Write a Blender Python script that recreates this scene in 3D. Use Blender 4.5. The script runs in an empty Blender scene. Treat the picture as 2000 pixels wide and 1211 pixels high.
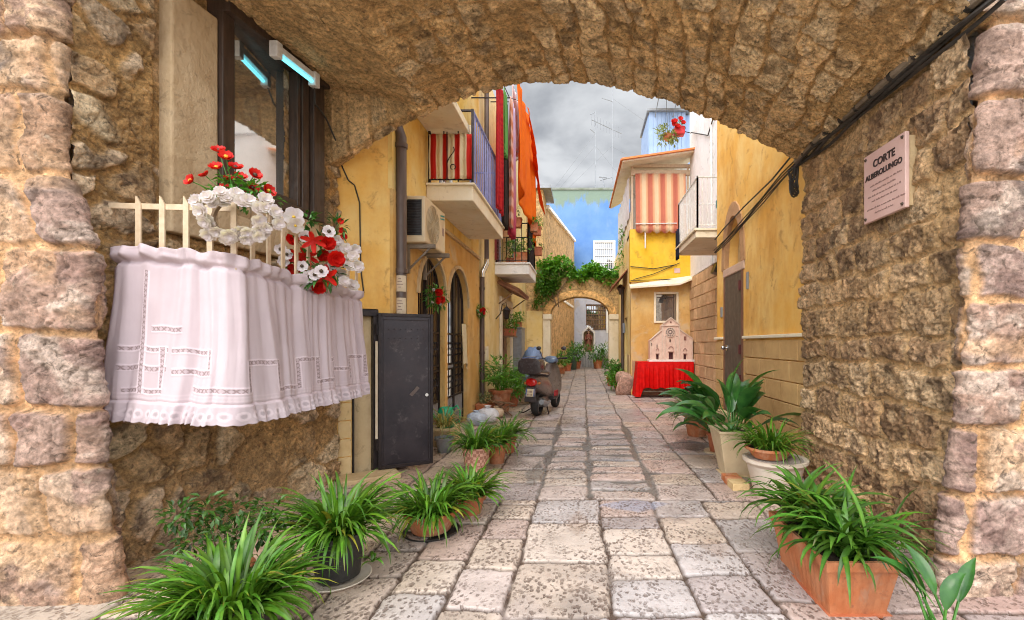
SKY_BACK, SUN_E, EXPO = 5.0, 1.8, 0.32
import bpy, bmesh, math, random
import numpy as np
from mathutils import Vector, Matrix, geometry

R = math.radians
PI = math.pi
rnd = random.Random(11)
SC = bpy.context.scene
COL = SC.collection
F, VX, VY, EYE = 900.0, 1140.0, 672.0, 1.4      # measured from the photograph: focal length in its pixels, vanishing point, eye height


def at(px, py, d):
    """Point seen at a pixel of the photograph, d metres down the street."""
    return Vector(((px - VX) * d / F, d, EYE + (VY - py) * d / F))


def lin(r, g, b):
    f = lambda c: (c / 255 / 12.92) if c <= 10 else (((c / 255) + 0.055) / 1.055) ** 2.4
    return (f(r), f(g), f(b))


# ------------------------------------------------------------------ objects
def tag(o, label=None, cat=None, group=None, kind=None):
    if label: o['label'] = label
    if cat: o['category'] = cat
    if group: o['group'] = group
    if kind: o['kind'] = kind
    return o


def thing(name, label, cat, loc=(0, 0, 0), rz=0, group=None):
    o = bpy.data.objects.new(name, None)
    o.empty_display_size = 0.1
    COL.objects.link(o)
    o.location = loc
    o.rotation_euler = (0, 0, rz)
    return tag(o, label, cat, group)


def dup(root, loc, rz, label=None):
    r = root.copy(); COL.objects.link(r); r.location = loc; r.rotation_euler = (0, 0, rz)
    if label: r['label'] = label
    for ch in list(root.children):
        c = ch.copy(); COL.objects.link(c); c.parent = r
        for g in ch.children:
            d = g.copy(); COL.objects.link(d); d.parent = c
    return r


def link_mesh(name, me, mat, parent=None, local=False, smooth=True):
    o = bpy.data.objects.new(name, me)
    COL.objects.link(o)
    if mat is not None and len(me.materials) == 0:
        me.materials.append(mat)
    if parent is not None:
        o.parent = parent
        if not local and parent.type == 'EMPTY':
            o.location = -Vector(parent.location)
    return o


class MB:
    """Collects shapes; build() links them as ONE mesh object."""

    def __init__(s):
        s.v, s.f, s.t, s.cur = [], [], [], None

    def tint(s, c):
        s.cur = c; return s

    def add(s, verts, faces):
        b = len(s.v)
        s.v.extend([tuple(p) for p in verts])
        s.f.extend([tuple(i + b for i in f) for f in faces])
        s.t.extend([s.cur or (1, 1, 1)] * len(verts))
        return s

    def box(s, a, b):
        x0, y0, z0 = [min(i, j) for i, j in zip(a, b)]
        x1, y1, z1 = [max(i, j) for i, j in zip(a, b)]
        return s.add([(x0, y0, z0), (x1, y0, z0), (x1, y1, z0), (x0, y1, z0), (x0, y0, z1), (x1, y0, z1), (x1, y1, z1), (x0, y1, z1)],
                     [(0, 3, 2, 1), (4, 5, 6, 7), (0, 1, 5, 4), (1, 2, 6, 5), (2, 3, 7, 6), (3, 0, 4, 7)])

    def obox(s, c, ax, ay, az, sx, sy, sz):
        """Box with centre c, axes and full sizes."""
        c = Vector(c); ax, ay, az = [Vector(a).normalized() for a in (ax, ay, az)]
        vs = []
        for k in (-.5, .5):
            for i, j in ((-.5, -.5), (.5, -.5), (.5, .5), (-.5, .5)):
                vs.append(c + ax * sx * i + ay * sy * j + az * sz * k)
        return s.add(vs, [(0, 3, 2, 1), (4, 5, 6, 7), (0, 1, 5, 4), (1, 2, 6, 5), (2, 3, 7, 6), (3, 0, 4, 7)])

    def bar(s, p, q, w, h=None, up=(0, 0, 1)):
        p, q = Vector(p), Vector(q); d = q - p
        u = Vector(up)
        if abs(d.normalized().dot(u)) > .98: u = Vector((0, 1, 0))
        side = d.cross(u).normalized(); u2 = side.cross(d).normalized()
        return s.obox((p + q) / 2, d, side, u2, d.length, w, h or w)

    def tube(s, pts, r, n=8, cap=True):
        pts = [Vector(p) for p in pts]
        rs = r if isinstance(r, (list, tuple)) else [r] * len(pts)
        rings, prev = [], None
        for i, p in enumerate(pts):
            d = (pts[min(i + 1, len(pts) - 1)] - pts[max(i - 1, 0)]).normalized()
            if prev is None:
                u = Vector((0, 0, 1)) if abs(d.z) < .9 else Vector((1, 0, 0))
                prev = (u - d * u.dot(d)).normalized()
            else:
                prev = prev - d * prev.dot(d)
                prev = prev.normalized() if prev.length > 1e-6 else Vector((1, 0, 0))
            b = d.cross(prev)
            rings.append([p + (prev * math.cos(2 * PI * k / n) + b * math.sin(2 * PI * k / n)) * rs[i] for k in range(n)])
        vs = [p for rg in rings for p in rg]
        fs = []
        for i in range(len(rings) - 1):
            for k in range(n):
                k2 = (k + 1) % n
                fs.append((i * n + k, i * n + k2, (i + 1) * n + k2, (i + 1) * n + k))
        if cap:
            fs.append(tuple(range(n - 1, -1, -1)))
            fs.append(tuple((len(rings) - 1) * n + k for k in range(n)))
        return s.add(vs, fs)

    def lathe(s, prof, c=(0, 0, 0), n=28, wob=None):
        cx, cy, cz = c
        vs, fs = [], []
        for r, z in prof:
            for k in range(n):
                a = 2 * PI * k / n
                rr = r * (wob(a, z) if wob else 1)
                vs.append((cx + rr * math.cos(a), cy + rr * math.sin(a), cz + z))
        for i in range(len(prof) - 1):
            for k in range(n):
                k2 = (k + 1) % n
                fs.append((i * n + k, i * n + k2, (i + 1) * n + k2, (i + 1) * n + k))
        if prof[0][0] > 1e-4: fs.append(tuple(range(n - 1, -1, -1)))
        if prof[-1][0] > 1e-4: fs.append(tuple((len(prof) - 1) * n + k for k in range(n)))
        return s.add(vs, fs)

    def loft(s, rings, closed=True, cap=True):
        n = len(rings[0]); vs = [p for r in rings for p in r]; fs = []
        for i in range(len(rings) - 1):
            for k in range(n if closed else n - 1):
                k2 = (k + 1) % n
                fs.append((i * n + k, i * n + k2, (i + 1) * n + k2, (i + 1) * n + k))
        if cap:
            fs.append(tuple(range(n - 1, -1, -1)))
            fs.append(tuple((len(rings) - 1) * n + k for k in range(n)))
        return s.add(vs, fs)

    def grid(s, P):
        nu, nv = len(P), len(P[0])
        return s.add([p for r in P for p in r],
                     [(i * nv + j, (i + 1) * nv + j, (i + 1) * nv + j + 1, i * nv + j + 1) for i in range(nu - 1) for j in range(nv - 1)])

    def plate(s, outer, holes, to3, t):
        """Flat plate with holes; to3(u, v, w) maps plate coordinates (w = depth 0..t) into space."""
        loops = [list(outer)] + [list(h) for h in holes]
        tris = geometry.tessellate_polygon([[Vector((u, v, 0)) for u, v in l] for l in loops])
        flat = [p for l in loops for p in l]; n = len(flat)
        vs = [to3(u, v, 0) for u, v in flat] + [to3(u, v, t) for u, v in flat]
        fs = [tuple(t3) for t3 in tris] + [tuple(i + n for i in reversed(t3)) for t3 in tris]
        b = 0
        for l in loops:
            m = len(l)
            for i in range(m):
                j = (i + 1) % m
                fs.append((b + i, b + j, b + j + n, b + i + n))
            b += m
        return s.add(vs, fs)

    def ico(s, c, r, sub=2, sc=(1, 1, 1), jit=0, seed=0):
        bm = bmesh.new(); bmesh.ops.create_icosphere(bm, subdivisions=sub, radius=1)
        rr = random.Random(seed)
        vs = []
        for v in bm.verts:
            k = r * (1 + jit * (rr.random() - .5))
            vs.append((c[0] + v.co.x * k * sc[0], c[1] + v.co.y * k * sc[1], c[2] + v.co.z * k * sc[2]))
        fs = [tuple(v.index for v in f.verts) for f in bm.faces]
        bm.free()
        return s.add(vs, fs)

    def build(s, name, mat, parent=None, local=False, smooth=False, bevel=0, fix=True, seg=2, subsurf=0):
        me = bpy.data.meshes.new(name)
        me.from_pydata(s.v, [], s.f)
        a = me.color_attributes.new('tint', 'FLOAT_COLOR', 'POINT')
        arr = np.ones((len(s.v), 4), dtype=np.float32)
        if s.t: arr[:, :3] = np.array(s.t, dtype=np.float32)
        a.data.foreach_set('color', arr.ravel())
        if fix:
            bm = bmesh.new(); bm.from_mesh(me)
            bmesh.ops.recalc_face_normals(bm, faces=bm.faces)
            bm.to_mesh(me); bm.free()
        if smooth:
            me.polygons.foreach_set('use_smooth', [True] * len(me.polygons))
            try: me.set_sharp_from_angle(angle=R(38 if smooth is True else smooth))
            except Exception: pass
        me.update()
        o = link_mesh(name, me, mat, parent, local)
        if bevel:
            b = o.modifiers.new('bevel', 'BEVEL'); b.width = bevel; b.segments = seg; b.limit_method = 'ANGLE'; b.angle_limit = R(40)
        if subsurf:
            b = o.modifiers.new('sub', 'SUBSURF'); b.levels = subsurf; b.render_levels = subsurf
        return o


# ------------------------------------------------------------------ numpy noise
def _h(ix, iy, seed):
    n = (ix.astype(np.int64) * 374761393 + iy.astype(np.int64) * 668265263 + seed * 1442695041) & 0xffffffff
    n = ((n ^ (n >> 13)) * 1274126177) & 0xffffffff
    n = ((n ^ (n >> 15)) * 2246822519) & 0xffffffff
    return ((n ^ (n >> 16)) & 0xffffff) / float(0x1000000)


def vn(x, y, seed=0):
    ix, iy = np.floor(x), np.floor(y); fx, fy = x - ix, y - iy
    fx = fx * fx * (3 - 2 * fx); fy = fy * fy * (3 - 2 * fy)
    a, b = _h(ix, iy, seed), _h(ix + 1, iy, seed); c, d = _h(ix, iy + 1, seed), _h(ix + 1, iy + 1, seed)
    return (a * (1 - fx) + b * fx) * (1 - fy) + (c * (1 - fx) + d * fx) * fy


def fbm(x, y, seed=0, o=4, g=.5):
    s, a, n = 0, 1, 0
    for i in range(o):
        s = s + a * vn(x * 2 ** i, y * 2 ** i, seed + i * 17); n += a; a *= g
    return s / n


def voro(x, y, seed=0, jit=.9):
    ix, iy = np.floor(x), np.floor(y)
    f1 = np.full(x.shape, 9.); f2 = np.full(x.shape, 9.); idd = np.zeros(x.shape)
    for a in (-1, 0, 1):
        for b in (-1, 0, 1):
            cx, cy = ix + a, iy + b
            px = cx + .5 + (_h(cx, cy, seed) - .5) * jit; py = cy + .5 + (_h(cx, cy, seed + 7) - .5) * jit
            d = np.hypot(px - x, py - y)
            nid = _h(cx, cy, seed + 13)
            m = d < f1
            f2 = np.where(m, f1, np.minimum(f2, d)); idd = np.where(m, nid, idd); f1 = np.where(m, d, f1)
    return f1, f2, idd


def sst(a, b, x):
    t = np.clip((x - a) / (b - a), 0, 1); return t * t * (3 - 2 * t)


def courses(u, v, seed, row, wid):
    """Coursed masonry: distance to the nearest joint, and a random number per stone (two of them)."""
    r = random.Random(seed)
    bs = [v.min() - row[1]]
    while bs[-1] < v.max() + row[1]: bs.append(bs[-1] + r.uniform(*row))
    bs = np.array(bs)
    k = np.clip(np.searchsorted(bs, v) - 1, 0, len(bs) - 2)
    dv = np.minimum(v - bs[k], bs[k + 1] - v)
    du = np.zeros(u.shape); i1 = np.zeros(u.shape); i2 = np.zeros(u.shape)
    for q in range(len(bs) - 1):
        m = k == q
        cs = [u.min() - r.uniform(0, wid[1]) - .01]
        while cs[-1] < u.max() + wid[1]: cs.append(cs[-1] + r.uniform(*wid))
        cs = np.array(cs)
        if not m.any(): continue
        uu = u[m]; j = np.clip(np.searchsorted(cs, uu) - 1, 0, len(cs) - 2)
        du[m] = np.minimum(uu - cs[j], cs[j + 1] - uu)
        i1[m] = _h(j, np.full(j.shape, q), seed); i2[m] = _h(j, np.full(j.shape, q), seed + 5)
    # rounded corners
    rr = .05
    a, b = np.clip(rr - du, 0, None), np.clip(rr - dv, 0, None)
    d = np.where((a > 0) & (b > 0), rr - np.hypot(a, b), np.minimum(du, dv))
    return d, i1, i2


def mixc(a, b, t):
    return np.asarray(a) * (1 - t[..., None]) + np.asarray(b) * t[..., None]


def palette(ids, cols):
    cols = np.array(cols); k = np.clip((ids * len(cols)).astype(int), 0, len(cols) - 1)
    return cols[k]


def sheet(name, P, H, tint, mat, parent=None, flip=False, local=False):
    """A dense surface: grid of points moved along its own normals by H, with one colour per point."""
    P = np.asarray(P, dtype=np.float64)
    if H is not None:
        du = np.gradient(P, axis=0); dv = np.gradient(P, axis=1)
        N = np.cross(du, dv); N /= np.maximum(np.linalg.norm(N, axis=2, keepdims=True), 1e-9)
        if flip: N = -N
        P = P + N * H[..., None]
    nu, nv = P.shape[:2]
    me = bpy.data.meshes.new(name)
    i = np.arange(nu * nv).reshape(nu, nv)
    q = np.stack([i[:-1, :-1], i[1:, :-1], i[1:, 1:], i[:-1, 1:]], axis=-1).reshape(-1, 4)
    if flip: q = q[:, ::-1]
    me.vertices.add(nu * nv); me.vertices.foreach_set('co', P.astype(np.float32).ravel())
    me.loops.add(q.size); me.loops.foreach_set('vertex_index', q.astype(np.int32).ravel())
    me.polygons.add(len(q)); me.polygons.foreach_set('loop_start', np.arange(0, q.size, 4, dtype=np.int32))
    me.polygons.foreach_set('use_smooth', np.ones(len(q), dtype=bool))
    me.update(calc_edges=True)
    a = me.color_attributes.new('tint', 'FLOAT_COLOR', 'POINT')
    arr = np.ones((nu, nv, 4), dtype=np.float32)
    if tint is not None: arr[..., :3] = tint
    a.data.foreach_set('color', arr.ravel())
    me.validate()
    return link_mesh(name, me, mat, parent, local)


# ------------------------------------------------------------------ materials
class NT:
    def __init__(s, name):
        s.m = bpy.data.materials.new(name); s.m.use_nodes = True
        s.t = s.m.node_tree; s.n = s.t.nodes; s.bsdf = s.n['Principled BSDF']; s.out = s.n['Material Output']
        s.tc = s.n.new('ShaderNodeTexCoord')

    def lk(s, a, b): s.t.links.new(a, b)

    def noise(s, scale, detail=5, rough=.55, vec=None, dist=0, stretch=None):
        n = s.n.new('ShaderNodeTexNoise'); n.inputs['Scale'].default_value = scale; n.inputs['Detail'].default_value = detail
        n.inputs['Roughness'].default_value = rough; n.inputs['Distortion'].default_value = dist
        s.lk(s.vec(stretch), n.inputs['Vector'])
        return n.outputs['Fac']

    def vec(s, stretch=None):
        if not stretch: return s.tc.outputs['Object']
        mp = s.n.new('ShaderNodeMapping'); mp.inputs['Scale'].default_value = stretch
        s.lk(s.tc.outputs['Object'], mp.inputs['Vector']); return mp.outputs['Vector']

    def voro(s, scale, stretch=None, feature='F1', rand=1.0):
        n = s.n.new('ShaderNodeTexVoronoi'); n.feature = feature; n.inputs['Scale'].default_value = scale; n.inputs['Randomness'].default_value = rand
        s.lk(s.vec(stretch), n.inputs['Vector']); return n.outputs['Distance']

    def ramp(s, fac, a, b, va=0., vb=1.):
        n = s.n.new('ShaderNodeMapRange'); n.inputs['From Min'].default_value = a; n.inputs['From Max'].default_value = b
        n.inputs['To Min'].default_value = va; n.inputs['To Max'].default_value = vb
        s.lk(fac, n.inputs['Value']); return n.outputs['Result']

    def mix(s, fac, a, b, mode='MIX'):
        n = s.n.new('ShaderNodeMix'); n.data_type = 'RGBA'; n.blend_type = mode
        for k, v in ((0, fac), (6, a), (7, b)):
            if hasattr(v, 'is_linked'): s.lk(v, n.inputs[k])
            elif k == 0: n.inputs[0].default_value = v
            else: n.inputs[k].default_value = (*v[:3], 1)
        return n.outputs[2]

    def math(s, op, a, b=None):
        n = s.n.new('ShaderNodeMath'); n.operation = op
        for k, v in ((0, a), (1, b)):
            if v is None: continue
            if hasattr(v, 'is_linked'): s.lk(v, n.inputs[k])
            else: n.inputs[k].default_value = v
        return n.outputs[0]

    def attr(s, name='tint'):
        n = s.n.new('ShaderNodeAttribute'); n.attribute_name = name; return n.outputs['Color']

    def sep(s):
        n = s.n.new('ShaderNodeSeparateXYZ'); s.lk(s.tc.outputs['Object'], n.inputs[0]); return n.outputs

    def color(s, c):
        i = s.bsdf.inputs['Base Color']
        if hasattr(c, 'is_linked'): s.lk(c, i)
        else: i.default_value = (*c[:3], 1)
        return s

    def rough(s, r):
        i = s.bsdf.inputs['Roughness']
        if hasattr(r, 'is_linked'): s.lk(r, i)
        else: i.default_value = r
        return s

    def bump(s, h, strength=.4, dist=.02):
        n = s.n.new('ShaderNodeBump'); n.inputs['Strength'].default_value = strength; n.inputs['Distance'].default_value = dist
        s.lk(h, n.inputs['Height'])
        prev = s.bsdf.inputs['Normal']
        if prev.is_linked: s.lk(prev.links[0].from_socket, n.inputs['Normal'])
        s.lk(n.outputs[0], s.bsdf.inputs['Normal']); return s

    def set(s, **k):
        for a, v in k.items(): s.bsdf.inputs[a.replace('_', ' ')].default_value = v
        return s


def simple(name, c, c2=None, scale=10, rough=.6, bump=0, bscale=60, bdist=.004, metal=0, tint=False, stretch=None, spec=.5):
    """Two-tone noisy surface with fine relief."""
    n = NT(name)
    c2 = c2 or tuple(x * .72 for x in c)
    col = n.mix(n.ramp(n.noise(scale, 5, .6, stretch=stretch), .35, .68), c, c2)
    if tint: col = n.mix(1.0, col, n.attr(), 'MULTIPLY')
    n.color(col); n.rough(n.ramp(n.noise(scale * 2.3, 3), .3, .7, max(.05, rough - .1), min(1, rough + .1)))
    if bump: n.bump(n.noise(bscale, 4, .6), bump, bdist)
    n.set(Metallic=metal, Specular_IOR_Level=spec)
    return n.m


def plaster(name, c, pale, dark, scale=1.6, bump=.35, patch=None):
    """Limewashed wall: cloudy wash, vertical runs, worn patches."""
    n = NT(name)
    col = n.mix(n.ramp(n.noise(scale, 7, .62), .38, .66), c, pale)
    col = n.mix(n.ramp(n.noise(scale * 1.3, 7, .7, stretch=(1, 1, .5)), .48, .74, 0, .75), col, dark)
    col = n.mix(n.ramp(n.noise(scale * 2.7, 8, .72, dist=.8), .57, .66, 0, .55), col, tuple(x * .62 + .03 for x in dark))
    if patch: col = n.mix(n.ramp(n.noise(scale * .9, 8, .68, dist=.6), .56, .62, 0, .9), col, patch)
    col = n.mix(n.ramp(n.noise(38, 4, .7), .55, .85, 0, .3), col, dark)
    n.color(col); n.rough(.88); n.set(Specular_IOR_Level=.2)
    n.bump(n.noise(scale * 5, 6, .6), bump * .6, .03); n.bump(n.noise(70, 4, .6), bump, .004)
    return n.m


def stone_mat(name, pit=90, strength=.8, mottle=.5, sc=1.0):
    """Rough limestone: colour from the stone's own tint, broken up by grain, painted crevice darks and highlights, and small pits."""
    n = NT(name)
    t = n.attr()
    g = n.math('MULTIPLY', n.ramp(n.noise(9 * sc, 8, .74, dist=.4), .3, .72, .54, 1.62), n.ramp(n.noise(34 * sc, 6, .78), .34, .66, .56, 1.46))
    col = n.mix(1.0, t, n.mix(0, (1, 1, 1), (1, 1, 1)), 'MULTIPLY')
    gg = n.n.new('ShaderNodeCombineColor')
    for k in range(3): n.lk(g, gg.inputs[k])
    col = n.mix(1.0, col, gg.outputs[0], 'MULTIPLY')
    col = n.mix(n.ramp(n.noise(21 * sc, 6, .78, dist=.8), .55, .64, 0, mottle * 1.4), col, (.07, .05, .036))  # crevice shade painted in as scattered dark spots
    col = n.mix(n.ramp(n.noise(15 * sc, 6, .7, dist=1.0), .60, .72, 0, mottle), col, (.58, .48, .36))  # pale highlights painted in as scattered spots
    n.color(col); n.rough(.9); n.set(Specular_IOR_Level=.18)
    n.bump(n.noise(26 * sc, 8, .7), strength, .03)
    n.bump(n.ramp(n.voro(pit * .55 * sc), 0, .5), strength * .6, .008)
    n.bump(n.noise(120 * sc, 4, .7), strength * .9, .008)
    return n.m


def leaf_mat(name, c, c2, rough=.35, trans=.3):
    n = NT(name)
    col = n.mix(n.ramp(n.noise(14, 3), .35, .65), c, c2)
    col = n.mix(1.0, col, n.attr(), 'MULTIPLY')
    n.color(col); n.rough(rough); n.set(Specular_IOR_Level=.45)
    tr = n.n.new('ShaderNodeBsdfTranslucent'); mx = n.n.new('ShaderNodeMixShader'); mx.inputs[0].default_value = trans
    bright = n.mix(1.0, col, (1.25, 1.25, .5), 'MULTIPLY')
    n.lk(bright, tr.inputs[0]); n.lk(n.bsdf.outputs[0], mx.inputs[1]); n.lk(tr.outputs[0], mx.inputs[2]); n.lk(mx.outputs[0], n.out.inputs[0])
    return n.m


def cloth_mat(name, c, c2=None, scale=6, rough=.85, tint=False, trans=.15, weave=900):
    n = NT(name)
    col = n.mix(n.ramp(n.noise(scale, 4), .35, .7), c, c2 or tuple(x * .8 for x in c))
    if tint: col = n.mix(1.0, col, n.attr(), 'MULTIPLY')
    n.color(col); n.rough(rough); n.set(Specular_IOR_Level=.15)
    n.bump(n.noise(weave, 2), .12, .001); n.bump(n.noise(30, 4), .2, .004)
    tr = n.n.new('ShaderNodeBsdfTranslucent'); mx = n.n.new('ShaderNodeMixShader'); mx.inputs[0].default_value = trans
    n.lk(col, tr.inputs[0]); n.lk(n.bsdf.outputs[0], mx.inputs[1]); n.lk(tr.outputs[0], mx.inputs[2]); n.lk(mx.outputs[0], n.out.inputs[0])
    return n.m


MAT = {}
MAT['stone'] = stone_mat('rough_limestone')
MAT['pier'] = stone_mat('weathered_block', 70, .7, .55, .8)
MAT['far_stone'] = stone_mat('old_ashlar', 60, .6, .4, .5)
MAT['rubble_far'] = stone_mat('distant_rubble', 40, 1.0, .5, .33)
MAT['yellow'] = plaster('yellow_limewash', (.80, .50, .10), (.86, .66, .28), (.58, .29, .05), 1.7, .4)
MAT['amber'] = plaster('amber_limewash', (.80, .45, .10), (.88, .62, .24), (.58, .26, .045), 1.5, .5)
MAT['ochre'] = plaster('ochre_limewash', (.66, .38, .11), (.74, .53, .24), (.44, .22, .06), 1.1, .5, (.62, .46, .27))
MAT['paleyellow'] = plaster('pale_yellow_plaster', (.80, .60, .24), (.84, .70, .40), (.62, .43, .15), 1.3, .3)
MAT['deepyellow'] = plaster('deep_yellow_plaster', (.82, .50, .035), (.86, .58, .08), (.66, .36, .03), 2, .3)
MAT['white'] = plaster('white_plaster', (.80, .79, .77), (.86, .86, .86), (.58, .56, .53), 1.4, .25)
MAT['cream'] = plaster('cream_plaster', (.80, .70, .52), (.84, .77, .62), (.66, .54, .36), 2, .25)
MAT['tan'] = plaster('tan_render', (.55, .40, .22), (.64, .50, .30), (.38, .25, .12), 2.4, .5)
MAT['blue'] = plaster('blue_limewash', (.14, .28, .58), (.27, .43, .70), (.09, .19, .38), .55, .3)
_n = NT('mossy_blue_limewash')
_c = _n.mix(_n.ramp(_n.noise(.55, 7, .62), .38, .66), (.085, .20, .48), (.14, .27, .54))
_c = _n.mix(_n.ramp(_n.noise(1.3, 8, .7, stretch=(1, 1, .4)), .54, .70, 0, .35), _c, (.24, .33, .46))
_z = _n.math('ADD', _n.ramp(_n.sep()[2], 9.5, 11.1), _n.ramp(_n.noise(1.2, 8, .7, stretch=(1, 1, .35)), .3, .7, -.55, .55))
_c = _n.mix(_n.ramp(_z, .45, .75, 0, .85), _c, (.19, .25, .15))
_n.color(_c); _n.rough(.9); _n.bump(_n.noise(6, 6), .3, .03); MAT['blue'] = _n.m
MAT['greyblue'] = plaster('grey_blue_plaster', (.52, .55, .66), (.64, .66, .74), (.40, .41, .47), .7, .3, (.56, .50, .45))
MAT['tile'] = plaster('beige_tile', (.62, .45, .22), (.70, .54, .30), (.48, .32, .14), 3, .15)
MAT['iron'] = simple('black_iron', (.022, .018, .020), (.045, .032, .030), 14, .5, .3, 90, .002, .6)
MAT['darkwood'] = simple('dark_wood', (.035, .020, .014), (.075, .045, .030), 7, .5, .3, 60, .002, stretch=(6, 6, .6))
MAT['brownwood'] = simple('brown_wood', (.15, .075, .035), (.24, .13, .065), 6, .55, .3, 60, .002, stretch=(6, 6, .6))
MAT['greydoor'] = simple('grey_brown_wood', (.085, .062, .048), (.14, .105, .08), 5, .55, .3, 50, .002, stretch=(6, 6, .5))
MAT['creamiron'] = simple('cream_painted_iron', (.62, .48, .33), (.50, .36, .22), 20, .5, .2, 120, .002)
MAT['blueiron'] = simple('violet_blue_iron', (.20, .22, .48), (.28, .30, .56), 20, .5)
MAT['whiteiron'] = simple('white_painted_iron', (.78, .77, .76), (.62, .60, .58), 20, .5)
MAT['pipe'] = simple('brown_drainpipe', (.085, .055, .045), (.14, .10, .085), 5, .45, .2, 80, .002, stretch=(3, 3, .5))
MAT['greymetal'] = simple('grey_metal', (.32, .34, .37), (.24, .25, .27), 8, .45, .1, 80, .001, .3)
MAT['cable'] = simple('black_cable', (.025, .022, .02), (.05, .042, .036), 20, .6)
MAT['conduit'] = simple('grey_brown_conduit', (.24, .19, .14), (.14, .105, .075), 8, .6, .3, 60, .003)
MAT['terra'] = plaster('terracotta', (.50, .16, .06), (.60, .30, .17), (.34, .105, .045), 7, .2, (.52, .30, .20))
MAT['terra_dark'] = simple('dark_terracotta', (.42, .11, .045), (.52, .19, .09), 9, .7, .3, 90, .002)
MAT['plasticterra'] = plaster('weathered_terracotta', (.42, .135, .052), (.50, .22, .11), (.25, .085, .042), 5, .2, (.40, .20, .12))
MAT['beigepot'] = simple('beige_pot', (.66, .53, .34), (.56, .43, .26), 6, .6, .2, 80, .002)
MAT['whitepot'] = simple('white_pot', (.70, .62, .52), (.56, .46, .36), 5, .6, .2, 80, .002)
MAT['blackpot'] = simple('black_plastic', (.018, .018, .018), (.035, .033, .03), 8, .4)
MAT['soil'] = simple('potting_soil', (.035, .022, .014), (.07, .045, .03), 60, .95, .8, 90, .01)
MAT['gravelsoil'] = simple('white_gravel', (.55, .50, .45), (.20, .17, .15), 90, .9, .9, 90, .01)
MAT['spider'] = leaf_mat('strap_leaf', (.050, .145, .012), (.095, .225, .022), .38, .28)
MAT['spiderdark'] = leaf_mat('dark_strap_leaf', (.038, .115, .014), (.065, .175, .018), .36, .25)
MAT['broad'] = leaf_mat('broad_dark_leaf', (.026, .105, .020), (.050, .165, .028), .28, .15)
MAT['fresh'] = leaf_mat('fresh_small_leaf', (.075, .24, .02), (.13, .33, .03))
MAT['shrub'] = leaf_mat('shrub_leaf', (.055, .19, .03), (.10, .28, .04))
MAT['dryleaf'] = leaf_mat('dry_grass_leaf', (.34, .30, .10), (.22, .26, .08), .6)
MAT['vinestem'] = simple('woody_stem', (.16, .10, .06), (.25, .17, .10), 20, .8)
MAT['redpetal'] = leaf_mat('red_petal', (.55, .008, .006), (.68, .02, .01), .5, .2)
MAT['whitepetal'] = leaf_mat('white_petal', (.66, .58, .64), (.74, .70, .74), .6, .3)
MAT['yellowheart'] = simple('yellow_flower_heart', (.70, .45, .03), (.5, .3, .02), 40, .7)
MAT['darkheart'] = simple('dark_flower_heart', (.03, .02, .015), (.1, .06, .03), 60, .7)
MAT['whitecloth'] = cloth_mat('white_cotton', (.70, .60, .63), (.64, .54, .57), 4, .85, True, .25)
MAT['redcloth'] = cloth_mat('red_velvet', (.72, .008, .006), (.55, .005, .005), 12, .6, True, .05)
MAT['orangecloth'] = cloth_mat('orange_cloth', (.90, .20, .012), (.82, .15, .01), 3, .8, False, .3)
MAT['anycloth'] = cloth_mat('dyed_cloth', (1, 1, 1), (.9, .9, .9), 3, .85, True, .2)
MAT['bluetarp'] = simple('blue_grey_cover', (.12, .19, .34), (.20, .27, .42), 5, .45, .3, 30, .01)
MAT['marble'] = simple('pink_marble', (.66, .46, .42), (.58, .38, .34), 5, .45, .1, 60, .002)
MAT['ink'] = simple('dark_lettering', (.03, .02, .02), (.05, .03, .03), 30, .6)
MAT['fadedink'] = simple('faded_lettering', (.26, .15, .13), (.34, .21, .19), 30, .7)
MAT['paper'] = simple('old_paper', (.66, .56, .42), (.55, .44, .30), 12, .8)
MAT['chrome'] = simple('chromed_metal', (.62, .62, .62), (.5, .5, .5), 10, .2, metal=1)
MAT['rubber'] = simple('tyre_rubber', (.018, .017, .017), (.03, .028, .027), 30, .75, .4, 150, .002)
# ================================================================== camera, sky, sun
cam = bpy.data.cameras.new('camera'); camo = bpy.data.objects.new('camera', cam); COL.objects.link(camo)
camo.location = (0, 0, EYE); camo.rotation_euler = (R(90), 0, 0)
cam.sensor_width = 36; cam.lens = 36 * F / 2000
cam.shift_x = (1000 - VX) / 2000; cam.shift_y = (VY - 605.5) / 2000
cam.clip_start = .05; cam.clip_end = 2000
SC.camera = camo

SUN_EL, SUN_AZ = R(50), R(200)          # high and behind the camera, a little to the left
sdir = Vector((math.sin(SUN_AZ) * math.cos(SUN_EL), math.cos(SUN_AZ) * math.cos(SUN_EL), math.sin(SUN_EL)))
w = bpy.data.worlds.new('World'); SC.world = w; w.use_nodes = True
nt = w.node_tree; N = nt.nodes; L = nt.links
bg = N['Background']
sky = N.new('ShaderNodeTexSky'); sky.sky_type = 'NISHITA'; sky.sun_disc = False
sky.sun_elevation = SUN_EL; sky.sun_rotation = SUN_AZ
tc = N.new('ShaderNodeTexCoord')
sep = N.new('ShaderNodeSeparateXYZ'); L.new(tc.outputs['Generated'], sep.inputs[0])


def wm(op, a, b=None, c=None):
    n = N.new('ShaderNodeMath'); n.operation = op
    for k, v in enumerate((a, b, c)):
        if v is None: continue
        if hasattr(v, 'is_linked'): L.new(v, n.inputs[k])
        else: n.inputs[k].default_value = v
    return n.outputs[0]


def wr(x, a, b, c, d, smooth=True):
    n = N.new('ShaderNodeMapRange'); n.interpolation_type = 'SMOOTHSTEP' if smooth else 'LINEAR'
    L.new(x, n.inputs['Value'])
    for k, v in zip(('From Min', 'From Max', 'To Min', 'To Max'), (a, b, c, d)): n.inputs[k].default_value = v
    return n.outputs['Result']


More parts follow.
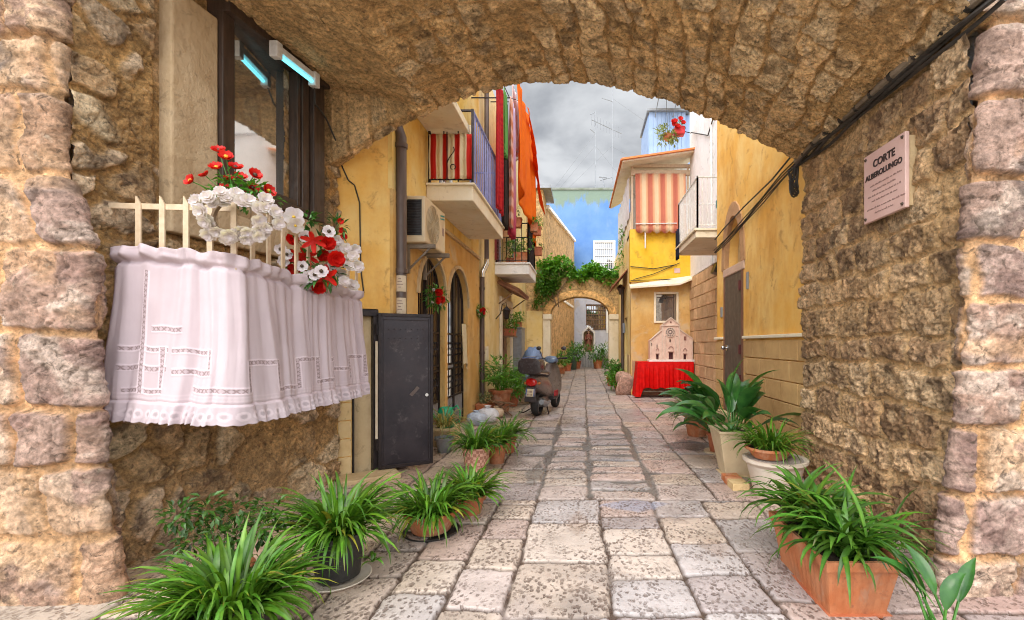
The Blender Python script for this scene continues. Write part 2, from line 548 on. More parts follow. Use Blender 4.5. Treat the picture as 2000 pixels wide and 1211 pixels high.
zz = wm('MAXIMUM', sep.outputs[2], 0.0)
inv = wm('DIVIDE', 1.0, wm('ADD', zz, .22))
cv = N.new('ShaderNodeCombineXYZ'); L.new(wm('MULTIPLY', sep.outputs[0], inv), cv.inputs[0]); L.new(wm('MULTIPLY', sep.outputs[1], inv), cv.inputs[1])
cn = N.new('ShaderNodeTexNoise'); cn.inputs['Scale'].default_value = 2.3; cn.inputs['Detail'].default_value = 6; cn.inputs['Roughness'].default_value = .52; cn.inputs['Distortion'].default_value = .15
L.new(cv.outputs[0], cn.inputs['Vector'])
dp = N.new('ShaderNodeVectorMath'); dp.operation = 'DOT_PRODUCT'; L.new(tc.outputs['Generated'], dp.inputs[0]); dp.inputs[1].default_value = sdir
glow = wr(dp.outputs['Value'], -.1, .85, 1.0, SKY_BACK)              # thin overcast: brightest round the veiled sun, dull ahead
cl = N.new('ShaderNodeMix'); cl.data_type = 'RGBA'
L.new(wr(cn.outputs['Fac'], .36, .62, 0, 1), cl.inputs[0]); cl.inputs[6].default_value = (3.2, 3.35, 3.6, 1); cl.inputs[7].default_value = (6.6, 6.75, 6.9, 1)
sc = N.new('ShaderNodeVectorMath'); sc.operation = 'SCALE'; L.new(cl.outputs[2], sc.inputs[0]); L.new(glow, sc.inputs['Scale'])
mx = N.new('ShaderNodeMix'); mx.data_type = 'RGBA'; mx.inputs[0].default_value = .93
L.new(sky.outputs[0], mx.inputs[6]); L.new(sc.outputs[0], mx.inputs[7]); L.new(mx.outputs[2], bg.inputs[0])
bg.inputs[1].default_value = .1

sl = bpy.data.lights.new('sun', 'SUN'); slo = bpy.data.objects.new('sun', sl); COL.objects.link(slo)
sl.energy = SUN_E; sl.angle = R(32); sl.color = (1, .93, .82)
slo.rotation_euler = (-sdir).to_track_quat('-Z', 'Y').to_euler()
slo.location = (-3, -8, 14)

SC.view_settings.view_transform = 'Standard'; SC.view_settings.look = 'None'
SC.view_settings.gamma = 1; SC.view_settings.exposure = EXPO
SC.cycles.use_denoising = True; SC.cycles.denoising_prefilter = 'FAST'; SC.cycles.filter_width = 1.0
try: SC.cycles.denoiser = 'OPENIMAGEDENOISE'
except Exception: pass
SC.cycles.max_bounces = 7; SC.cycles.diffuse_bounces = 5; SC.cycles.glossy_bounces = 3; SC.cycles.transmission_bounces = 3
SC.cycles.transparent_max_bounces = 6
SC.cycles.sample_clamp_indirect = 8
SC.cycles.caustics_reflective = False; SC.cycles.caustics_refractive = False

# ================================================================== the ground and the paving
MAT['ground'] = simple('packed_ground', (.46, .40, .33), (.36, .31, .25), 2, .9)
MB().add([(-300, -200, -.06), (300, -200, -.06), (300, 600, -.06), (-300, 600, -.06)], [(0, 1, 2, 3)]).build('ground', MAT['ground'])['kind'] = 'structure'


def paving_material():
    n = NT('chisel_pitted_paving')
    t = n.attr()
    cloud = n.ramp(n.noise(3.5, 7, .65), .3, .7, .78, 1.2)
    cc = n.n.new('ShaderNodeCombineColor')
    for k in range(3): n.lk(cloud, cc.inputs[k])
    col = n.mix(1.0, t, cc.outputs[0], 'MULTIPLY')
    # chisel pits, filled with grime
    mp = n.n.new('ShaderNodeMapping'); mp.inputs['Scale'].default_value = (1.25, .66, 1); mp.inputs['Rotation'].default_value = (0, 0, .5)
    nz = n.n.new('ShaderNodeTexNoise'); nz.inputs['Scale'].default_value = 24; n.lk(n.tc.outputs['Object'], nz.inputs['Vector'])
    wv = n.n.new('ShaderNodeVectorMath'); wv.operation = 'SCALE'; wv.inputs['Scale'].default_value = .036
    n.lk(nz.outputs['Color'], wv.inputs[0])
    ad = n.n.new('ShaderNodeVectorMath'); n.lk(n.tc.outputs['Object'], ad.inputs[0]); n.lk(wv.outputs[0], ad.inputs[1])
    n.lk(ad.outputs[0], mp.inputs['Vector'])
    v = n.n.new('ShaderNodeTexVoronoi'); v.inputs['Scale'].default_value = 35; v.inputs['Randomness'].default_value = .95
    n.lk(mp.outputs[0], v.inputs['Vector'])
    size = n.ramp(n.noise(6, 5, .7), .3, .7, .30, .72)
    pit = n.math('SUBTRACT', 1.0, n.ramp(n.math('DIVIDE', v.outputs['Distance'], size), .45, 1.0))
    present = n.ramp(n.noise(2.6, 6, .72), .36, .56)
    pit = n.math('MULTIPLY', pit, present)
    col = n.mix(n.math("MULTIPLY", pit, .76), col, (.12, .078, .062))
    col = n.mix(n.math('MULTIPLY', n.ramp(n.voro(85, (1.2, .8, 1)), .34, .18), n.ramp(n.noise(5, 5, .7), .42, .6, 0, .4)), col, (.16, .11, .085))
    col = n.mix(n.ramp(n.noise(11, 7, .72), .56, .74, 0, .4), col, (.30, .20, .155))
    n.color(col)
    n.rough(n.ramp(n.noise(5, 5), .3, .7, .20, .50)); n.set(Specular_IOR_Level=.45)
    n.bump(n.math('MULTIPLY', pit, -1.0), .8, .010)
    n.bump(n.noise(18, 6, .62), .35, .012)
    n.bump(n.noise(110, 3, .6), .25, .002)
    return n.m


MAT['paving'] = paving_material()


def build_paving():
    D = [1.2]
    while D[-1] < 34: D.append(D[-1] + max(.011, D[-1] * .0045))
    D = np.array(D); X = np.arange(-3.3, 3.4, .0125)
    dd, xx = np.meshgrid(D, X, indexing='ij')
    wob = (fbm(xx * 1.4, dd * 1.4, 3, 3) - .5) * .07 + (vn(xx * 14, dd * 14, 8) - .5) * .014
    wob2 = (fbm(xx * 1.2 + 9, dd * 1.2, 4, 3) - .5) * .09 + (vn(xx * 14, dd * 14, 9) - .5) * .014
    x = xx + wob; d = dd + wob2
    near = [-3.6, -2.5, -1.95, -1.42, -1.08, -.735, -.41, .145, .61, 1.04, 1.5, 1.95, 2.6, 3.8]
    far = [-3.6, -2.2, -1.75, -1.3, -.92, -.42, .06, .68, 1.2, 1.75, 2.3, 3.8]
    rows_near = {6: [1.6, 1.98, 2.36, 2.96, 3.62, 4.06], 7: [1.7, 2.36, 2.75, 3.07, 3.51, 3.75, 4.2], 8: [1.5, 1.95, 2.38, 2.78, 3.25, 3.72, 4.2],
                 5: [1.7, 2.1, 2.42, 2.85, 3.3, 3.68, 4.0, 4.2]}
    ED = np.full(x.shape, 9.); idn = np.zeros(x.shape); id2 = np.zeros(x.shape)
    rr = random.Random(5)
    split = 4.12
    for zone, cols in ((0, near), (1, far)):
        zm = (d < split) if zone == 0 else (d >= split)
        for k in range(len(cols) - 1):
            m = zm & (x >= cols[k]) & (x < cols[k + 1])
            if not m.any(): continue
            if zone == 0 and k in rows_near: b = list(rows_near[k]); b[-1] = split
            else:
                b = [1.0 if zone == 0 else split]
                end = split if zone == 0 else 36
                while b[-1] < end:
                    step = rr.uniform(.30, .62) if zone == 0 else (rr.uniform(.24, .42) if .0 <= k and cols[k] > -.5 and cols[k] < .6 else rr.uniform(.35, .75))
                    b.append(b[-1] + step)
                if zone == 0: b[-1] = split
            b = [0.0] + b + [60.0] if zone == 0 else b + [60.0]
            b = np.array(sorted(b))
            j = np.clip(np.searchsorted(b, d[m]) - 1, 0, len(b) - 2)
            e = np.minimum(d[m] - b[j], b[j + 1] - d[m])
            ex = np.minimum(x[m] - cols[k], cols[k + 1] - x[m])
            q = .045
            a1, a2 = np.clip(q - e, 0, None), np.clip(q - ex, 0, None)
            ED[m] = np.where((a1 > 0) & (a2 > 0), q - np.hypot(a1, a2), np.minimum(e, ex))
            idn[m] = _h(j, np.full(j.shape, k + 40 * zone), 3); id2[m] = _h(j, np.full(j.shape, k + 40 * zone), 21)
    # broad mortar-filled joints of the old drain strip
    strip = sst(4.1, 4.3, d) * (1 - sst(7.2, 8.6, d)) * sst(-.85, -.5, x) * (1 - sst(.72, 1.0, x))
    jw = .004 + .036 * strip * sst(.35, .75, fbm(xx * 2.2, dd * 2.2, 12, 4)) * 1.6
    ED = ED + (fbm(xx * 26, dd * 26, 13, 3) - .5) * .016
    s = sst(0, .013 + .012 * strip, ED - jw)
    H = s * .017 + (id2 - .5) * .007 * s + (fbm(xx * 5, dd * 5, 5, 4) - .5) * .012 + (fbm(xx * .8, dd * .8, 6, 2) - .5) * .03
    pal = [(.60, .50, .46), (.61, .47, .42), (.53, .48, .47), (.64, .54, .47), (.50, .43, .42), (.60, .49, .41)]
    T = palette(idn, pal) * (.70 + .24 * id2)[..., None]
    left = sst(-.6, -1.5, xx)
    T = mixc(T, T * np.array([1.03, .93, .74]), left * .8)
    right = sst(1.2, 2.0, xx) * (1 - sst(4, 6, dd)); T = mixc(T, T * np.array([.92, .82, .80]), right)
    J = mixc(np.broadcast_to((.070, .046, .034), T.shape), np.broadcast_to((.17, .155, .145), T.shape), strip)
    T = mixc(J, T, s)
    # grey cement patches and the blue-grey slab
    def patch(cx, cd, rx, rd, col, amt, sharp=.15):
        nonlocal T
        q = 1 - sst(1 - sharp, 1 + sharp, np.abs(xx - cx) / rx + np.abs(dd - cd) / rd + (fbm(xx * 6, dd * 6, int(cx * 50) + 90, 3) - .5) * .5)
        T = mixc(T, np.broadcast_to(col, T.shape), q * amt)
    patch(1.46, 6.35, .42, .38, (.13, .125, .13), .9, .05)
    patch(.45, 4.0, .30, .17, (.32, .34, .44), .7)
    patch(.42, 5.55, .28, .12, (.27, .27, .29), .7)
    patch(-.52, 5.0, .13, .5, (.20, .185, .17), .8)
    patch(-.35, 8.4, .3, .5, (.30, .20, .11), .45, .4)
    patch(.2, 7.9, .25, .2, (.20, .19, .2), .6)
    patch(.05, 11.5, .3, .6, (.24, .22, .21), .5, .3)
    patch(-.5, 15, .4, .5, (.26, .25, .25), .5, .3)
    for q in range(16):
        patch(rr.uniform(-1.4, 1.6), rr.uniform(2.2, 13), rr.uniform(.08, .3), rr.uniform(.08, .3), rr.choice([(.30, .21, .16), (.36, .30, .28), (.26, .22, .2)]), .5, .4)
    Hh = H
    P = np.stack([xx, dd, np.zeros_like(xx) - .012], axis=-1)
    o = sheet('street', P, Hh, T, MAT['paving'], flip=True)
    o['kind'] = 'structure'


build_paving()

# ================================================================== the stone archway over the passage
wallX = lambda d: -2.55 - .15 * (4.73 - d)
RX = 2.28
_px = np.array([-2.55, -2.05, -1.42, -.946, -.26, .315, 1.0, 1.63, 2.28]); _ph = np.array([3.2, 3.54, 3.88, 4.04, 4.117, 4.05, 3.85, 3.59, 3.27])
_pf = np.polyfit(_px, _ph, 4)
HV = lambda x: np.where(x < -2.55, np.polyval(_pf, -2.55) + (x + 2.55) * .72, np.polyval(_pf, x))
WD0, WD1 = 2.2, 4.56          # the window's lunette

warm = lambda T: T * np.array([1.03, .95, .84])
arch = thing('stone_archway', 'rough limestone archway roofing the passage, seen from inside under its vault', 'archway', (0, 3.7, 0))


def build_vault():
    D = np.concatenate([np.arange(2.58, WD1 - .02, .0095), np.linspace(WD1 - .01, WD1 + .05, 7), np.arange(WD1 + .06, 4.735, .0095)])
    t = np.linspace(0, 1, 600)
    dd, tt = np.meshgrid(D, t, indexing='ij')
    x0 = wallX(dd) - .03; xx = x0 + (RX + .03 - x0) * tt
    hh = HV(xx)
    lun = 3.94 - .17 * (xx + 2.6)
    inw = sst(WD0 - .03, WD0 + .01, dd) * (1 - sst(WD1 - .01, WD1 + .05, dd))
    soff = inw * (lun > hh)
    hh = np.where(lun > hh, hh * (1 - inw) + lun * inw, hh)
    ds = np.hypot(np.diff(xx, axis=1), np.diff(HV(xx), axis=1)); s = np.concatenate([np.zeros((len(D), 1)), np.cumsum(ds, axis=1)], axis=1)
    wob = (fbm(dd * 2.2, s * 2.2, 31, 3) - .5) * .22; wob2 = (fbm(dd * 2.4 + 5, s * 2.4, 32, 3) - .5) * .24
    e, i1, i2 = courses(dd + wob, s + wob2, 14, (.18, .28), (.26, .52))
    e = e + (fbm(dd * 18, s * 18, 33, 4) - .5) * .045
    m = sst(.007, .022, e)
    smear = sst(.54, .68, fbm(dd * 2.1, s * 2.1, 36, 4)); m = m * (1 - .8 * smear)
    m = m * (1 - soff * .5)
    rough = fbm(dd * 22, s * 22, 37, 4) - .5
    H = m * (.012 + .022 * i2) + rough * (.018 * m + .012) + (fbm(dd * 4, s * 4, 38, 3) - .5) * .02
    cr = sst(.030, .0, np.abs(fbm(dd * 5, s * 5, 46, 5, .62) - .5)) * m; H = H - cr * .010; H = H + (fbm(dd * 46, s * 46, 47, 3) - .5) * .012
    f1, f2, _ = voro(dd * 26, s * 26, 39)
    H = H - .014 * m * sst(.38, .15, f1) * sst(.45, .6, fbm(dd * 6, s * 6, 44, 2))
    pal = [(.66, .48, .28), (.70, .54, .34), (.58, .405, .215), (.72, .58, .39), (.62, .44, .24)]
    T = palette(i1, pal) * (.8 + .4 * i2)[..., None]
    pale = sst(.56, .68, fbm(dd * 7, s * 7, 41, 4)); T = mixc(T, np.broadcast_to((.54, .43, .30), T.shape), pale * m * .8)
    dark = sst(.58, .7, fbm(dd * 9 + 4, s * 9, 42, 4)); T = mixc(T, np.broadcast_to((.14, .095, .06), T.shape), dark * .6)
    mort = mixc(np.broadcast_to((.52, .35, .18), T.shape), np.broadcast_to((.36, .235, .115), T.shape), fbm(dd * 5, s * 5, 43, 3))
    T = mixc(mort, T, m)
    T = mixc(T, np.broadcast_to((.56, .40, .22), T.shape), soff * .6)
    T = warm(mixc(T, np.broadcast_to((.12, .08, .05), T.shape), cr * .35))
    P = np.stack([xx, dd, hh], axis=-1)
    # lip: the outer end of the voussoirs
    jag = (fbm(s[-1] * 3, s[-1] * 0, 45, 3) - .5) * .05
    lips, lt, lh = [], [], []
    for k, (up, ou) in enumerate(((.012, .02), (.05, .03), (.12, .03), (.3, .03))):
        q = P[-1].copy(); q[:, 2] += up; q[:, 1] = 4.735 + ou + jag; q[:, 0] *= (1 + up * .02)
        lips.append(q); lt.append(T[-1] * .8); lh.append(H[-1] * .5)
    P = np.concatenate([P, np.array(lips)]); T = np.concatenate([T, np.array(lt)]); H = np.concatenate([H, np.array(lh)])
    sheet('vault', P, H, T, MAT['stone'], arch, flip=False)


def build_left_wall():
    D = np.arange(2.57, 4.76, .0095); h = np.arange(-.02, 4.0, .0095)
    dd, hh = np.meshgrid(D, h, indexing='ij')
    u = dd + (fbm(dd * 2, hh * 2, 51, 3) - .5) * .3; v = hh + (fbm(dd * 2 + 7, hh * 2, 52, 3) - .5) * .22
    f1, f2, i1 = voro(u * 3.4, v * 4.3, 53, .95)
    e = (f2 - f1) + (fbm(dd * 13, hh * 13, 54, 3) - .5) * .32
    show = sst(.40, .55, fbm(dd * 1.7, hh * 1.7, 55, 4) * .75 + i1 * .35)
    m = sst(.11, .22, e) * show
    i2 = _h((i1 * 1e6).astype(int), (i1 * 7e5).astype(int), 5)
    rough = fbm(dd * 20, hh * 20, 57, 4) - .5
    H = m * (.018 + .020 * i2) + rough * (.020 * m + .016) + (fbm(dd * 3, hh * 3, 58, 3) - .5) * .05
    cr = sst(.030, .0, np.abs(fbm(dd * 4, hh * 4, 66, 5, .62) - .5)); H = H - cr * .012; H = H + (fbm(dd * 46, hh * 46, 67, 3) - .5) * .014
    wn = (dd > 3.0) & (dd < 4.6) & (hh > 2.15)
    H = np.where(wn, np.minimum(H, .0) * .3 - .03, H)
    pal = [(.54, .43, .30), (.48, .355, .22), (.60, .50, .36), (.42, .30, .185), (.50, .40, .30)]
    T = palette(i1, pal) * (.8 + .35 * i2)[..., None]
    dark = sst(.57, .68, fbm(dd * 12, hh * 12, 59, 4)); T = mixc(T, np.broadcast_to((.13, .09, .065), T.shape), dark * .7 * m)
    mort = mixc(np.broadcast_to((.44, .285, .13), T.shape), np.broadcast_to((.31, .195, .09), T.shape), sst(.3, .7, fbm(dd * 3.5, hh * 3.5, 60, 4)))
    low = 1 - sst(.0, 1.1, hh); mort = mixc(mort, np.broadcast_to((.47, .345, .21), T.shape), low * .6)
    T = mixc(mort, T, m)
    T = warm(mixc(T, np.broadcast_to((.12, .08, .05), T.shape), cr * .35))
    P = np.stack([wallX(dd), dd, hh], axis=-1)
    q = P[-1].copy(); q[:, 0] -= .02; q[:, 1] += .02; q2 = P[-1].copy(); q2[:, 0] -= .4; q2[:, 1] += .03
    P = np.concatenate([P, [q, q2]]); H = np.concatenate([H, [H[-1] * .6, H[-1] * 0]]); T = np.concatenate([T, [T[-1], T[-1]]])
    sheet('wall', P, H, T, MAT['stone'], arch)


def build_right_wall():
    D = np.arange(2.68, 4.76, .0095); h = np.arange(-.02, 3.45, .0095)
    dd, hh = np.meshgrid(D, h, indexing='ij')
    w1 = (fbm(dd * 3, hh * 3, 71, 3) - .5) * .16; w2 = (fbm(dd * 3 + 5, hh * 3, 72, 3) - .5) * .13
    e, i1, i2 = courses(dd + w1, hh + w2, 25, (.20, .31), (.24, .52))
    e = e + (fbm(dd * 18, hh * 18, 73, 4) - .5) * .055
    m = sst(.012, .030, e)
    smear = sst(.50, .66, fbm(dd * 1.8, hh * 1.8, 76, 4)) * sst(1.2, 2.6, hh); m = m * (1 - .75 * smear)
    rough = fbm(dd * 20, hh * 20, 77, 4) - .5
    H = m * (.022 + .026 * i2) + rough * (.026 * m + .014) + (fbm(dd * 4, hh * 4, 78, 3) - .5) * .05
    cr = sst(.034, .0, np.abs(fbm(dd * 5, hh * 5, 86, 5, .62) - .5)) * m; H = H - cr * .014; H = H + (fbm(dd * 46, hh * 46, 87, 3) - .5) * .016
    f1, f2, _ = voro(dd * 24, hh * 24, 79)
    H = H - .02 * m * sst(.40, .12, f1) * sst(.40, .55, fbm(dd * 6, hh * 6, 80, 2))
    pal = [(.42, .295, .18), (.49, .355, .23), (.30, .20, .125), (.55, .42, .285), (.37, .255, .165)]
    T = palette(i1, pal) * (.75 + .4 * i2)[..., None]
    dark = sst(.55, .66, fbm(dd * 13, hh * 13, 81, 4)); T = mixc(T, np.broadcast_to((.115, .075, .05), T.shape), dark * .75 * m)
    pale = sst(.6, .7, fbm(dd * 8, hh * 8, 82, 4)); T = mixc(T, np.broadcast_to((.55, .42, .28), T.shape), pale * m * .6)
    mort = mixc(np.broadcast_to((.56, .40, .23), T.shape), np.broadcast_to((.45, .31, .17), T.shape), fbm(dd * 5, hh * 5, 83, 3))
    low = 1 - sst(.1, 1.3, hh); mort = mixc(mort, np.broadcast_to((.50, .37, .23), T.shape), low * .6)
    T = mixc(mort, T, m)
    T = mixc(T, T * np.array([1.2, 1.18, 1.14]), low * .5)
    T = warm(mixc(T, np.broadcast_to((.10, .065, .042), T.shape), cr * .4))
    P = np.stack([np.full_like(dd, RX), dd, hh], axis=-1)
    jag = (fbm(h * 6, h * 0 + 3, 84, 3) - .5) * .06
    P[-1, :, 1] += jag
    q = P[-1].copy(); q[:, 0] += .02; q[:, 1] += .02; q2 = P[-1].copy(); q2[:, 0] += .4; q2[:, 1] += .03
    P = np.concatenate([P, [q, q2]]); H = np.concatenate([H, [H[-1] * .7, H[-1] * 0]]); T = np.concatenate([T, [T[-1], T[-1]]])
    sheet('wall', P, H, T, MAT['stone'], arch, flip=True)


def build_pier(side, edges, d0, seed):
    """Front pier: big blocks that wrap round the corner; edges gives the corner's X by height."""
    h = np.arange(-.02, 3.62, .0095)
    ex = np.interp(h, [e[0] for e in edges], [e[1] for e in edges])
    path = []
    s0 = np.arange(0, 2.6, .0095)
    n_ret = np.arange(0, .42, .0095)
    S, P = [], []
    rad = .05
    for q in s0[::-1]:                                    # along the front, toward the corner
        P.append(np.stack([ex - side * (q + rad) if side > 0 else ex + (-(q + rad)), np.full_like(h, d0), h], axis=-1) if side < 0 else np.stack([ex + q + rad, np.full_like(h, d0), h], axis=-1)); S.append(-q)
    for k in range(1, 9):
        a = k / 8 * PI / 2
        off = rad - rad * math.sin(a)
        P.append(np.stack([ex + side * off, np.full_like(h, d0 + rad - rad * math.cos(a)), h], axis=-1)); S.append(rad * a)
    for q in n_ret[1:]:
        back = q * (1.25 if side < 0 else 1.15)
        P.append(np.stack([ex + side * back, np.full_like(h, d0 + rad + q), h], axis=-1)); S.append(rad * PI / 2 + q)
    P = np.array(P); ss = np.repeat(np.array(S)[:, None], len(h), axis=1); hh = np.repeat(h[None], len(S), axis=0)
    w1 = (fbm(ss * 2, hh * 2, seed, 3) - .5) * .12; w2 = (fbm(ss * 1.6 + 5, hh * 1.6, seed + 1, 3) - .5) * .14
    e, i1, i2 = courses(ss + w1 + 8, hh + w2, seed + 2, (.30, .47), (.30, .62))
    e = e + (fbm(ss * 14, hh * 14, seed + 3, 4) - .5) * .045
    m = sst(.010, .030, e)
    m = m * (1 - .5 * sst(.58, .66, fbm(ss * 2, hh * 2, seed + 4, 4)))
    rough = fbm(ss * 17, hh * 17, seed + 5, 4) - .5
    H = m * (.026 + .028 * i2) + rough * (.020 * m + .014) + (fbm(ss * 4, hh * 4, seed + 6, 3) - .5) * .035
    cr = sst(.026, .0, np.abs(fbm(ss * 3.5, hh * 3.5, seed + 30, 5, .6) - .5)) * m; H = H - cr * .012; H = H + (fbm(ss * 46, hh * 46, seed + 31, 3) - .5) * .016
    pal = [(.36, .235, .18), (.42, .30, .22), (.32, .215, .175), (.46, .31, .20), (.38, .265, .22), (.29, .195, .155)]
    T = palette(i1, pal) * (.85 + .3 * i2)[..., None]
    grey = sst(.52, .62, fbm(ss * 5, hh * 5, seed + 7, 5)); T = mixc(T, np.broadcast_to((.50, .40, .33), T.shape), grey * .6)
    plum = sst(.55, .65, fbm(ss * 6 + 3, hh * 6, seed + 8, 5)); T = mixc(T, np.broadcast_to((.22, .135, .115), T.shape), plum * .65)
    black = sst(.58, .68, fbm(ss * 4 + 8, hh * 4, seed + 9, 5)) * sst(1.5, 2.6, hh); T = mixc(T, np.broadcast_to((.09, .075, .07), T.shape), black * .8)
    mort = mixc(np.broadcast_to((.60, .36, .19), T.shape), np.broadcast_to((.42, .25, .13), T.shape), sst(.3, .7, fbm(ss * 3, hh * 3, seed + 10, 4)))
    T = mixc(mort, T, m)
    T = mixc(T, np.broadcast_to((.10, .065, .05), T.shape), cr * .4)
    sheet('pier', P, H, T, MAT['pier'], arch, flip=(side > 0))


build_vault(); build_left_wall(); build_right_wall()
build_pier(-1, [(-.1, -2.57), (.3, -2.58), (.6, -2.63), (1.0, -2.66), (1.4, -2.69), (1.9, -2.70), (2.1, -2.78), (2.4, -2.86), (3.3, -2.90), (3.7, -2.8)], 2.5, 200)
build_pier(1, [(-.1, 2.05), (.4, 2.09), (.7, 2.12), (1.2, 2.17), (1.9, 2.19), (2.4, 2.22), (2.8, 2.27), (3.3, 2.33), (3.7, 2.3)], 2.6, 260)
xs = np.linspace(-1.5, 2.3, 24)
out = [(-7, -.05), (-7, 4.8), (7, 4.8), (7, -.05), (2.55, -.05), (2.55, 3.42)] + [(float(x), float(HV(x)) + .16) for x in xs[::-1]] + [(-1.6, 4.16), (-3.2, 4.16), (-3.2, -.05)]
MB().plate(out, [], lambda u, v, w: (u, 2.84 + w, v), 1.82).build('upper_masonry', MAT['far_stone'], arch)

# the window in the lunette
AX = Vector((.15, 1, 0)).normalized(); AN = Vector((1, -.15, 0)).normalized()


def wbox(mb, d0, d1, h0, h1, o0, o1):
    """Box on the left wall: d along it, h up, o out from its face."""
    def p(d, o, h): return (wallX(d) + o, d, h)
    vs = [p(d0, o0, h0), p(d0, o1, h0), p(d1, o1, h0), p(d1, o0, h0), p(d0, o0, h1), p(d0, o1, h1), p(d1, o1, h1), p(d1, o0, h1)]
    return mb.add(vs, [(0, 3, 2, 1), (4, 5, 6, 7), (0, 1, 5, 4), (1, 2, 6, 5), (2, 3, 7, 6), (3, 0, 4, 7)])


m = MB(); wbox(m, 3.07, 3.40, 2.15, 3.80, -.1, .055); wbox(m, 3.40, 4.44, 2.15, 2.56, -.1, .05)
m.build('window_surround', plaster('stained_render', (.50, .36, .21), (.58, .44, .28), (.34, .22, .12), 3.2, .9), arch, bevel=.012)
m = MB()
wbox(m, 3.405, 3.50, 2.563, 3.93, -.06, .085); wbox(m, 4.20, 4.28, 2.563, 3.90, -.06, .07); wbox(m, 4.30, 4.44, 2.563, 3.86, -.06, .10)
wbox(m, 3.503, 4.197, 2.563, 2.64, -.06, .075); wbox(m, 3.40, 4.46, 3.86, 3.95, -.058, .14)
wbox(m, 3.50, 3.53, 2.643, 3.857, -.02, .06); wbox(m, 4.15, 4.185, 2.643, 3.857, -.02, .062); wbox(m, 3.533, 4.147, 2.643, 2.69, -.02, .058)
wfr = m.build('window', MAT['darkwood'], arch, bevel=.006)
n = NT('dark_window_glass'); n.color((.10, .105, .11)); n.rough(.03); n.set(Metallic=.0, Specular_IOR_Level=1.0, IOR=2.6); WG = NT('old_window_glass'); WG.color((.66, .66, .63)); WG.rough(.05); WG.set(Metallic=.92); MAT['mirrorglass'] = WG.m; MAT['glass'] = n.m
gxx = wallX(3.85) + .0
MB().box((gxx - .008, 3.49, 2.60), (gxx + .008, 4.21, 3.88)).build('pane', MAT['mirrorglass'], wfr)
# ================================================================== left side of the street
LX = -2.12                                  # street face of the left houses
RED, WHITE = (.60, .03, .02), (.86, .74, .50)


def arch_loop(d0, d1, h0, spring, n=14, k=1.0):
    c, r = (d0 + d1) / 2, (d1 - d0) / 2
    return [(d0, h0), (d1, h0)] + [(c + r * math.cos(PI * i / n), spring + r * k * math.sin(PI * i / n)) for i in range(n + 1)]


def rect(a, b, c, d): return [(a, c), (b, c), (b, d), (a, d)]


house = thing('yellow_house', 'yellow limewashed house over a stone ground floor with two arched iron gates', 'house', (-2.3, 5.1, 0))
A, B = Vector((-2.56, 4.79, 0)), Vector((LX, 5.12, 0)); ab = (B - A).normalized(); abn = Vector((ab.y, -ab.x, 0))
LAB = (B - A).length


def ob(u, v, w): return A + ab * u - abn * w + Vector((0, 0, v))


MB().plate([(-.35, -.05), (LAB * .25, -.05), (LAB * .25, 1.78), (LAB * .72, 1.78), (LAB * .72, -.05), (LAB, -.05), (LAB, 6.2), (-.35, 6.2)], [], ob, .28).build('wall', MAT['amber'], house)
# upper wall of the long front, with windows onto the balcony
MB().plate(rect(5.09, 9.3, 3.12, 7.4), [rect(6.75, 7.75, 3.56, 5.9)], lambda u, v, w: (LX - w, u, v), .3).build('wall', MAT['yellow'], house)
MB().plate([(5.10, -.05), (5.86, -.05), (5.86, 2.05)] + [p for p in arch_loop(5.86, 7.0, 2.05, 2.05)[2:][::-1]][1:] + [(7.0, -.05), (7.14, -.05), (7.14, 2.05)] +
           [p for p in arch_loop(7.14, 8.36, 2.05, 2.05)[2:][::-1]][1:] + [(8.36, -.05), (9.3, -.05), (9.3, 3.118), (5.10, 3.118)], [], lambda u, v, w: (LX + .012 - w, u, v), .3).build('ground_floor', MAT['ochre'], house)
m = MB(); m.box((LX + .0125, 5.3, 3.09), (LX + .05, 9.28, 3.14))
for c0, c1, o in ((5.86, 7.0, 0), (7.14, 8.36, 0)):
    lp = arch_loop(c0, c1, 1.2, 2.05)[2:]
    lo = arch_loop(c0 - .055, c1 + .055, 1.2, 2.05)[2:]
    m.loft([[(LX + .0125, a, b), (LX + .045, a, b), (LX + .045, c, d), (LX + .0125, c, d)] for (a, b), (c, d) in zip(lp, lo)])
m.build('moulding', MAT['tan'], house)
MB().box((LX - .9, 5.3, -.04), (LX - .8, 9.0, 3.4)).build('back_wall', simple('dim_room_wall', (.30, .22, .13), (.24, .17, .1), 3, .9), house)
# tiled strip beside the small door
m = MB()
for k in range(7):
    u0 = .004; m.add([ob(u0, .03 + k * .19, -.012), ob(LAB * .25 - .006, .03 + k * .19, -.012), ob(LAB * .25 - .006, .212 + k * .19, -.012), ob(u0, .212 + k * .19, -.012),
                      ob(u0, .03 + k * .19, .02), ob(LAB * .25 - .006, .03 + k * .19, .02), ob(LAB * .25 - .006, .212 + k * .19, .02), ob(u0, .212 + k * .19, .02)],
                     [(0, 1, 2, 3), (7, 6, 5, 4), (0, 4, 5, 1), (1, 5, 6, 2), (2, 6, 7, 3), (3, 7, 4, 0)])
m.build('tiles', MAT['tile'], house, bevel=.004)
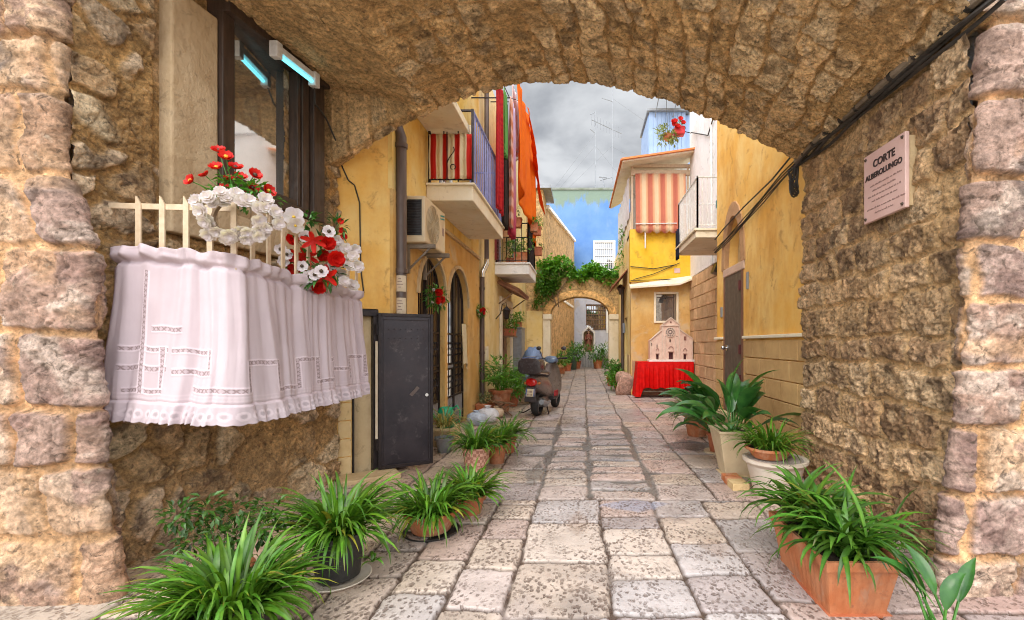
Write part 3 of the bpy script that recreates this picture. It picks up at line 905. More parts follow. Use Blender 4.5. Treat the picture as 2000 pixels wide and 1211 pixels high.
# door frame and inner panel of the small door
m = MB()
def obox_on_ab(mb, u0, u1, v0, v1, w0, w1):
    vs = [ob(u, v, w_) for v in (v0, v1) for u, w_ in ((u0, w0), (u1, w0), (u1, w1), (u0, w1))]
    mb.add(vs, [(0, 3, 2, 1), (4, 5, 6, 7), (0, 1, 5, 4), (1, 2, 6, 5), (2, 3, 7, 6), (3, 0, 4, 7)])
obox_on_ab(m, LAB * .25 + .002, LAB * .25 + .02, .0, 1.70, -.02, .2); obox_on_ab(m, LAB * .62, LAB * .72 - .002, .0, 1.70, -.03, .2); obox_on_ab(m, LAB * .25 + .002, LAB * .72 - .002, 1.702, 1.772, -.03, .2)
fr = m.build('door_frame', MAT['iron'], house, bevel=.004)
m = MB(); obox_on_ab(m, LAB * .25 + .022, LAB * .62 - .002, 0, 1.70, .06, .1); m.build('panel', MAT['tan'], fr)
m = MB(); obox_on_ab(m, -.02, LAB + .0, -.03, .045, -.34, -.03); m.build('doorstep', MAT['tan'], house, bevel=.012)
# the open sheet-metal door
hx, hd = -2.215, 4.965; fx, fd = -1.715, 5.235
dv = Vector((fx - hx, fd - hd, 0)); dl = dv.length; dv.normalize(); dn = Vector((dv.y, -dv.x, 0)); h0 = Vector((hx, hd, 0))
def dp_(u, v, w): return h0 + dv * u + dn * w + Vector((0, 0, v))
def dbox(mb, u0, u1, v0, v1, w0, w1):
    vs = [dp_(u, v, w_) for v in (v0, v1) for u, w_ in ((u0, w1), (u1, w1), (u1, w0), (u0, w0))]
    mb.add(vs, [(0, 3, 2, 1), (4, 5, 6, 7), (0, 1, 5, 4), (1, 2, 6, 5), (2, 3, 7, 6), (3, 0, 4, 7)])
n = NT('worn_black_steel')
col = n.mix(n.ramp(n.noise(3, 6, .65), .4, .7), (.020, .015, .020), (.050, .038, .042)); col = n.mix(n.ramp(n.noise(9, 8, .75), .56, .72, 0, .7), col, (.14, .115, .115))
n.color(col); n.rough(n.ramp(n.noise(6, 5), .3, .7, .30, .6)); n.set(Metallic=.35); n.bump(n.noise(40, 5), .25, .004); MAT['steeldoor'] = n.m
m = MB(); dbox(m, .0, dl, .05, 1.735, -.015, .015)
door = m.build('door', MAT['steeldoor'], house, bevel=.004)
m = MB()
dbox(m, .0, .03, .052, 1.733, .016, .03); dbox(m, dl - .03, dl, .052, 1.733, .016, .03); dbox(m, .032, dl - .032, 1.70, 1.733, .016, .03); dbox(m, .032, dl - .032, .052, .09, .016, .03)
dbox(m, .045, .052, .11, 1.68, .016, .02); dbox(m, dl - .052, dl - .045, .11, 1.68, .016, .02); dbox(m, .055, dl - .055, 1.66, 1.668, .016, .02)
m.build('frame', MAT['iron'], door, bevel=.003)
for i in range(7):
    for k in range(2): MB().ico(dp_(.10 + i * .06, 1.56 - k * .10, .016), .006, 1).build('rivet', MAT['iron'], door)
m = MB(); c0 = dp_(.33, .83, .02); m.bar(c0, c0 + dv * .08 + Vector((0, 0, .09)), .035, .012, up=dn); m.build('latch', MAT['pipe'], door)
m = MB(); m.tube([dp_(dl - .07, .83, .016), dp_(dl - .07, .83, .035)], .018, 12); m.build('lock', MAT['chrome'], door)
for z in (.25, 1.5): MB().tube([dp_(-.012, z, 0), dp_(-.012, z + .12, 0)], .016, 10).build('hinge', MAT['iron'], door)
m = MB(); dbox(m, -.028, -.005, .38, 1.43, .0, .02); m.build('weather_strip', MAT['paper'], door)


def gate(d0, d1, spring, name='gate', label=None, x=LX - .08, half=None):
    """Arched wrought iron gate: frame, bars, scroll band."""
    c, r = (d0 + d1) / 2, (d1 - d0) / 2
    g = MB()
    for d in (d0 + .02, d1 - .02, c - .02, c + .02): g.box((x - .02, d - .018, .04), (x + .02, d + .018, spring if abs(d - c) > .1 else spring + r - .02))
    pts = [(x, c + (r - .02) * math.cos(PI * i / 16), spring + (r - .02) * math.sin(PI * i / 16)) for i in range(17)]
    g.tube(pts, .022, 6)
    for z in (.06, .52, .98, 1.06, 1.55): g.box((x - .015, d0 + .04, z), (x + .015, d1 - .04, z + .03))
    o = g.build(name, MAT['iron'], house, bevel=0)
    if label: o['label'] = label
    b = MB(); k = 0; d = d0 + .11
    while d < d1 - .06:
        if abs(d - c) > .045:
            top = spring + math.sqrt(max(.0, (r - .02) ** 2 - (d - c) ** 2)) - .01
            b.tube([(x, d, .56), (x, d, top)], .0095, 6)
        d += .085
    b.build('bar', MAT['iron'], o)['kind'] = 'stuff'
    s = MB(); d = d0 + .11
    while d < d1 - .08:
        for zc in (.78, 1.32):
            for sg in (-1, 1):
                s.tube([(x + .012, d + sg * .03 * math.cos(a), zc + sg * .05 + .055 * math.sin(a) * sg) for a in np.linspace(-1.4, 3.2, 9)], .006, 5)
        d += .085
    s.build('scrollwork', MAT['iron'], o)
    p = MB(); p.box((x - .012, d0 + .042, .092), (x + .002, d1 - .042, .518)); p.build('kick_panel', MAT['greymetal'], o)
    p = MB(); p.box((x - .014, d0 + .042, 1.011), (x + .018, c - .042, 1.059)); p.build('lock_plate', MAT['greymetal'], o)
    return o


gate(5.86, 7.0, 2.05); gate(7.14, 8.36, 2.05, label='arched iron gate half open on a pale curtain')
# cloths inside the second gateway
P = [[(LX - .16 + .025 * math.sin(j * 1.1), 7.2 + j * .03, 2.15 - i * .1) for j in range(14)] for i in range(20)]
tag(MB().grid(P).build('door_curtain', cloth_mat('pale_curtain', (.72, .58, .36)), None, smooth=True), 'pale tan curtain hanging inside the second arched gateway', 'curtain')
P = [[(LX + .02 + .03 * math.sin(j * 1.3 + i * .2) + .03 * i / 8, 8.05 + (j - 4) * .03 * (1 + i * .12), 1.75 - i * .085 - abs(j - 4) * .004 * i) for j in range(9)] for i in range(9)]
tag(MB().grid(P).build('hanging_cloth', cloth_mat('cream_cloth', (.80, .68, .44)), None, smooth=True), 'cream cloth knotted on the bars of the second arched gate', 'cloth')

# canopy slab by the pipe, and the balcony
m = MB(); m.box((LX + .003, 5.16, 4.27), (-1.56, 6.3, 4.38)); m.box((LX + .003, 6.305, 4.25), (-1.54, 6.34, 4.40)); m.build('canopy', MAT['cream'], house, bevel=.01)
m = MB(); m.box((LX + .003, 6.2, 3.33), (-1.49, 8.5, 3.53)); m.box((LX + .003, 6.17, 3.532), (-1.46, 8.53, 3.565))
bal = m.build('balcony', MAT['cream'], house, bevel=.008)


def railing(pts, z0, z1, mat, parent, step=.10, r=.009, name='railing', mid=None):
    g = MB()
    for a, b in zip(pts[:-1], pts[1:]):
        a, b = Vector(a), Vector(b); l = (b - a).length; n_ = max(1, int(l / step))
        g.bar((a.x, a.y, z1), (b.x, b.y, z1), .035, .02); g.bar((a.x, a.y, z0), (b.x, b.y, z0), .025, .015)
        if mid: g.bar((a.x, a.y, mid), (b.x, b.y, mid), .02, .012)
        for i in range(n_ + 1):
            p = a.lerp(b, i / n_); g.tube([(p.x, p.y, z0 - .03), (p.x, p.y, z1)], r, 6)
        for e in (a, b): g.box((e.x - .015, e.y - .015, z0 - .05), (e.x + .015, e.y + .015, z1 + .02))
    return g.build(name, mat, parent)


railing([(LX + .04, 6.22, 0), (-1.5, 6.22, 0)], 3.62, 4.55, MAT['iron'], bal, .16)
railing([(-1.5, 6.25, 0), (-1.5, 8.48, 0), (LX + .04, 8.48, 0)], 3.62, 4.55, MAT['blueiron'], bal, .125, .011)
m = MB()
for k in range(2):
    d = 6.75 + k * .505
    m.box((LX - .12, d, 3.57), (LX - .08, d + .06, 5.88)); m.box((LX - .12, d + .43, 3.57), (LX - .08, d + .49, 5.88)); m.box((LX - .12, d + .061, 5.8), (LX - .08, d + .429, 5.88)); m.box((LX - .12, d + .061, 3.57), (LX - .08, d + .429, 3.66))
wn = m.build('window', MAT['whiteiron'], house, bevel=.004)
MB().box((LX - .11, 6.8, 3.6), (LX - .1, 7.7, 5.85)).build('pane', MAT['glass'], wn)
# striped cloth over the end of the balcony
P, T = [], []
m = MB()
ns = 46
for i in range(10):
    for j in range(ns + 1):
        x = -2.08 + .575 * j / ns; z = 4.22 - .60 * i / 9
        m.cur = RED if (j % 13 in (2, 3, 4, 5, 6, 7)) else WHITE
        m.v.append((x, 6.19 + .014 * math.sin(j * .9) + .01 * math.sin(i), z)); m.t.append(m.cur)
m.f = [(i * (ns + 1) + j, (i + 1) * (ns + 1) + j, (i + 1) * (ns + 1) + j + 1, i * (ns + 1) + j + 1) for i in range(9) for j in range(ns)]
st = m.build('striped_awning', MAT['anycloth'], None, smooth=True)
s = st.modifiers.new('t', 'SOLIDIFY'); s.thickness = .006
tag(st, 'red and cream striped cloth tied across the end of the blue balcony', 'awning')
m = MB(); m.tube([(-1.83, 6.17, 3.6), (-1.83, 6.17, 4.24)], .008, 6); m.tube([(-1.83 + .05 * (1 - math.cos(a)) , 6.165, 3.78 + .28 * a / 4 + .03 * math.sin(a)) for a in np.linspace(0, 4, 12)], .006, 5)
m.tube([(-1.75 + .035 * math.cos(a), 6.165, 3.77 + .035 * math.sin(a)) for a in np.linspace(-1, 4.5, 10)], .006, 5); m.build('scroll', MAT['iron'], bal)

# drainpipes
def pipe(name, label, pts, r, mat, clips=()):
    t = thing(name, label, 'drainpipe', (pts[0][0], pts[0][1], 0))
    MB().tube(pts, r, 14).build('pipe', mat, t, smooth=True)
    for c in clips:
        MB().tube([(c[0], c[1], c[2]), (c[0], c[1], c[2] + .05)], r * 1.22, 14).build('collar', mat, t, smooth=True)
    return t


pipe('drainpipe', 'thick rusty brown drainpipe on the yellow corner behind the steel door', [(-2.065, 5.22, .0), (-2.065, 5.22, 3.75), (-2.12, 5.22, 3.9)], .056, MAT['pipe'], [(-2.065, 5.22, 1.56), (-2.065, 5.22, 2.2), (-2.065, 5.22, 3.62)])
pipe('drainpipe', 'thin kinked dark drainpipe beside the second arched gate', [(-2.06, 9.36, .0), (-2.06, 9.36, 2.75), (-2.06, 9.38, 2.85), (-2.0, 9.5, 3.05), (-2.0, 9.5, 3.15), (-2.0, 9.5, 7.2)], .048, MAT['pipe'], [(-2.06, 9.36, 1.2), (-2.06, 9.36, 2.5)])
m = MB(); m.tube([(-2.06, 9.36, 2.75), (-2.06, 9.38, 2.85), (-2.0, 9.5, 3.05), (-2.0, 9.5, 3.15)], .054, 14)
tag(m.build('pipe_elbow', MAT['chrome'], None, smooth=True), 'shiny metal elbow clamped round the kinked drainpipe', 'pipe elbow')
for k, (z, lb) in enumerate(((1.99, 'upper of the two yellowed paper notices pasted round the drainpipe'), (1.74, 'lower of the two yellowed paper notices pasted round the drainpipe'))):
    t = thing('paper_notice', lb, 'notice', (-2.065, 5.22, z), 0, 'notices on the pipe')
    arc = [(.060 * math.cos(a), .060 * math.sin(a)) for a in np.linspace(-2.6, -.2, 12)]
    MB().grid([[(x, y, zz) for x, y in arc] for zz in (0, .09, .18)]).build('sheet', MAT['paper'], t, local=True, smooth=True)
    m = MB()
    for j in range(4):
        w0 = .4 + .3 * ((j * 7 + k) % 3)
        a2 = [(.0615 * math.cos(a), .0615 * math.sin(a)) for a in np.linspace(-1.5 - w0 * .6, -1.5 + w0 * .6, 8)]
        m.grid([[(x, y, zz) for x, y in a2] for zz in (.14 - j * .032, .148 - j * .032)])
    m.build('print', MAT['fadedink'], t, local=True)

# air conditioner
ac = thing('air_conditioner', 'cream outdoor air conditioner bracketed to the wall under the balcony', 'air conditioner', (-1.99, 5.82, 2.6))
body = MB(); body.box((-2.11, 5.42, 2.60), (-1.865, 6.22, 3.15)); body = body.build('casing', simple('cream_enamel', (.70, .56, .36), (.62, .48, .30), 5, .4), ac, bevel=.018)
m = MB(); m.box((-2.075, 5.412, 2.68), (-1.905, 5.419, 3.10)); m.build('side_grille', MAT['blackpot'], body)
m = MB()
for k in range(13): m.box((-2.07, 5.404, 2.70 + k * .031), (-1.91, 5.411, 2.712 + k * .031))
m.build('slats', MAT['iron'], body)
m = MB()
for rr_ in np.linspace(.04, .23, 9): m.tube([(-1.858, 5.70 + rr_ * math.cos(a), 2.87 + rr_ * math.sin(a)) for a in np.linspace(0, 2 * PI, 32)], .005, 4, False)
for a in np.linspace(0, PI, 7)[:-1]: m.bar((-1.856, 5.70 - .23 * math.cos(a), 2.87 - .23 * math.sin(a)), (-1.856, 5.70 + .23 * math.cos(a), 2.87 + .23 * math.sin(a)), .008)
m.build('fan_grille', simple('cream_wire', (.55, .44, .28), None, 9), ac)
m = MB(); m.bar((-1.862, 6.0, 3.07), (-1.862, 6.16, 3.10), .004, .016, up=(0, 0, 1)); m.bar((-1.862, 6.0, 3.03), (-1.862, 6.16, 3.06), .004, .016); m.build('badge', simple('teal_paint', (.02, .30, .30)), ac)
m = MB(); m.box((-1.863, 6.08, 2.83), (-1.861, 6.13, 2.93)); m.build('data_plate', MAT['fadedink'], ac)
for d in (5.5, 6.08):
    m = MB(); m.box((-2.117, d, 2.545), (-1.78, d + .045, 2.597)); m.box((-2.117, d, 2.25), (-2.085, d + .045, 2.543)); m.bar((-2.1, d + .022, 2.29), (-1.84, d + .022, 2.55), .02); m.build('bracket', MAT['conduit'], ac)

# ------------------------------------------------------------------ second house on the left
h2 = thing('ochre_house', 'pale yellow house with a small canopied door and a balcony of potted plants', 'house', (-2.3, 10, 0))
MB().plate(rect(9.304, 17.0, -.05, 7.3), [rect(11.75, 13.2, -.02, 2.3), rect(11.2, 12.1, 3.35, 5.5), rect(9.9, 10.7, 3.9, 5.7), rect(13.6, 14.6, 3.5, 5.3)], lambda u, v, w: (LX - w, u, v), .3).build('wall', MAT['paleyellow'], h2)
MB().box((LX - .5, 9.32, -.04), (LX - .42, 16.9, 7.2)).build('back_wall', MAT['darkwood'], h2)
m = MB()
for k in range(2): m.box((LX - .14, 11.78 + k * .71, 0), (LX - .08, 12.47 + k * .70, 2.28))
d2 = m.build('door', simple('red_brown_door', (.14, .045, .03), (.2, .08, .05), 6, .5), h2, bevel=.012)
m = MB()
for k in range(2):
    for z in (.2, 1.25): m.box((LX - .075, 11.9 + k * .71, z), (LX - .068, 12.35 + k * .71, z + .8))
m.build('moulding', MAT['brownwood'], d2, bevel=.006)
m = MB(); m.box((LX + .003, 11.55, -.04), (LX + .06, 11.74, 2.42)); m.box((LX + .003, 13.22, -.04), (LX + .06, 13.42, 2.42)); m.box((LX + .003, 11.55, 2.422), (LX + .07, 13.42, 2.6)); m.build('door_surround', MAT['cream'], h2, bevel=.01)
m = MB(); m.add([(LX + .003, 11.3, 2.95), (LX + .003, 13.5, 2.95), (-1.62, 13.5, 2.72), (-1.62, 11.3, 2.72), (LX + .003, 11.3, 2.89), (LX + .003, 13.5, 2.89), (-1.62, 13.5, 2.66), (-1.62, 11.3, 2.66)],
                [(0, 1, 2, 3), (7, 6, 5, 4), (0, 4, 5, 1), (1, 5, 6, 2), (2, 6, 7, 3), (3, 7, 4, 0)])
for k in range(14): m.tube([(LX + .02, 11.38 + k * .156, 2.965), (-1.60, 11.38 + k * .156, 2.735)], .045, 7)
cn_ = m.build('canopy', simple('old_roof_tile', (.34, .15, .08), (.22, .11, .07), 8, .8), h2)
for d in (11.4, 13.4): MB().bar((LX + .02, d, 2.4), (-1.72, d, 2.68), .03).build('strut', MAT['brownwood'], cn_)
# shutters and windows
for (a, b, c, d, col) in ((11.2, 12.1, 3.35, 5.5, 'red'), (9.9, 10.7, 3.9, 5.7, 'w'), (13.6, 14.6, 3.5, 5.3, 'w')):
    m = MB(); m.box((LX - .1, a + .002, c), (LX - .05, a + .06, d - .002)); m.box((LX - .1, b - .06, c), (LX - .05, b - .002, d - .002)); m.box((LX - .1, a + .062, d - .06), (LX - .05, b - .062, d - .002)); m.box((LX - .1, (a + b) / 2 - .03, c), (LX - .05, (a + b) / 2 + .03, d - .062))
    wv_ = m.build('window', MAT['whiteiron'], h2, bevel=.004)
    MB().box((LX - .09, a + .05, c + .01), (LX - .08, b - .05, d - .05)).build('pane', MAT['glass'], wv_)
m = MB()
for k in range(22): m.add([(LX + .01, 10.98, 3.45 + k * .09), (LX + .05, 10.98, 3.42 + k * .09), (LX + .05, 11.19, 3.42 + k * .09), (LX + .01, 11.19, 3.45 + k * .09), (LX + .01, 10.98, 3.47 + k * .09), (LX + .05, 10.98, 3.44 + k * .09), (LX + .05, 11.19, 3.44 + k * .09), (LX + .01, 11.19, 3.47 + k * .09)],
                          [(0, 1, 2, 3), (7, 6, 5, 4), (0, 4, 5, 1), (1, 5, 6, 2), (2, 6, 7, 3), (3, 7, 4, 0)])
m.box((LX + .003, 10.95, 3.4), (LX + .05, 10.98, 5.5)); m.box((LX + .003, 11.19, 3.4), (LX + .05, 11.22, 5.5))
m.build('shutter', simple('dark_red_paint', (.28, .03, .03), None, 8, .5), h2)
m = MB(); m.box((LX + .003, 10.97, 3.06), (-1.30, 12.5, 3.30)); m.box((LX + .003, 10.94, 3.302), (-1.27, 12.53, 3.34)); bal2 = m.build('balcony', MAT['white'], h2, bevel=.008)
railing([(LX + .04, 11.0, 0), (-1.33, 11.0, 0), (-1.33, 12.46, 0), (LX + .04, 12.46, 0)], 3.40, 4.28, MAT['iron'], bal2, .13, .009, mid=3.95)
# wall box and spiral
m = MB(); m.box((LX + .003, 9.75, 1.05), (LX + .07, 9.95, 1.35)); m.build('meter_box', MAT['cream'], h2, bevel=.006)

# lantern by the door
ln = thing('wall_lantern', 'small black wall lantern under the tiled door canopy', 'lantern', (LX, 11.45, 2.2))
m = MB(); m.tube([(LX, 11.1, 2.0), (LX + .12, 11.1, 2.14), (LX + .16, 11.1, 2.36), (LX + .25, 11.1, 2.40), (LX + .26, 11.1, 2.3)], .012, 6); m.build('bracket', MAT['iron'], ln)
m = MB(); m.lathe([(.03, 0), (.06, .02), (.085, .2), (.11, .21), (.05, .27), (.015, .31)], (LX + .26, 11.1, 2.0), 6); m.build('lamp_head', MAT['iron'], ln)

# ------------------------------------------------------------------ laundry on the upper line
def drape(name, label, d0, d1, z0, z1, mat, x=-1.4, color=None, color2=None, slant=0, amp=.03, nd=40, nz=26, pattern=None, pull=0):
    m = MB()
    for i in range(nz):
        t = i / (nz - 1)
        for j in range(nd + 1):
            s_ = j / nd
            z_b = z1 + slant * s_
            z = z0 + (z_b - z0) * t
            xx = x + amp * (.4 + t) * math.sin(s_ * 17 + .7 * math.sin(t * 3)) + amp * .5 * math.sin(s_ * 41 + t * 2) + pull * t
            c = color
            if pattern and color: c = pattern(s_, t)
            m.cur = c; m.v.append((xx, d0 + (d1 - d0) * s_, z)); m.t.append(c or (1, 1, 1))
    m.f = [(i * (nd + 1) + j, (i + 1) * (nd + 1) + j, (i + 1) * (nd + 1) + j + 1, i * (nd + 1) + j + 1) for i in range(nz - 1) for j in range(nd)]
    o = m.build(name, mat, None, smooth=True)
    s = o.modifiers.new('t', 'SOLIDIFY'); s.thickness = .006
    return tag(o, label, 'laundry', 'laundry hung along the left houses')


drape('hanging_cloth', 'red and gold patterned cloth hung nearest on the upper washing line', 7.35, 8.05, 5.75, 3.62, MAT['anycloth'], color=(1, 1, 1), nd=48, nz=60,
      pattern=lambda s, t: (.55, .03, .03) if (int(s * 8 + t * 26) + int(s * 8 - t * 26)) % 2 else (.38, .012, .02), amp=.02)
drape('hanging_cloth', 'bright green towel hung beside the red patterned cloth', 8.08, 8.4, 5.9, 4.75, MAT['anycloth'], color=(.14, .34, .09), amp=.02)
drape('hanging_cloth', 'dark brown blanket with a fringe hung behind the green towel', 8.3, 8.75, 5.9, 3.55, MAT['anycloth'], x=-1.45, color=(.05, .035, .03), amp=.03)
drape('hanging_cloth', 'pink and purple sheet fading from lilac to red, beside the orange drape', 8.72, 9.3, 6.1, 3.50, MAT['anycloth'], color=(1, 1, 1),
      pattern=lambda s, t: tuple(np.array((.62, .48, .66)) * (1 - t) + np.array((.50, .05, .09)) * t), amp=.04)
drape('hanging_cloth', 'orange and pink striped cloth strip between the purple sheet and the blanket', 8.55, 8.8, 6.0, 3.6, MAT['anycloth'], x=-1.36, color=(1, 1, 1), nz=60,
      pattern=lambda s, t: (.62, .22, .12) if int(t * 18) % 2 else (.75, .45, .35), amp=.02)
o = drape('hanging_cloth', 'large bright orange drape, lowest and longest cloth of the washing', 9.3, 13.0, 6.9, 4.70, MAT['orangecloth'], slant=-.85, amp=.06, nd=80, x=-1.36, pull=.02)
m = MB()
nd, nz = 40, 10
for i in range(nz):
    for j in range(nd + 1):
        s_, t = j / nd, i / (nz - 1)
        z = 6.85 - 1.25 * s_ ** 1.2 - (.10 + .42 * s_ + .06 * math.sin(s_ * 40)) * t
        m.v.append((-1.30 + .012 * math.sin(s_ * 40) + .13 * t * (.4 + s_) + .02 * math.sin(t * 5 + s_ * 9), 10.6 + 2.5 * s_, z)); m.t.append((1, 1, 1))
m.f = [(i * (nd + 1) + j, (i + 1) * (nd + 1) + j, (i + 1) * (nd + 1) + j + 1, i * (nd + 1) + j + 1) for i in range(nz - 1) for j in range(nd)]
o = m.build('hanging_cloth', MAT['orangecloth'], None, smooth=True); s = o.modifiers.new('t', 'SOLIDIFY'); s.thickness = .006
tag(o, 'gathered orange flounce blowing out over the large orange drape', 'laundry', 'laundry hung along the left houses')
drape('hanging_cloth', 'narrow blue cloth showing above the orange drape', 13.3, 14.1, 7.7, 6.3, MAT['anycloth'], x=-1.55, color=(.16, .26, .50))
drape('hanging_cloth', 'white sheet hung high behind the orange drape', 9.6, 10.6, 6.9, 5.6, MAT['anycloth'], x=-1.5, color=(.8, .78, .82))
ln_ = thing('washing_line', 'washing line on iron arms above the left balconies', 'washing line', (LX, 7, 6))
MB().tube([(-1.4, 7.2, 5.78), (-1.4, 8.7, 6.05), (-1.4, 10.5, 6.92), (-1.4, 12.6, 6.9)], .008, 6).build('line', MAT['cable'], ln_)
for d, z in ((7.2, 5.78), (8.7, 6.05), (10.5, 6.92), (12.6, 6.9)): MB().tube([(LX - .05, d, z), (-1.38, d, z)], .014, 6).build('arm', MAT['iron'], ln_)
# ================================================================== right side of the street
SX = 2.33
amber = thing('amber_house', 'amber yellow house with a tall narrow door and a tiled dado', 'house', (2.5, 6.5, 0))
lp = [(6.80, .0), (7.58, .0), (7.58, 2.62)] + [(7.19 + .39 * math.cos(a), 2.66 + .74 * math.sin(a)) for a in np.linspace(0, PI, 14)] + [(6.80, 2.62)]
MB().plate(rect(4.70, 8.05, -.05, 7.0), [lp], lambda u, v, w: (SX + w, u, v), .32).build('wall', MAT['amber'], amber)
# stone surround of the door arch
m = MB()
ins = [(SX - .02, 7.19 + .385 * math.cos(a), 2.66 + .735 * math.sin(a)) for a in np.linspace(-.05, PI + .05, 13)]
ous = [(SX - .02, 7.19 + .56 * math.cos(a), 2.66 + .96 * math.sin(a)) for a in np.linspace(-.05, PI + .05, 13)]
m.loft([[(SX - .018, *i[1:]), (SX - .018, *o[1:]), (SX + .06, *o[1:]), (SX + .06, *i[1:])] for i, o in zip(ins, ous)])
m.build('door_arch', simple('pinkish_stone', (.52, .30, .15), (.42, .23, .11), 8, .9, .8, 30, .02), amber, bevel=.01)
MB().box((SX + .20, 6.802, 2.53), (SX + .24, 7.578, 3.39)).build('fanlight_wall', MAT['tan'], amber)
MB().box((SX - .02, 6.66, 2.49), (SX + .10, 7.66, 2.62)).build('lintel', simple('pale_lintel', (.62, .44, .33), (.54, .37, .27), 8, .8, .5, 40, .01), amber, bevel=.015)
m = MB(); m.box((SX - .006, 6.803, .32), (SX + .05, 7.577, 2.485))
dr = m.build('door', MAT['greydoor'], amber, bevel=.008)
m = MB(); m.tube([(SX + .0, 7.46, 1.34), (SX - .06, 7.46, 1.34)], .014, 10); m.ico((SX - .075, 7.46, 1.34), .035, 2); m.tube([(SX + .0, 7.46, 1.34), (SX - .018, 7.46, 1.34)], .05, 16); m.build('handle', MAT['chrome'], dr, smooth=True)
drm = simple('dark_red_iron', (.14, .03, .03))
for z in (.8, 1.25, 2.2): MB().box((SX - .03, 6.81, z), (SX - .007, 6.87, z + .14)).build('hinge', drm, dr)
m = MB(); m.box((SX - .012, 6.72, .32), (SX + .12, 6.797, 2.487)); m.box((SX - .012, 7.583, .32), (SX + .12, 7.65, 2.487)); m.build('door_frame', simple('red_brown_frame', (.22, .10, .06), (.16, .07, .04), 6, .7), amber, bevel=.006)
MB().box((SX - .22, 6.6, -.04), (SX + .3, 7.75, .31)).build('doorstep', MAT['tan'], amber, bevel=.015)
# dado
m = MB()
rr = random.Random(4)
for k in range(6):
    d = 4.72 - (.2 if k % 2 else 0); z0 = .02 + k * .24
    while d < 6.64:
        l = .44; a, b = max(d, 4.72), min(d + l - .012, 6.64)
        if b - a > .03: m.tint(tuple([rr.uniform(.88, 1.08)] * 3)).box((SX - .03, a, z0), (SX + .02, b, z0 + .228))
        d += l
m.cur = None
MAT['dado'] = simple('beige_block', (.62, .40, .17), (.50, .30, .12), 5, .8, .4, 40, .005, tint=True)
m.build('dado', MAT['dado'], amber, bevel=.006)
m = MB()
for k in range(6): m.box((SX - .03, 7.67, .02 + k * .24), (SX + .02, 8.04, .248 + k * .24))
m.build('dado', MAT['dado'], amber, bevel=.006)
m = MB(); m.box((SX - .055, 4.74, 1.475), (SX + .02, 6.64, 1.515)); m.box((SX - .055, 7.67, 1.475), (SX + .02, 8.06, 1.515)); m.build('dado_rail', MAT['cream'], amber, bevel=.008)
m = MB(); m.box((SX - .02, 6.50, 2.18), (SX + .01, 6.56, 2.42)); m.build('intercom', MAT['greymetal'], amber, bevel=.004)
m = MB(); m.box((SX - .02, 7.72, 1.85), (SX + .01, 7.80, 2.02)); m.build('doorbell', MAT['greymetal'], amber, bevel=.004)

# white house with the small balcony
WX = 2.9
wh = thing('white_house', 'tall white plastered house with a white railed balcony and stone quoins', 'house', (3, 10, 0))
MB().plate(rect(8.05, 12.6, 3.2, 9.0), [rect(8.9, 9.8, 3.55, 5.7)], lambda u, v, w: (WX + w, u, v), .3).build('wall', MAT['white'], wh)
n_ = MB(); rr = random.Random(9)
for k in range(11):
    d = 8.06; z0 = k * .29
    while d < 12.58:
        l = rr.uniform(.32, .75); b = min(d + l - .012, 12.59)
        if b - d > .1: n_.tint(tuple(np.array((1, .96, .9)) * rr.uniform(.78, 1.1))).box((WX - .02 + rr.uniform(0, .018), d, z0), (WX + .25, b, z0 + .278))
        d += l
n_.cur = None
n_.build('stone_base', simple('warm_ashlar', (.74, .52, .31), (.56, .37, .20), 4, .9, .9, 22, .03, tint=True), wh, bevel=.012)
MB().box((WX + .02, 8.06, -.03), (WX + .28, 12.59, 3.19)).build('mortar', MAT['tan'], wh)
m = MB(); m.box((2.02, 8.3, 3.32), (WX - .003, 10.0, 3.44)); m.box((1.99, 8.27, 3.442), (WX - .003, 10.03, 3.485)); b3 = m.build('balcony', MAT['cream'], wh, bevel=.008)
railing([(WX - .03, 8.34, 0), (2.06, 8.34, 0), (2.06, 9.96, 0), (WX - .03, 9.96, 0)], 3.56, 4.42, MAT['whiteiron'], b3, .085, .008)
m = MB(); m.box((WX + .1, 8.92, 3.52), (WX + .15, 9.78, 5.68)); m.build('window', MAT['whiteiron'], wh, bevel=.01)
m = MB(); m.box((2.58, 8.55, 3.49), (2.82, 9.1, 4.05)); ob_ = m.build('outdoor_unit', MAT['whiteiron'], wh, bevel=.02)
tag(ob_); ob_.name = 'cooler_box'
m = MB(); m.box((2.60, 8.56, 4.055), (2.80, 9.08, 4.22)); m.build('lid', simple('teal_lid', (.08, .24, .26)), ob_, bevel=.01)
m = MB(); m.tube([(WX - .05, 12.2, 7.0), (WX - .04, 10.6, 6.2), (WX - .03, 8.1, 7.4)], .014, 6); m.build('cable', MAT['cable'], wh)
m = MB(); m.tube([(WX - .03, 10.35, 3.2), (WX - .03, 10.35, 8)], .03, 8); m.build('downpipe', MAT['whiteiron'], wh, smooth=True)
m = MB()
P = [[(2.02 + .012 * math.sin(j * 1.5), 9.75 + j * .035, 3.85 - i * .08) for j in range(8)] for i in range(9)]
o = MB().grid(P).build('hanging_cloth', cloth_mat('dark_denim', (.025, .028, .045)), None, smooth=True); s = o.modifiers.new('t', 'SOLIDIFY'); s.thickness = .02
tag(o, 'dark folded trousers hung outside the white balcony rail', 'laundry')
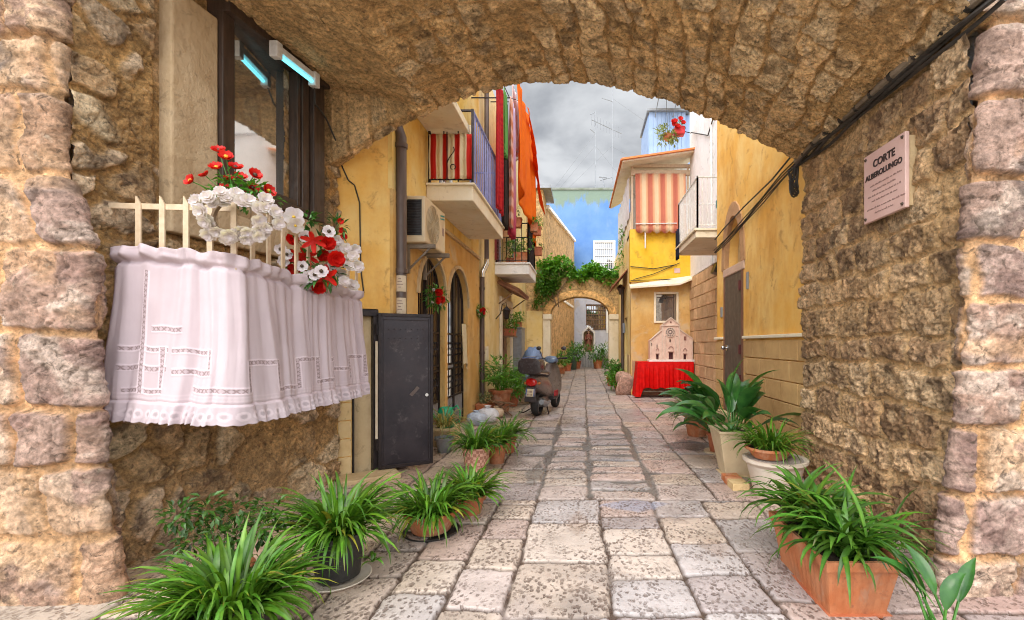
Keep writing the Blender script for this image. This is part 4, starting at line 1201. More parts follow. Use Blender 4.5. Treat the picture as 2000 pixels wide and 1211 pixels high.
# floodlight on the quoins
fl = thing('floodlight', 'black floodlight with looped cable under the white balcony', 'floodlight', (2.75, 9.4, 2.9))
m = MB(); m.obox((2.68, 9.3, 2.92), (1, 0, -.35), (0, 1, 0), (.35, 0, 1), .12, .26, .2); m.build('housing', MAT['blackpot'], fl, bevel=.01)
m = MB(); m.tube([(2.88, 9.3, 3.0), (2.76, 9.3, 2.98)], .018, 6); m.build('arm', MAT['iron'], fl)
m = MB(); m.tube([(2.80 + .05 * math.sin(a * 1.7), 9.2 + .15 * math.cos(a), 3.08 + .12 * math.sin(a)) for a in np.linspace(0, 14, 60)], .010, 5); m.build('cable_loop', MAT['cable'], fl)

# house with the striped awning at the turn of the street
ah = thing('awning_house', 'deep yellow house closing the corner, with a roofed balcony and barred alcove wall', 'house', (2, 12.6, 0))
AD = 12.55
MB().plate(rect(1.29, 3.3, -.05, 3.1), [rect(1.97, 2.52, 2.03, 2.76)], lambda u, v, w: (u, AD + w, v), .3).build('wall', MAT['ochre'], ah)
MB().plate(rect(1.26, 3.3, 3.1, 4.52), [], lambda u, v, w: (u, AD - .03 + w, v), .28).build('parapet', MAT['deepyellow'], ah)
MB().plate(rect(12.86, 19.4, -.05, 4.5), [rect(13.6, 14.5, 0, 2.2), rect(15.6, 16.3, 2.4, 3.4)], lambda u, v, w: (1.29 + w, u, v), .3).build('wall', MAT['paleyellow'], ah)
m = MB(); m.box((1.42, 13.62, 0), (1.48, 14.48, 2.18)); m.build('door', MAT['brownwood'], ah, bevel=.01)
m = MB(); m.box((1.42, 15.62, 2.42), (1.46, 16.28, 3.38)); m.build('window', MAT['darkwood'], ah, bevel=.01)
MB().box((1.30, 12.86, .0), (1.27, 13.5, 1.1)).build('render_base', MAT['tan'], ah)
MB().box((1.32, 12.53, .0), (2.9, 12.548, .95)).build('render_base', simple('pink_render', (.52, .29, .17), (.42, .22, .12), 5, .9, .5, 30, .01), ah)
m = MB(); m.box((1.91, AD - .03, 1.97), (1.968, AD + .08, 2.82)); m.box((2.522, AD - .03, 1.97), (2.58, AD + .08, 2.82)); m.box((1.97, AD - .03, 2.762), (2.52, AD + .08, 2.82)); m.box((1.97, AD - .03, 1.97), (2.52, AD + .08, 2.028))
w3 = m.build('window', MAT['cream'], ah, bevel=.008); MB().box((1.97, AD + .06, 2.03), (2.52, AD + .075, 2.76)).build('pane', MAT['glass'], w3)
m = MB(); m.box((2.44, AD + .045, 2.03), (2.46, AD + .058, 2.76)); m.box((2.0, AD + .045, 2.66), (2.44, AD + .058, 2.68)); m.build('inner_frame', MAT['darkwood'], w3)
m = MB(); m.add([(1.24, AD - .28, 2.93), (2.55, AD - .28, 3.02), (3.0, AD - .28, 3.2), (3.0, AD - .02, 3.28), (1.24, AD - .02, 3.02), (1.24, AD - .28, 2.88), (2.55, AD - .28, 2.97), (3.0, AD - .28, 3.15), (3.0, AD - .02, 3.22), (1.24, AD - .02, 2.95)],
                [(0, 1, 2, 3, 4), (9, 8, 7, 6, 5), (0, 5, 6, 1), (1, 6, 7, 2), (2, 7, 8, 3), (3, 8, 9, 4), (4, 9, 5, 0)]); m.build('ledge', MAT['cream'], ah)
m = MB(); m.tube([(1.27, AD - .06, 3.5), (1.9, AD - .06, 3.44), (2.5, AD - .06, 3.55)], .012, 5); m.tube([(1.35, AD - .06, 3.15), (1.9, AD - .06, 3.3), (2.6, AD - .06, 3.60)], .010, 5); m.tube([(1.27, AD - .06, 3.12), (2.6, AD - .06, 3.16)], .010, 5); m.build('cable', MAT['cable'], ah)
m = MB(); m.box((2.46, AD - .04, 3.33), (2.62, AD - .031, 3.46)); m.build('plate', MAT['marble'], ah)
# roofed balcony with awning
MB().plate(rect(1.40, 3.3, 4.54, 6.7), [rect(1.7, 2.7, 4.56, 6.2)], lambda u, v, w: (u, 13.7 + w, v), .2).build('upper_wall', MAT['white'], ah)
MB().box((1.75, 13.75, 4.55), (2.65, 13.8, 6.18)).build('window', MAT['darkwood'], ah)
MB().box((1.29, AD, 4.42), (3.3, 13.7, 4.519)).build('balcony_floor', MAT['cream'], ah)
m = MB()
for x, y in ((1.30, AD + .02), (2.82, AD + .02)): m.box((x, y, 4.521), (x + .05, y + .05, 6.222))
MB().box((1.30, 13.6, 4.521), (1.35, 13.65, 6.22)).build('post', MAT['creamiron'], ah)
m.box((1.29, AD, 6.222), (2.95, AD + .1, 6.30)); m.box((1.29, AD, 6.0), (2.95, AD + .05, 6.14))
m.build('balcony_frame', MAT['creamiron'], ah)
m = MB()
e = [(1.02, AD - .45, 6.18), (3.05, AD - .45, 6.48), (3.05, 14.6, 6.85), (1.02, 17.6, 6.55)]
m.add(e + [(x, y, z + .05) for x, y, z in e], [(3, 2, 1, 0), (4, 5, 6, 7), (0, 1, 5, 4), (1, 2, 6, 5), (2, 3, 7, 6), (3, 0, 4, 7)]); rf = m.build('roof', MAT['cream'], ah)
m = MB(); m.bar((1.0, AD - .49, 6.24), (3.07, AD - .49, 6.54), .07, .045); m.bar((1.0, AD - .45, 6.25), (1.0, 17.6, 6.62), .06, .045); m.build('edge', simple('orange_edge', (.72, .24, .06), (.6, .18, .05)), rf)
m = MB(); m.box((1.29, 12.86, 4.5), (1.34, 17.5, 5.1)); m.build('side_panel', MAT['cream'], ah)
P = [[(1.26 + .02 * math.sin(j * 1.1), 12.75 + j * .12, 6.1 - i * .13) for j in range(34)] for i in range(10)]
tag(MB().grid(P).build('side_curtain', cloth_mat('white_side_curtain', (.80, .79, .82)), None, smooth=True), 'white curtain closing the street side of the roofed balcony', 'curtain')
m = MB(); ns = 60; nz = 16
for i in range(nz):
    for j in range(ns + 1):
        x = 1.40 + 1.36 * j / ns; t = i / (nz - 1)
        z = 6.02 - 1.58 * t - (.07 * abs(math.sin(j / ns * PI * 6)) * (1 if i == nz - 1 else 0))
        k = (j % 15)
        c = (.62, .20, .13) if k < 6 else ((.76, .42, .24) if k in (6, 7, 13, 14) else (.82, .62, .40))
        m.v.append((x, AD - .06 - .12 * t + .012 * math.sin(j * .8), z)); m.t.append(c)
m.f = [(i * (ns + 1) + j, (i + 1) * (ns + 1) + j, (i + 1) * (ns + 1) + j + 1, i * (ns + 1) + j + 1) for i in range(nz - 1) for j in range(ns)]
o = m.build('striped_awning', MAT['anycloth'], None, smooth=True); s = o.modifiers.new('t', 'SOLIDIFY'); s.thickness = .008
tag(o, 'salmon and orange striped awning let down over the yellow parapet', 'awning')
m = MB(); m.bar((1.38, AD - .2, 4.62), (2.5, AD - .2, 4.64), .02); m.tube([(1.66, AD - .14, 3.98), (1.66, AD - .14, 4.5)], .02, 6); tag(m.build('awning_bar', MAT['whiteiron'], None), 'thin white bar holding down the striped awning', 'awning bar')
# blue panelled roof room
br = thing('roof_room', 'pale blue panelled room on the roof above the striped awning', 'roof room', (2.4, 14, 6.6))
m = MB()
for k in range(9): m.box((2.02 + k * .125, 14.2, 6.6), (2.02 + k * .125 + .12, 14.3, 8.55))
m.box((2.0, 14.302, 6.6), (3.3, 16, 8.5)); m.build('wall', simple('pale_blue_panel', (.26, .38, .62), (.34, .46, .68), 3, .5), br, bevel=.006)
m = MB(); m.box((1.95, 14.1, 8.55), (3.3, 16, 8.62)); m.build('roof', MAT['greymetal'], br)
m = MB(); nsl = 24
for i in range(6):
    for j in range(nsl + 1):
        m.v.append((2.05 + .85 * j / nsl + i * .05, 13.2 + .18 * i, 8.75 + .16 * i - .02 * j)); m.t.append((.76, .62, .38) if (j // 3) % 2 else (.78, .78, .8))
m.f = [(i * (nsl + 1) + j, (i + 1) * (nsl + 1) + j, (i + 1) * (nsl + 1) + j + 1, i * (nsl + 1) + j + 1) for i in range(5) for j in range(nsl)]
o = m.build('striped_awning', MAT['anycloth'], None, smooth=True); s = o.modifiers.new('t', 'SOLIDIFY'); s.thickness = .02
tag(o, 'grey and yellow striped awning high over the blue roof room', 'awning')
for x in (2.2, 2.75): MB().tube([(x, 13.25, 8.7), (x, 14.2, 8.4)], .015, 6).build('arm', MAT['greymetal'], o)

# lamp pole with rusty shade and pipe on the pale side wall
m = MB(); t = thing('wall_pipe', 'tall brown pipe up the pale yellow side wall by the stone guard', 'pipe', (1.22, 14.5, 0))
MB().tube([(1.22, 14.5, 0), (1.22, 14.5, 3.15)], .05, 10).build('pipe', MAT['pipe'], t, smooth=True)
MB().lathe([(.02, .12), (.05, .10), (.14, 0), (.13, -.01), (.06, -.10), (.05, -.2)], (1.16, 14.45, 3.15), 14).build('hopper', MAT['pipe'], t, smooth=True)
MB().box((1.22, 14.4, 1.75), (1.285, 14.6, 2.05)).build('meter_box', MAT['greymetal'], t)
m = MB(); m.add([(.84, 13.5, 3.10), (.84, 15.3, 3.10), (1.285, 15.3, 3.62), (1.285, 13.5, 3.62), (.84, 13.5, 3.06), (.84, 15.3, 3.06), (1.285, 15.3, 3.58), (1.285, 13.5, 3.58)], [(0, 3, 2, 1), (4, 5, 6, 7), (0, 1, 5, 4), (1, 2, 6, 5), (2, 3, 7, 6), (3, 0, 4, 7)])
tag(m.build('door_canopy', simple('rusty_sheet', (.36, .12, .06), (.26, .1, .06), 8, .7), None), 'small rusty sheet canopy jutting from the pale side wall', 'canopy')

# ================================================================== the far end
def TM(c): return MB().tint(c)
fa = thing('stone_gateway', 'small round stone gateway topped with greenery across the far street', 'gateway', (0, 17, 0))
gx0, gx1, gs = -1.23, .94, 2.5
c_, r_ = (gx0 + gx1) / 2, (gx1 - gx0) / 2
arcp = [(c_ + r_ * math.cos(a), gs + r_ * .60 * math.sin(a)) for a in np.linspace(0, PI, 20)]
TM((.44, .30, .14)).plate([(-1.55, gs), (-1.55, 3.85), (1.285, 3.85), (1.285, gs)] + arcp, [], lambda u, v, w: (u, 17.0 + w, v), .6).build('wall', MAT['rubble_far'], fa)
ring_o = [(c_ + (r_ + .26) * math.cos(a), gs + (r_ * .60 + .24) * math.sin(a)) for a in np.linspace(0, PI, 20)]
m = TM((.66, .40, .16)); m.loft([[(a[0], 16.96, a[1]), (b[0], 16.96, b[1]), (b[0], 17.01, b[1]), (a[0], 17.01, a[1])] for a, b in zip(arcp, ring_o)]); m.build('voussoirs', MAT['rubble_far'], fa)
for x0, x1 in ((-1.5, gx0), (gx1, 1.285)):
    m = MB(); m.box((x0, 16.97, 0), (x1, 17.58, gs - .2)); m.box((x0 - .0, 16.92, gs - .198), (x1 + (.05 if x1 < 0 else 0), 17.6, gs - .003)); m.build('pier', MAT['cream'], fa, bevel=.01)
# house to the left of the gateway
lh = thing('tan_house', 'weathered tan house with a flat slab roof left of the far gateway', 'house', (-2, 17.5, 0))
TM((.60, .40, .19)).plate([(-4, -.05), (-1.505, -.05), (-1.505, 7.1), (-4, 7.1)], [], lambda u, v, w: (u, 17.02 + w, v), 1.6).build('wall', MAT['rubble_far'], lh)
MB().plate([(-2.11, .0), (-1.52, 0), (-1.52, 2.62), (-2.11, 2.62)], [], lambda u, v, w: (u, 16.985 + w, v), .03).build('yellow_render', MAT['paleyellow'], lh)
m = MB(); m.box((-4, 16.8, 7.1), (-1.2, 18.7, 7.22)); m.build('roof', MAT['greymetal'], lh)
oh = thing('old_stone_house', 'old bare stone house slanting back behind the gateway vine', 'house', (-1, 22, 0))
TM((.58, .38, .19)).add([(-1.50, 18.63, -.05), (-.58, 28.4, -.05), (-.58, 28.4, 7.7), (-1.50, 18.63, 6.9), (-3.5, 18.63, -.05), (-3.5, 28.4, -.05), (-3.5, 28.4, 7.7), (-3.5, 18.63, 6.9)], [(0, 1, 2, 3), (7, 6, 5, 4), (0, 3, 7, 4), (1, 5, 6, 2), (3, 2, 6, 7), (0, 4, 5, 1)]).build('wall', MAT['rubble_far'], oh)
m = MB(); m.bar((-1.47, 18.6, 6.95), (-.55, 28.4, 7.76), .16, .14); m.build('cornice', MAT['far_stone'], oh)
m = MB(); m.bar((-1.40, 19.6, 3.6), (-.66, 27.4, 3.6), .1, .12); m.build('string_course', MAT['far_stone'], oh)

bh = thing('blue_house', 'blue limewashed house closing the end of the street', 'house', (0, 29, 0))
MB().plate(rect(-4.5, 5.5, 4.9, 11.1), [rect(.64, 1.95, 6.15, 7.85)], lambda u, v, w: (u, 29.0 + w, v), .4).build('wall', MAT['blue'], bh)
MB().plate(rect(-4.5, 5.5, -.05, 4.898), [rect(.15, 1.40, 2.3, 3.9)], lambda u, v, w: (u, 29.01 + w, v), .4).build('lower_wall', MAT['greyblue'], bh)
m = MB(); m.box((-4.6, 28.93, 11.1), (5.5, 29.5, 11.22)); m.build('coping', simple('mossy_coping', (.24, .26, .24), (.16, .19, .14), 3, .9), bh)
rr = random.Random(3)
m = MB()
P = []
for i in range(3):
    P.append([(-4.4 + j * .1, 28.985, 11.09 - (i * (.35 + .5 * rr.random()) if i == 2 else i * .25)) for j in range(98)])
m = MB()
m.box((.60, 28.93, 6.1), (.72, 29.1, 7.9)); m.box((1.87, 28.93, 6.1), (1.99, 29.1, 7.9)); m.box((.722, 28.93, 7.78), (1.868, 29.1, 7.9)); m.box((.52, 28.9, 5.98), (2.07, 29.1, 6.098)); m.box((1.26, 28.98, 6.1), (1.33, 29.08, 7.778))
w4 = m.build('window', MAT['whiteiron'], bh); MB().box((.7, 29.1, 6.1), (1.9, 29.13, 7.85)).build('pane', MAT['glass'], w4)
m = MB()
for k in range(9): m.tube([(.78 + k * .128, 28.95, 6.12), (.78 + k * .128, 28.95, 7.76)], .018, 5)
for z in (6.5, 6.95, 7.4): m.box((.725, 28.94, z), (1.865, 28.96, z + .04))
m.build('grille', MAT['whiteiron'], w4)
m = MB()
for k in range(9): m.box((.17 + k * .148, 28.96, 2.3), (.21 + k * .148, 29.0, 3.9))
for k in range(6): m.box((.14, 28.95, 2.32 + k * .3), (1.41, 29.005, 2.37 + k * .3))
w5 = m.build('barred_window', simple('brown_grille', (.20, .12, .07), (.14, .08, .05)), bh); MB().box((.12, 29.2, 2.28), (1.42, 29.24, 3.92)).build('pane', MAT['glass'], w5)
MB().box((1.42, 28.98, 2.1), (1.8, 29.0, 4.2)).build('render_patch', MAT['white'], bh)
MB().box((2.2, 29.5, 11.1), (3.4, 32, 12.0)).build('roof_box', MAT['blue'], bh)
# buildings behind the right side, to close the view
rb = thing('far_house', 'pale house beyond the gateway on the right', 'house', (1.5, 23, 0))
MB().box((1.93, 19.45, -.05), (5, 28.9, 6.6)).build('wall', MAT['paleyellow'], rb)

# antennas
def mast(x, d, z0, z1, label, arms, guys=()):
    t = thing('antenna_mast', label, 'antenna', (x, d, z0), 0, 'antennas on the blue house')
    MB().tube([(x, d, z0), (x, d, z1)], .032, 6).build('mast', MAT['greymetal'], t)
    for (z, l, el, nb, bl) in arms:
        m = MB(); a = Vector((x, d, z)); dx = Vector((math.cos(el), .3, math.sin(el))).normalized()
        m.tube([a - dx * l * .7, a + dx * l * .3 if nb > 2 else a], .026, 5)
        for k in range(nb):
            p = a - dx * l * .7 + dx * l * k / max(1, nb - 1); m.tube([p - Vector((0, 0, bl / 2)), p + Vector((0, 0, bl / 2))], .014, 4)
        m.build('aerial', MAT['greymetal'], t)
    for q in guys: MB().tube([(x, d, q[0]), q[1]], .008, 4).build('guy_wire', MAT['greymetal'], t)
    return t


mast(.77, 30.2, 11.2, 16.7, 'shorter antenna mast with two stub arms on the blue house', [(16.6, .6, .6, 0, 0), (15.2, .6, -.6, 0, 0)], [(14.4, (-1.9, 30.4, 11.3)), (15.2, (-2.3, 30.4, 11.2)), (14.4, (2.6, 30.4, 12.2))])
mast(1.91, 30.4, 11.2, 18.4, 'taller antenna mast with a comb aerial on the blue house', [(17.4, 1.1, -.15, 0, 0), (15.55, 2.2, -.3, 11, .75), (12.4, 1.3, .35, 0, 0)], [(14.5, (-1.6, 30.6, 11.2)), (14.4, (5.0, 30.6, 12.8)), (17.6, (6.5, 30.6, 14.5))])
t = thing('antenna', 'small T-shaped antenna leaning between the two tall masts', 'antenna', (1.4, 30, 11.2), 0, 'antennas on the blue house')
MB().tube([(1.45, 30.1, 11.2), (1.22, 30.1, 12.25)], .035, 5).build('mast', MAT['greymetal'], t); MB().tube([(1.0, 30.1, 12.32), (1.52, 30.1, 12.26)], .05, 5).build('bar', MAT['greymetal'], t)
# ================================================================== window railing, curtain and flowers
GX, GD0, GD1 = -2.09, 2.76, 4.16
gr = thing('window_railing', 'cream iron window railing with pointed bars, half hidden by the white curtain', 'railing', (-2.4, 3.5, 1.2))
m = MB()
for z in (2.20, 1.22):
    m.bar((-2.87, GD0, z + .03), (GX, GD0, z + .01), .012, .035); m.bar((GX, GD0, z), (GX, GD1, z), .012, .035); m.bar((GX, GD1, z), (-2.65, GD1, z), .012, .035)
m.build('rail', MAT['creamiron'], gr, bevel=.002)


def spike(p, ax):
    m = MB(); x, y = p; w = .017; q = Vector(ax) * w; t = Vector((-ax[1], ax[0], 0)) * .006
    b0 = Vector((x, y, 1.2)); b1 = Vector((x, y, 2.235)); tip = Vector((x, y, 2.285))
    sl = Vector(ax) * w
    m.loft([[b0 - q - t, b0 + q - t, b0 + q + t, b0 - q + t], [b1 - q - t, b1 + q - t, b1 + q + t, b1 - q + t], [tip - sl * .9 - t * .9, tip - sl * .7 - t * .9, tip - sl * .7 + t * .9, tip - sl * .9 + t * .9]])
    return m.build('bar', MAT['creamiron'], gr, bevel=.0015)


for k in range(5): spike((-2.66 + k * .1425, GD0 - .006), (1, 0, 0))
for k in range(10): spike((GX + .006, GD0 + .14 + k * .147), (0, 1, 0))


def build_curtain():
    # path round the railing: near end, corner, long side
    pts = [(-2.79, 2.74)] + [(-2.79 + .75 * k / 8, 2.715) for k in range(1, 8)]
    for k in range(7):
        a = -PI / 2 + PI / 2 * k / 6; pts.append((GX - .03 + .08 * math.cos(a), GD0 + .03 + .08 * math.sin(a)))
    pts += [(GX + .05, GD0 + .03 + (GD1 - GD0 + .02) * k / 12) for k in range(1, 13)]
    pts = np.array(pts); seg = np.r_[0, np.cumsum(np.hypot(*np.diff(pts, axis=0).T))]
    Ls = seg[-1]; ns, nh = 640, 230
    s = np.linspace(0, Ls, ns); t = np.linspace(0, 1, nh)
    bx, by = np.interp(s, seg, pts[:, 0]), np.interp(s, seg, pts[:, 1])
    tx, ty = np.gradient(bx), np.gradient(by); ln = np.hypot(tx, ty); tx, ty = tx / ln, ty / ln
    k = np.ones(15) / 15; tx, ty = [np.convolve(np.pad(q, 7, 'edge'), k, 'valid') for q in (tx, ty)]
    nx, ny = ty, -tx
    ss, tt = np.meshgrid(s, t, indexing='ij')
    top = np.interp(s, [0, .12, .86, 1.3, 2.1, Ls], [1.96, 1.985, 1.92, 1.895, 1.885, 1.88]) + .012 * np.sin(s * 37) * np.sin(s * 9)
    bot = np.interp(s, [0, .86, Ls], [.965, .925, .945]) + .003 * np.sin(s * 40)
    hh = top[:, None] + (bot - top)[:, None] * tt
    ph = ss + (fbm(ss * 2.5, tt * .8, 401, 2) - .5) * .28
    f = np.sin(ph * 34) * .45 + np.sin(ph * 19 + 1.3) * .55 + np.sin(ph * 73 + .5) * .34 * (1 - .6 * tt) + .8 * (fbm(ph * 22, tt * 1.2, 409, 3) - .5)
    long_ = sst(1.2, 1.5, ss)
    amp = (.012 + .018 * tt ** .7) * (.8 + .5 * long_)
    off = f * amp + .055 * tt ** 1.6 + .012 * (fbm(ss * 4, tt * 3, 402, 3) - .5)
    # gathered heading: ruffle above the rod pocket
    head = 1 - sst(.045, .085, tt)
    off = off + head * (.014 + .012 * np.sin(ss * 52 + 3 * np.sin(ss * 7)) + .035 * (fbm(ss * 9, tt * 20, 403, 2) - .5)) - .022 * np.exp(-((tt - .085) / .018) ** 2)
    # bottom frill
    fr = sst(.885, .90, tt)
    off = off + fr * (.006 + .012 * np.sin(ph * 104 + 2 * np.sin(ph * 13)) * (tt - .88) / .12 + .010 * (tt - .88) / .12) - .006 * np.exp(-((tt - .888) / .008) ** 2)
    hh = hh - .008 * np.abs(np.sin(ss * 78)) * sst(.97, 1, tt)
    X = bx[:, None] + nx[:, None] * off; Y = by[:, None] + ny[:, None] * off
    # lace insertion: a stepped band, white edges and a row of little crosses
    T = np.ones(ss.shape + (3,))
    T *= (.90 + .14 * fbm(ss * 6, tt * 2, 404, 3))[..., None] * np.array([1, .985, .99])
    y = (1 - tt) * 1.0
    runs = []
    def H(a, b, y0): runs.append(('h', a, b, y0))
    def V(a, y0, y1): runs.append(('v', a, y0, y1))
    H(.10, .36, .41); H(.10, .36, .30); V(.34, .19, .41); H(.12, .34, .17); H(.42, .62, .41); V(.62, .30, .41); H(.42, .62, .29); V(.22, .17, .84); H(.28, .44, .53)
    H(.52, .80, .19); V(.80, .19, .36); H(.80, 1.02, .36); V(1.02, .18, .36); H(1.02, 1.26, .18); V(1.26, .18, .37); H(1.26, 1.5, .37); V(1.5, .19, .37); H(1.5, 1.76, .19)
    V(1.76, .19, .36); H(1.66, 1.76, .36); H(1.76, 1.95, .27); V(1.95, .19, .37); H(1.95, 2.2, .37); V(2.2, .19, .37); H(2.2, 2.4, .19); V(2.4, .19, .37)
    w_ = .015
    for r in runs:
        if r[0] == 'h': a = (ss > r[1] - w_) & (ss < r[2] + w_); c = np.abs(y - r[3]); u = ss
        else: a = (y > r[2] - w_) & (y < r[3] + w_); c = np.abs(ss - r[1]); u = y
        edge = a & (c < w_ * 1.35) & (c > w_ * .8); inn = a & (c <= w_ * .8)
        q = (u / .030) % 1.0 - .5; cr = np.abs(np.abs(q) - c / .030 * .8) < .13
        T[inn] = (.88, .85, .86); T[inn & cr] = (.55, .47, .46); T[edge] = (1.14, 1.14, 1.15)
        off_e = edge * .002
        X += nx[:, None] * off_e; Y += ny[:, None] * off_e
    tuck = (np.abs(tt - .865) < .004) | (np.abs(tt - .845) < .003) | (np.abs(tt - .888) < .006)
    T[tuck] *= 1.06
    # broderie on the frill
    fy = (tt - .955) / .028; fx = ((ss / .052) % 1.0 - .5) * 2.2
    rr_ = np.hypot(fx, fy); ring = (np.abs(rr_ - .75) < .22) & (tt > .9)
    T[ring] = (1.06, 1.06, 1.06); T[(rr_ < .4) & (tt > .9)] *= .80
    T[(tt > .90) & ~ring] *= .93
    o = sheet('lace_curtain', np.stack([X, Y, hh], axis=-1), None, T, MAT['whitecloth'], flip=False)
    sm = o.modifiers.new('t', 'SOLIDIFY'); sm.thickness = .003; sm.offset = -1
    tag(o, 'white cotton curtain with lace bands and a frilled hem, hung round the window railing', 'curtain')


build_curtain()


# flower meshes, shared between copies
def petal_rings(m, n, r, w, cup, c=(0, 0, 0), ruff=0, seed=0, rot=0):
    rr = random.Random(seed)
    for k in range(n):
        a = rot + 2 * PI * k / n + rr.uniform(-.15, .15); rows = []
        for i in range(5):
            t = i / 4; rad = r * t; wd = w * math.sin(PI * (.12 + .72 * t)) ; z = cup * t ** 1.6
            rows.append([(c[0] + rad * math.cos(a) - s * wd * math.sin(a), c[1] + rad * math.sin(a) + s * wd * math.cos(a),
                          c[2] + z + abs(s) * .25 * wd + rr.uniform(-ruff, ruff) * t) for s in (-1, -.5, 0, .5, 1)])
        m.grid(rows)
    return m


def flower_mesh(kind, seed):
    m = MB(); h = MB()
    if kind == 'poppy':
        petal_rings(m, 5, .030, .020, .020, ruff=.004, seed=seed); petal_rings(m, 4, .022, .015, .022, ruff=.003, seed=seed + 1, rot=.6)
    elif kind == 'bloom':
        petal_rings(m, 6, .036, .018, .010, ruff=.005, seed=seed); petal_rings(m, 5, .026, .016, .016, (0, 0, .004), .004, seed + 1, .5); petal_rings(m, 4, .016, .010, .016, (0, 0, .008), .003, seed + 2, .2)
    elif kind == 'anemone':
        petal_rings(m, 7, .033, .015, .006, ruff=.003, seed=seed)
    elif kind == 'rose':
        for q in range(4): petal_rings(m, 6 - q, .050 - .010 * q, .030 - .005 * q, .026 + .006 * q, (0, 0, .004 * q), .004, seed + q, q * .5)
    elif kind == 'lily':
        petal_rings(m, 6, .085, .018, .03, ruff=.005, seed=seed)
    elif kind == 'orchid':
        petal_rings(m, 5, .055, .030, .006, ruff=.003, seed=seed)
    me = m.build('tmp', None, None, smooth=60, fix=False); d = me.data; bpy.data.objects.remove(me); d.name = kind
    return d


FM = {k: [flower_mesh(k, s) for s in (1, 20)] for k in ('poppy', 'bloom', 'anemone', 'rose', 'lily', 'orchid')}
FMAT = {'poppy': 'redpetal', 'bloom': 'whitepetal', 'anemone': 'whitepetal', 'rose': 'redpetal', 'lily': 'redpetal', 'orchid': 'whitepetal'}
for k in FM:
    for d in FM[k]: d.materials.append(MAT[FMAT[k]])
hm = MB().ico((0, 0, .008), .011, 1).build('tmp', MAT['darkheart']); HD = hm.data; bpy.data.objects.remove(hm)
hm = MB().ico((0, 0, .010), .010, 1).build('tmp', MAT['yellowheart']); HY = hm.data; bpy.data.objects.remove(hm)


def put_flower(root, kind, p, face, sc=1.0, heart=None):
    o = bpy.data.objects.new('flower', rnd.choice(FM[kind])); COL.objects.link(o); o.parent = root
    o.location = Vector(p) - Vector(root.location)
    o.rotation_euler = (Vector(face).normalized().to_track_quat('Z', 'Y') @ Matrix.Rotation(rnd.uniform(0, 6), 3, 'Z').to_quaternion()).to_euler()
    o.scale = (sc, sc, sc)
    if heart is not None:
        h = bpy.data.objects.new('heart', heart); COL.objects.link(h); h.parent = o
    return o


def strap_leaf(m, p, az, el, L, w, droop, seg=6, fold=.25, tint=None, clampx=None):
    """Arching strap leaf."""
    g = rnd.uniform(.55, 1.4) if tint is None else tint
    m.cur = (g * rnd.uniform(.85, 1.3), g, g * rnd.uniform(.7, 1.1))
    if rnd.random() < .035: m.cur = (3.2, 1.25, 1.6)
    p = Vector(p); rows = []; side = Vector((-math.sin(az), math.cos(az), 0)); az0 = az
    tw = rnd.uniform(-.5, .5)
    for i in range(seg + 1):
        t = i / seg
        e = el - droop * t ** 1.3
        d = Vector((math.cos(az) * math.cos(e), math.sin(az) * math.cos(e), math.sin(e)))
        up = side.cross(d) * -1
        wd = w * (.55 + .9 * t) if t < .4 else w * max(.04, 1 - ((t - .4) / .6) ** 1.8)
        sd = (side * math.cos(tw * t) + up * math.sin(tw * t))
        rows.append([p - sd * wd + up * wd * fold, p.copy(), p + sd * wd + up * wd * fold])
        p = p + d * (L / seg)
        if p.z < .008: p.z = .008
        if clampx is not None:
            lo, hi = clampx
            if p.x < lo: p.x = lo + .005
            if p.x > hi: p.x = hi - .005
    b = len(m.t); m.grid(rows); brown = rnd.random() < .3; st = rnd.uniform(1.05, 1.45)
    for q in range(b, len(m.t)):
        i, j = divmod(q - b, 3); c = m.t[q]; k = st if j == 1 else .88
        m.t[q] = (c[0] * k, c[1] * k, c[2] * k)
        if brown and i == seg: m.t[q] = (3.0, .9, 1.2)


def leafy(m, c, n, r, ll, lw, spread=(1, 1, 1), flat=.3, tr=(.7, 1.3), seed=None):
    """Cloud of small pointed leaves on the outside of an uneven volume."""
    for _ in range(n):
        while True:
            q = Vector((rnd.uniform(-1, 1), rnd.uniform(-1, 1), rnd.uniform(-1, 1)))
            if .25 < q.length < 1: break
        q = q * (.6 + .4 * rnd.random()); p = Vector(c) + Vector((q.x * r * spread[0], q.y * r * spread[1], q.z * r * spread[2]))
        d = (q.normalized() + Vector((rnd.uniform(-.8, .8), rnd.uniform(-.8, .8), rnd.uniform(-.9, .6)))).normalized()
        s_ = d.cross(Vector((rnd.uniform(-.4, .4), rnd.uniform(-.4, .4), 1))).normalized(); up = s_.cross(d)
        l = ll * rnd.uniform(.6, 1.2); w_ = lw * rnd.uniform(.7, 1.2); g = rnd.uniform(*tr)
        m.cur = (g * rnd.uniform(.85, 1.2), g, g * rnd.uniform(.7, 1.1))
        m.add([p, p + d * l * .45 - s_ * w_ + up * w_ * .3, p + d * l - up * l * .12, p + d * l * .45 + s_ * w_ + up * w_ * .3, p + d * l * .5],
              [(0, 4, 1), (1, 4, 2), (2, 4, 3), (3, 4, 0)])
    return m


def stems(m, c, pts, r=.003):
    for p in pts:
        a, b = Vector(c), Vector(p); mid = (a + b) / 2 + Vector((0, 0, .02)); m.tube([a, mid, b], r, 4)
    return m


cam_dir = lambda p: (Vector((0, 0, EYE)) - Vector(p)).normalized()
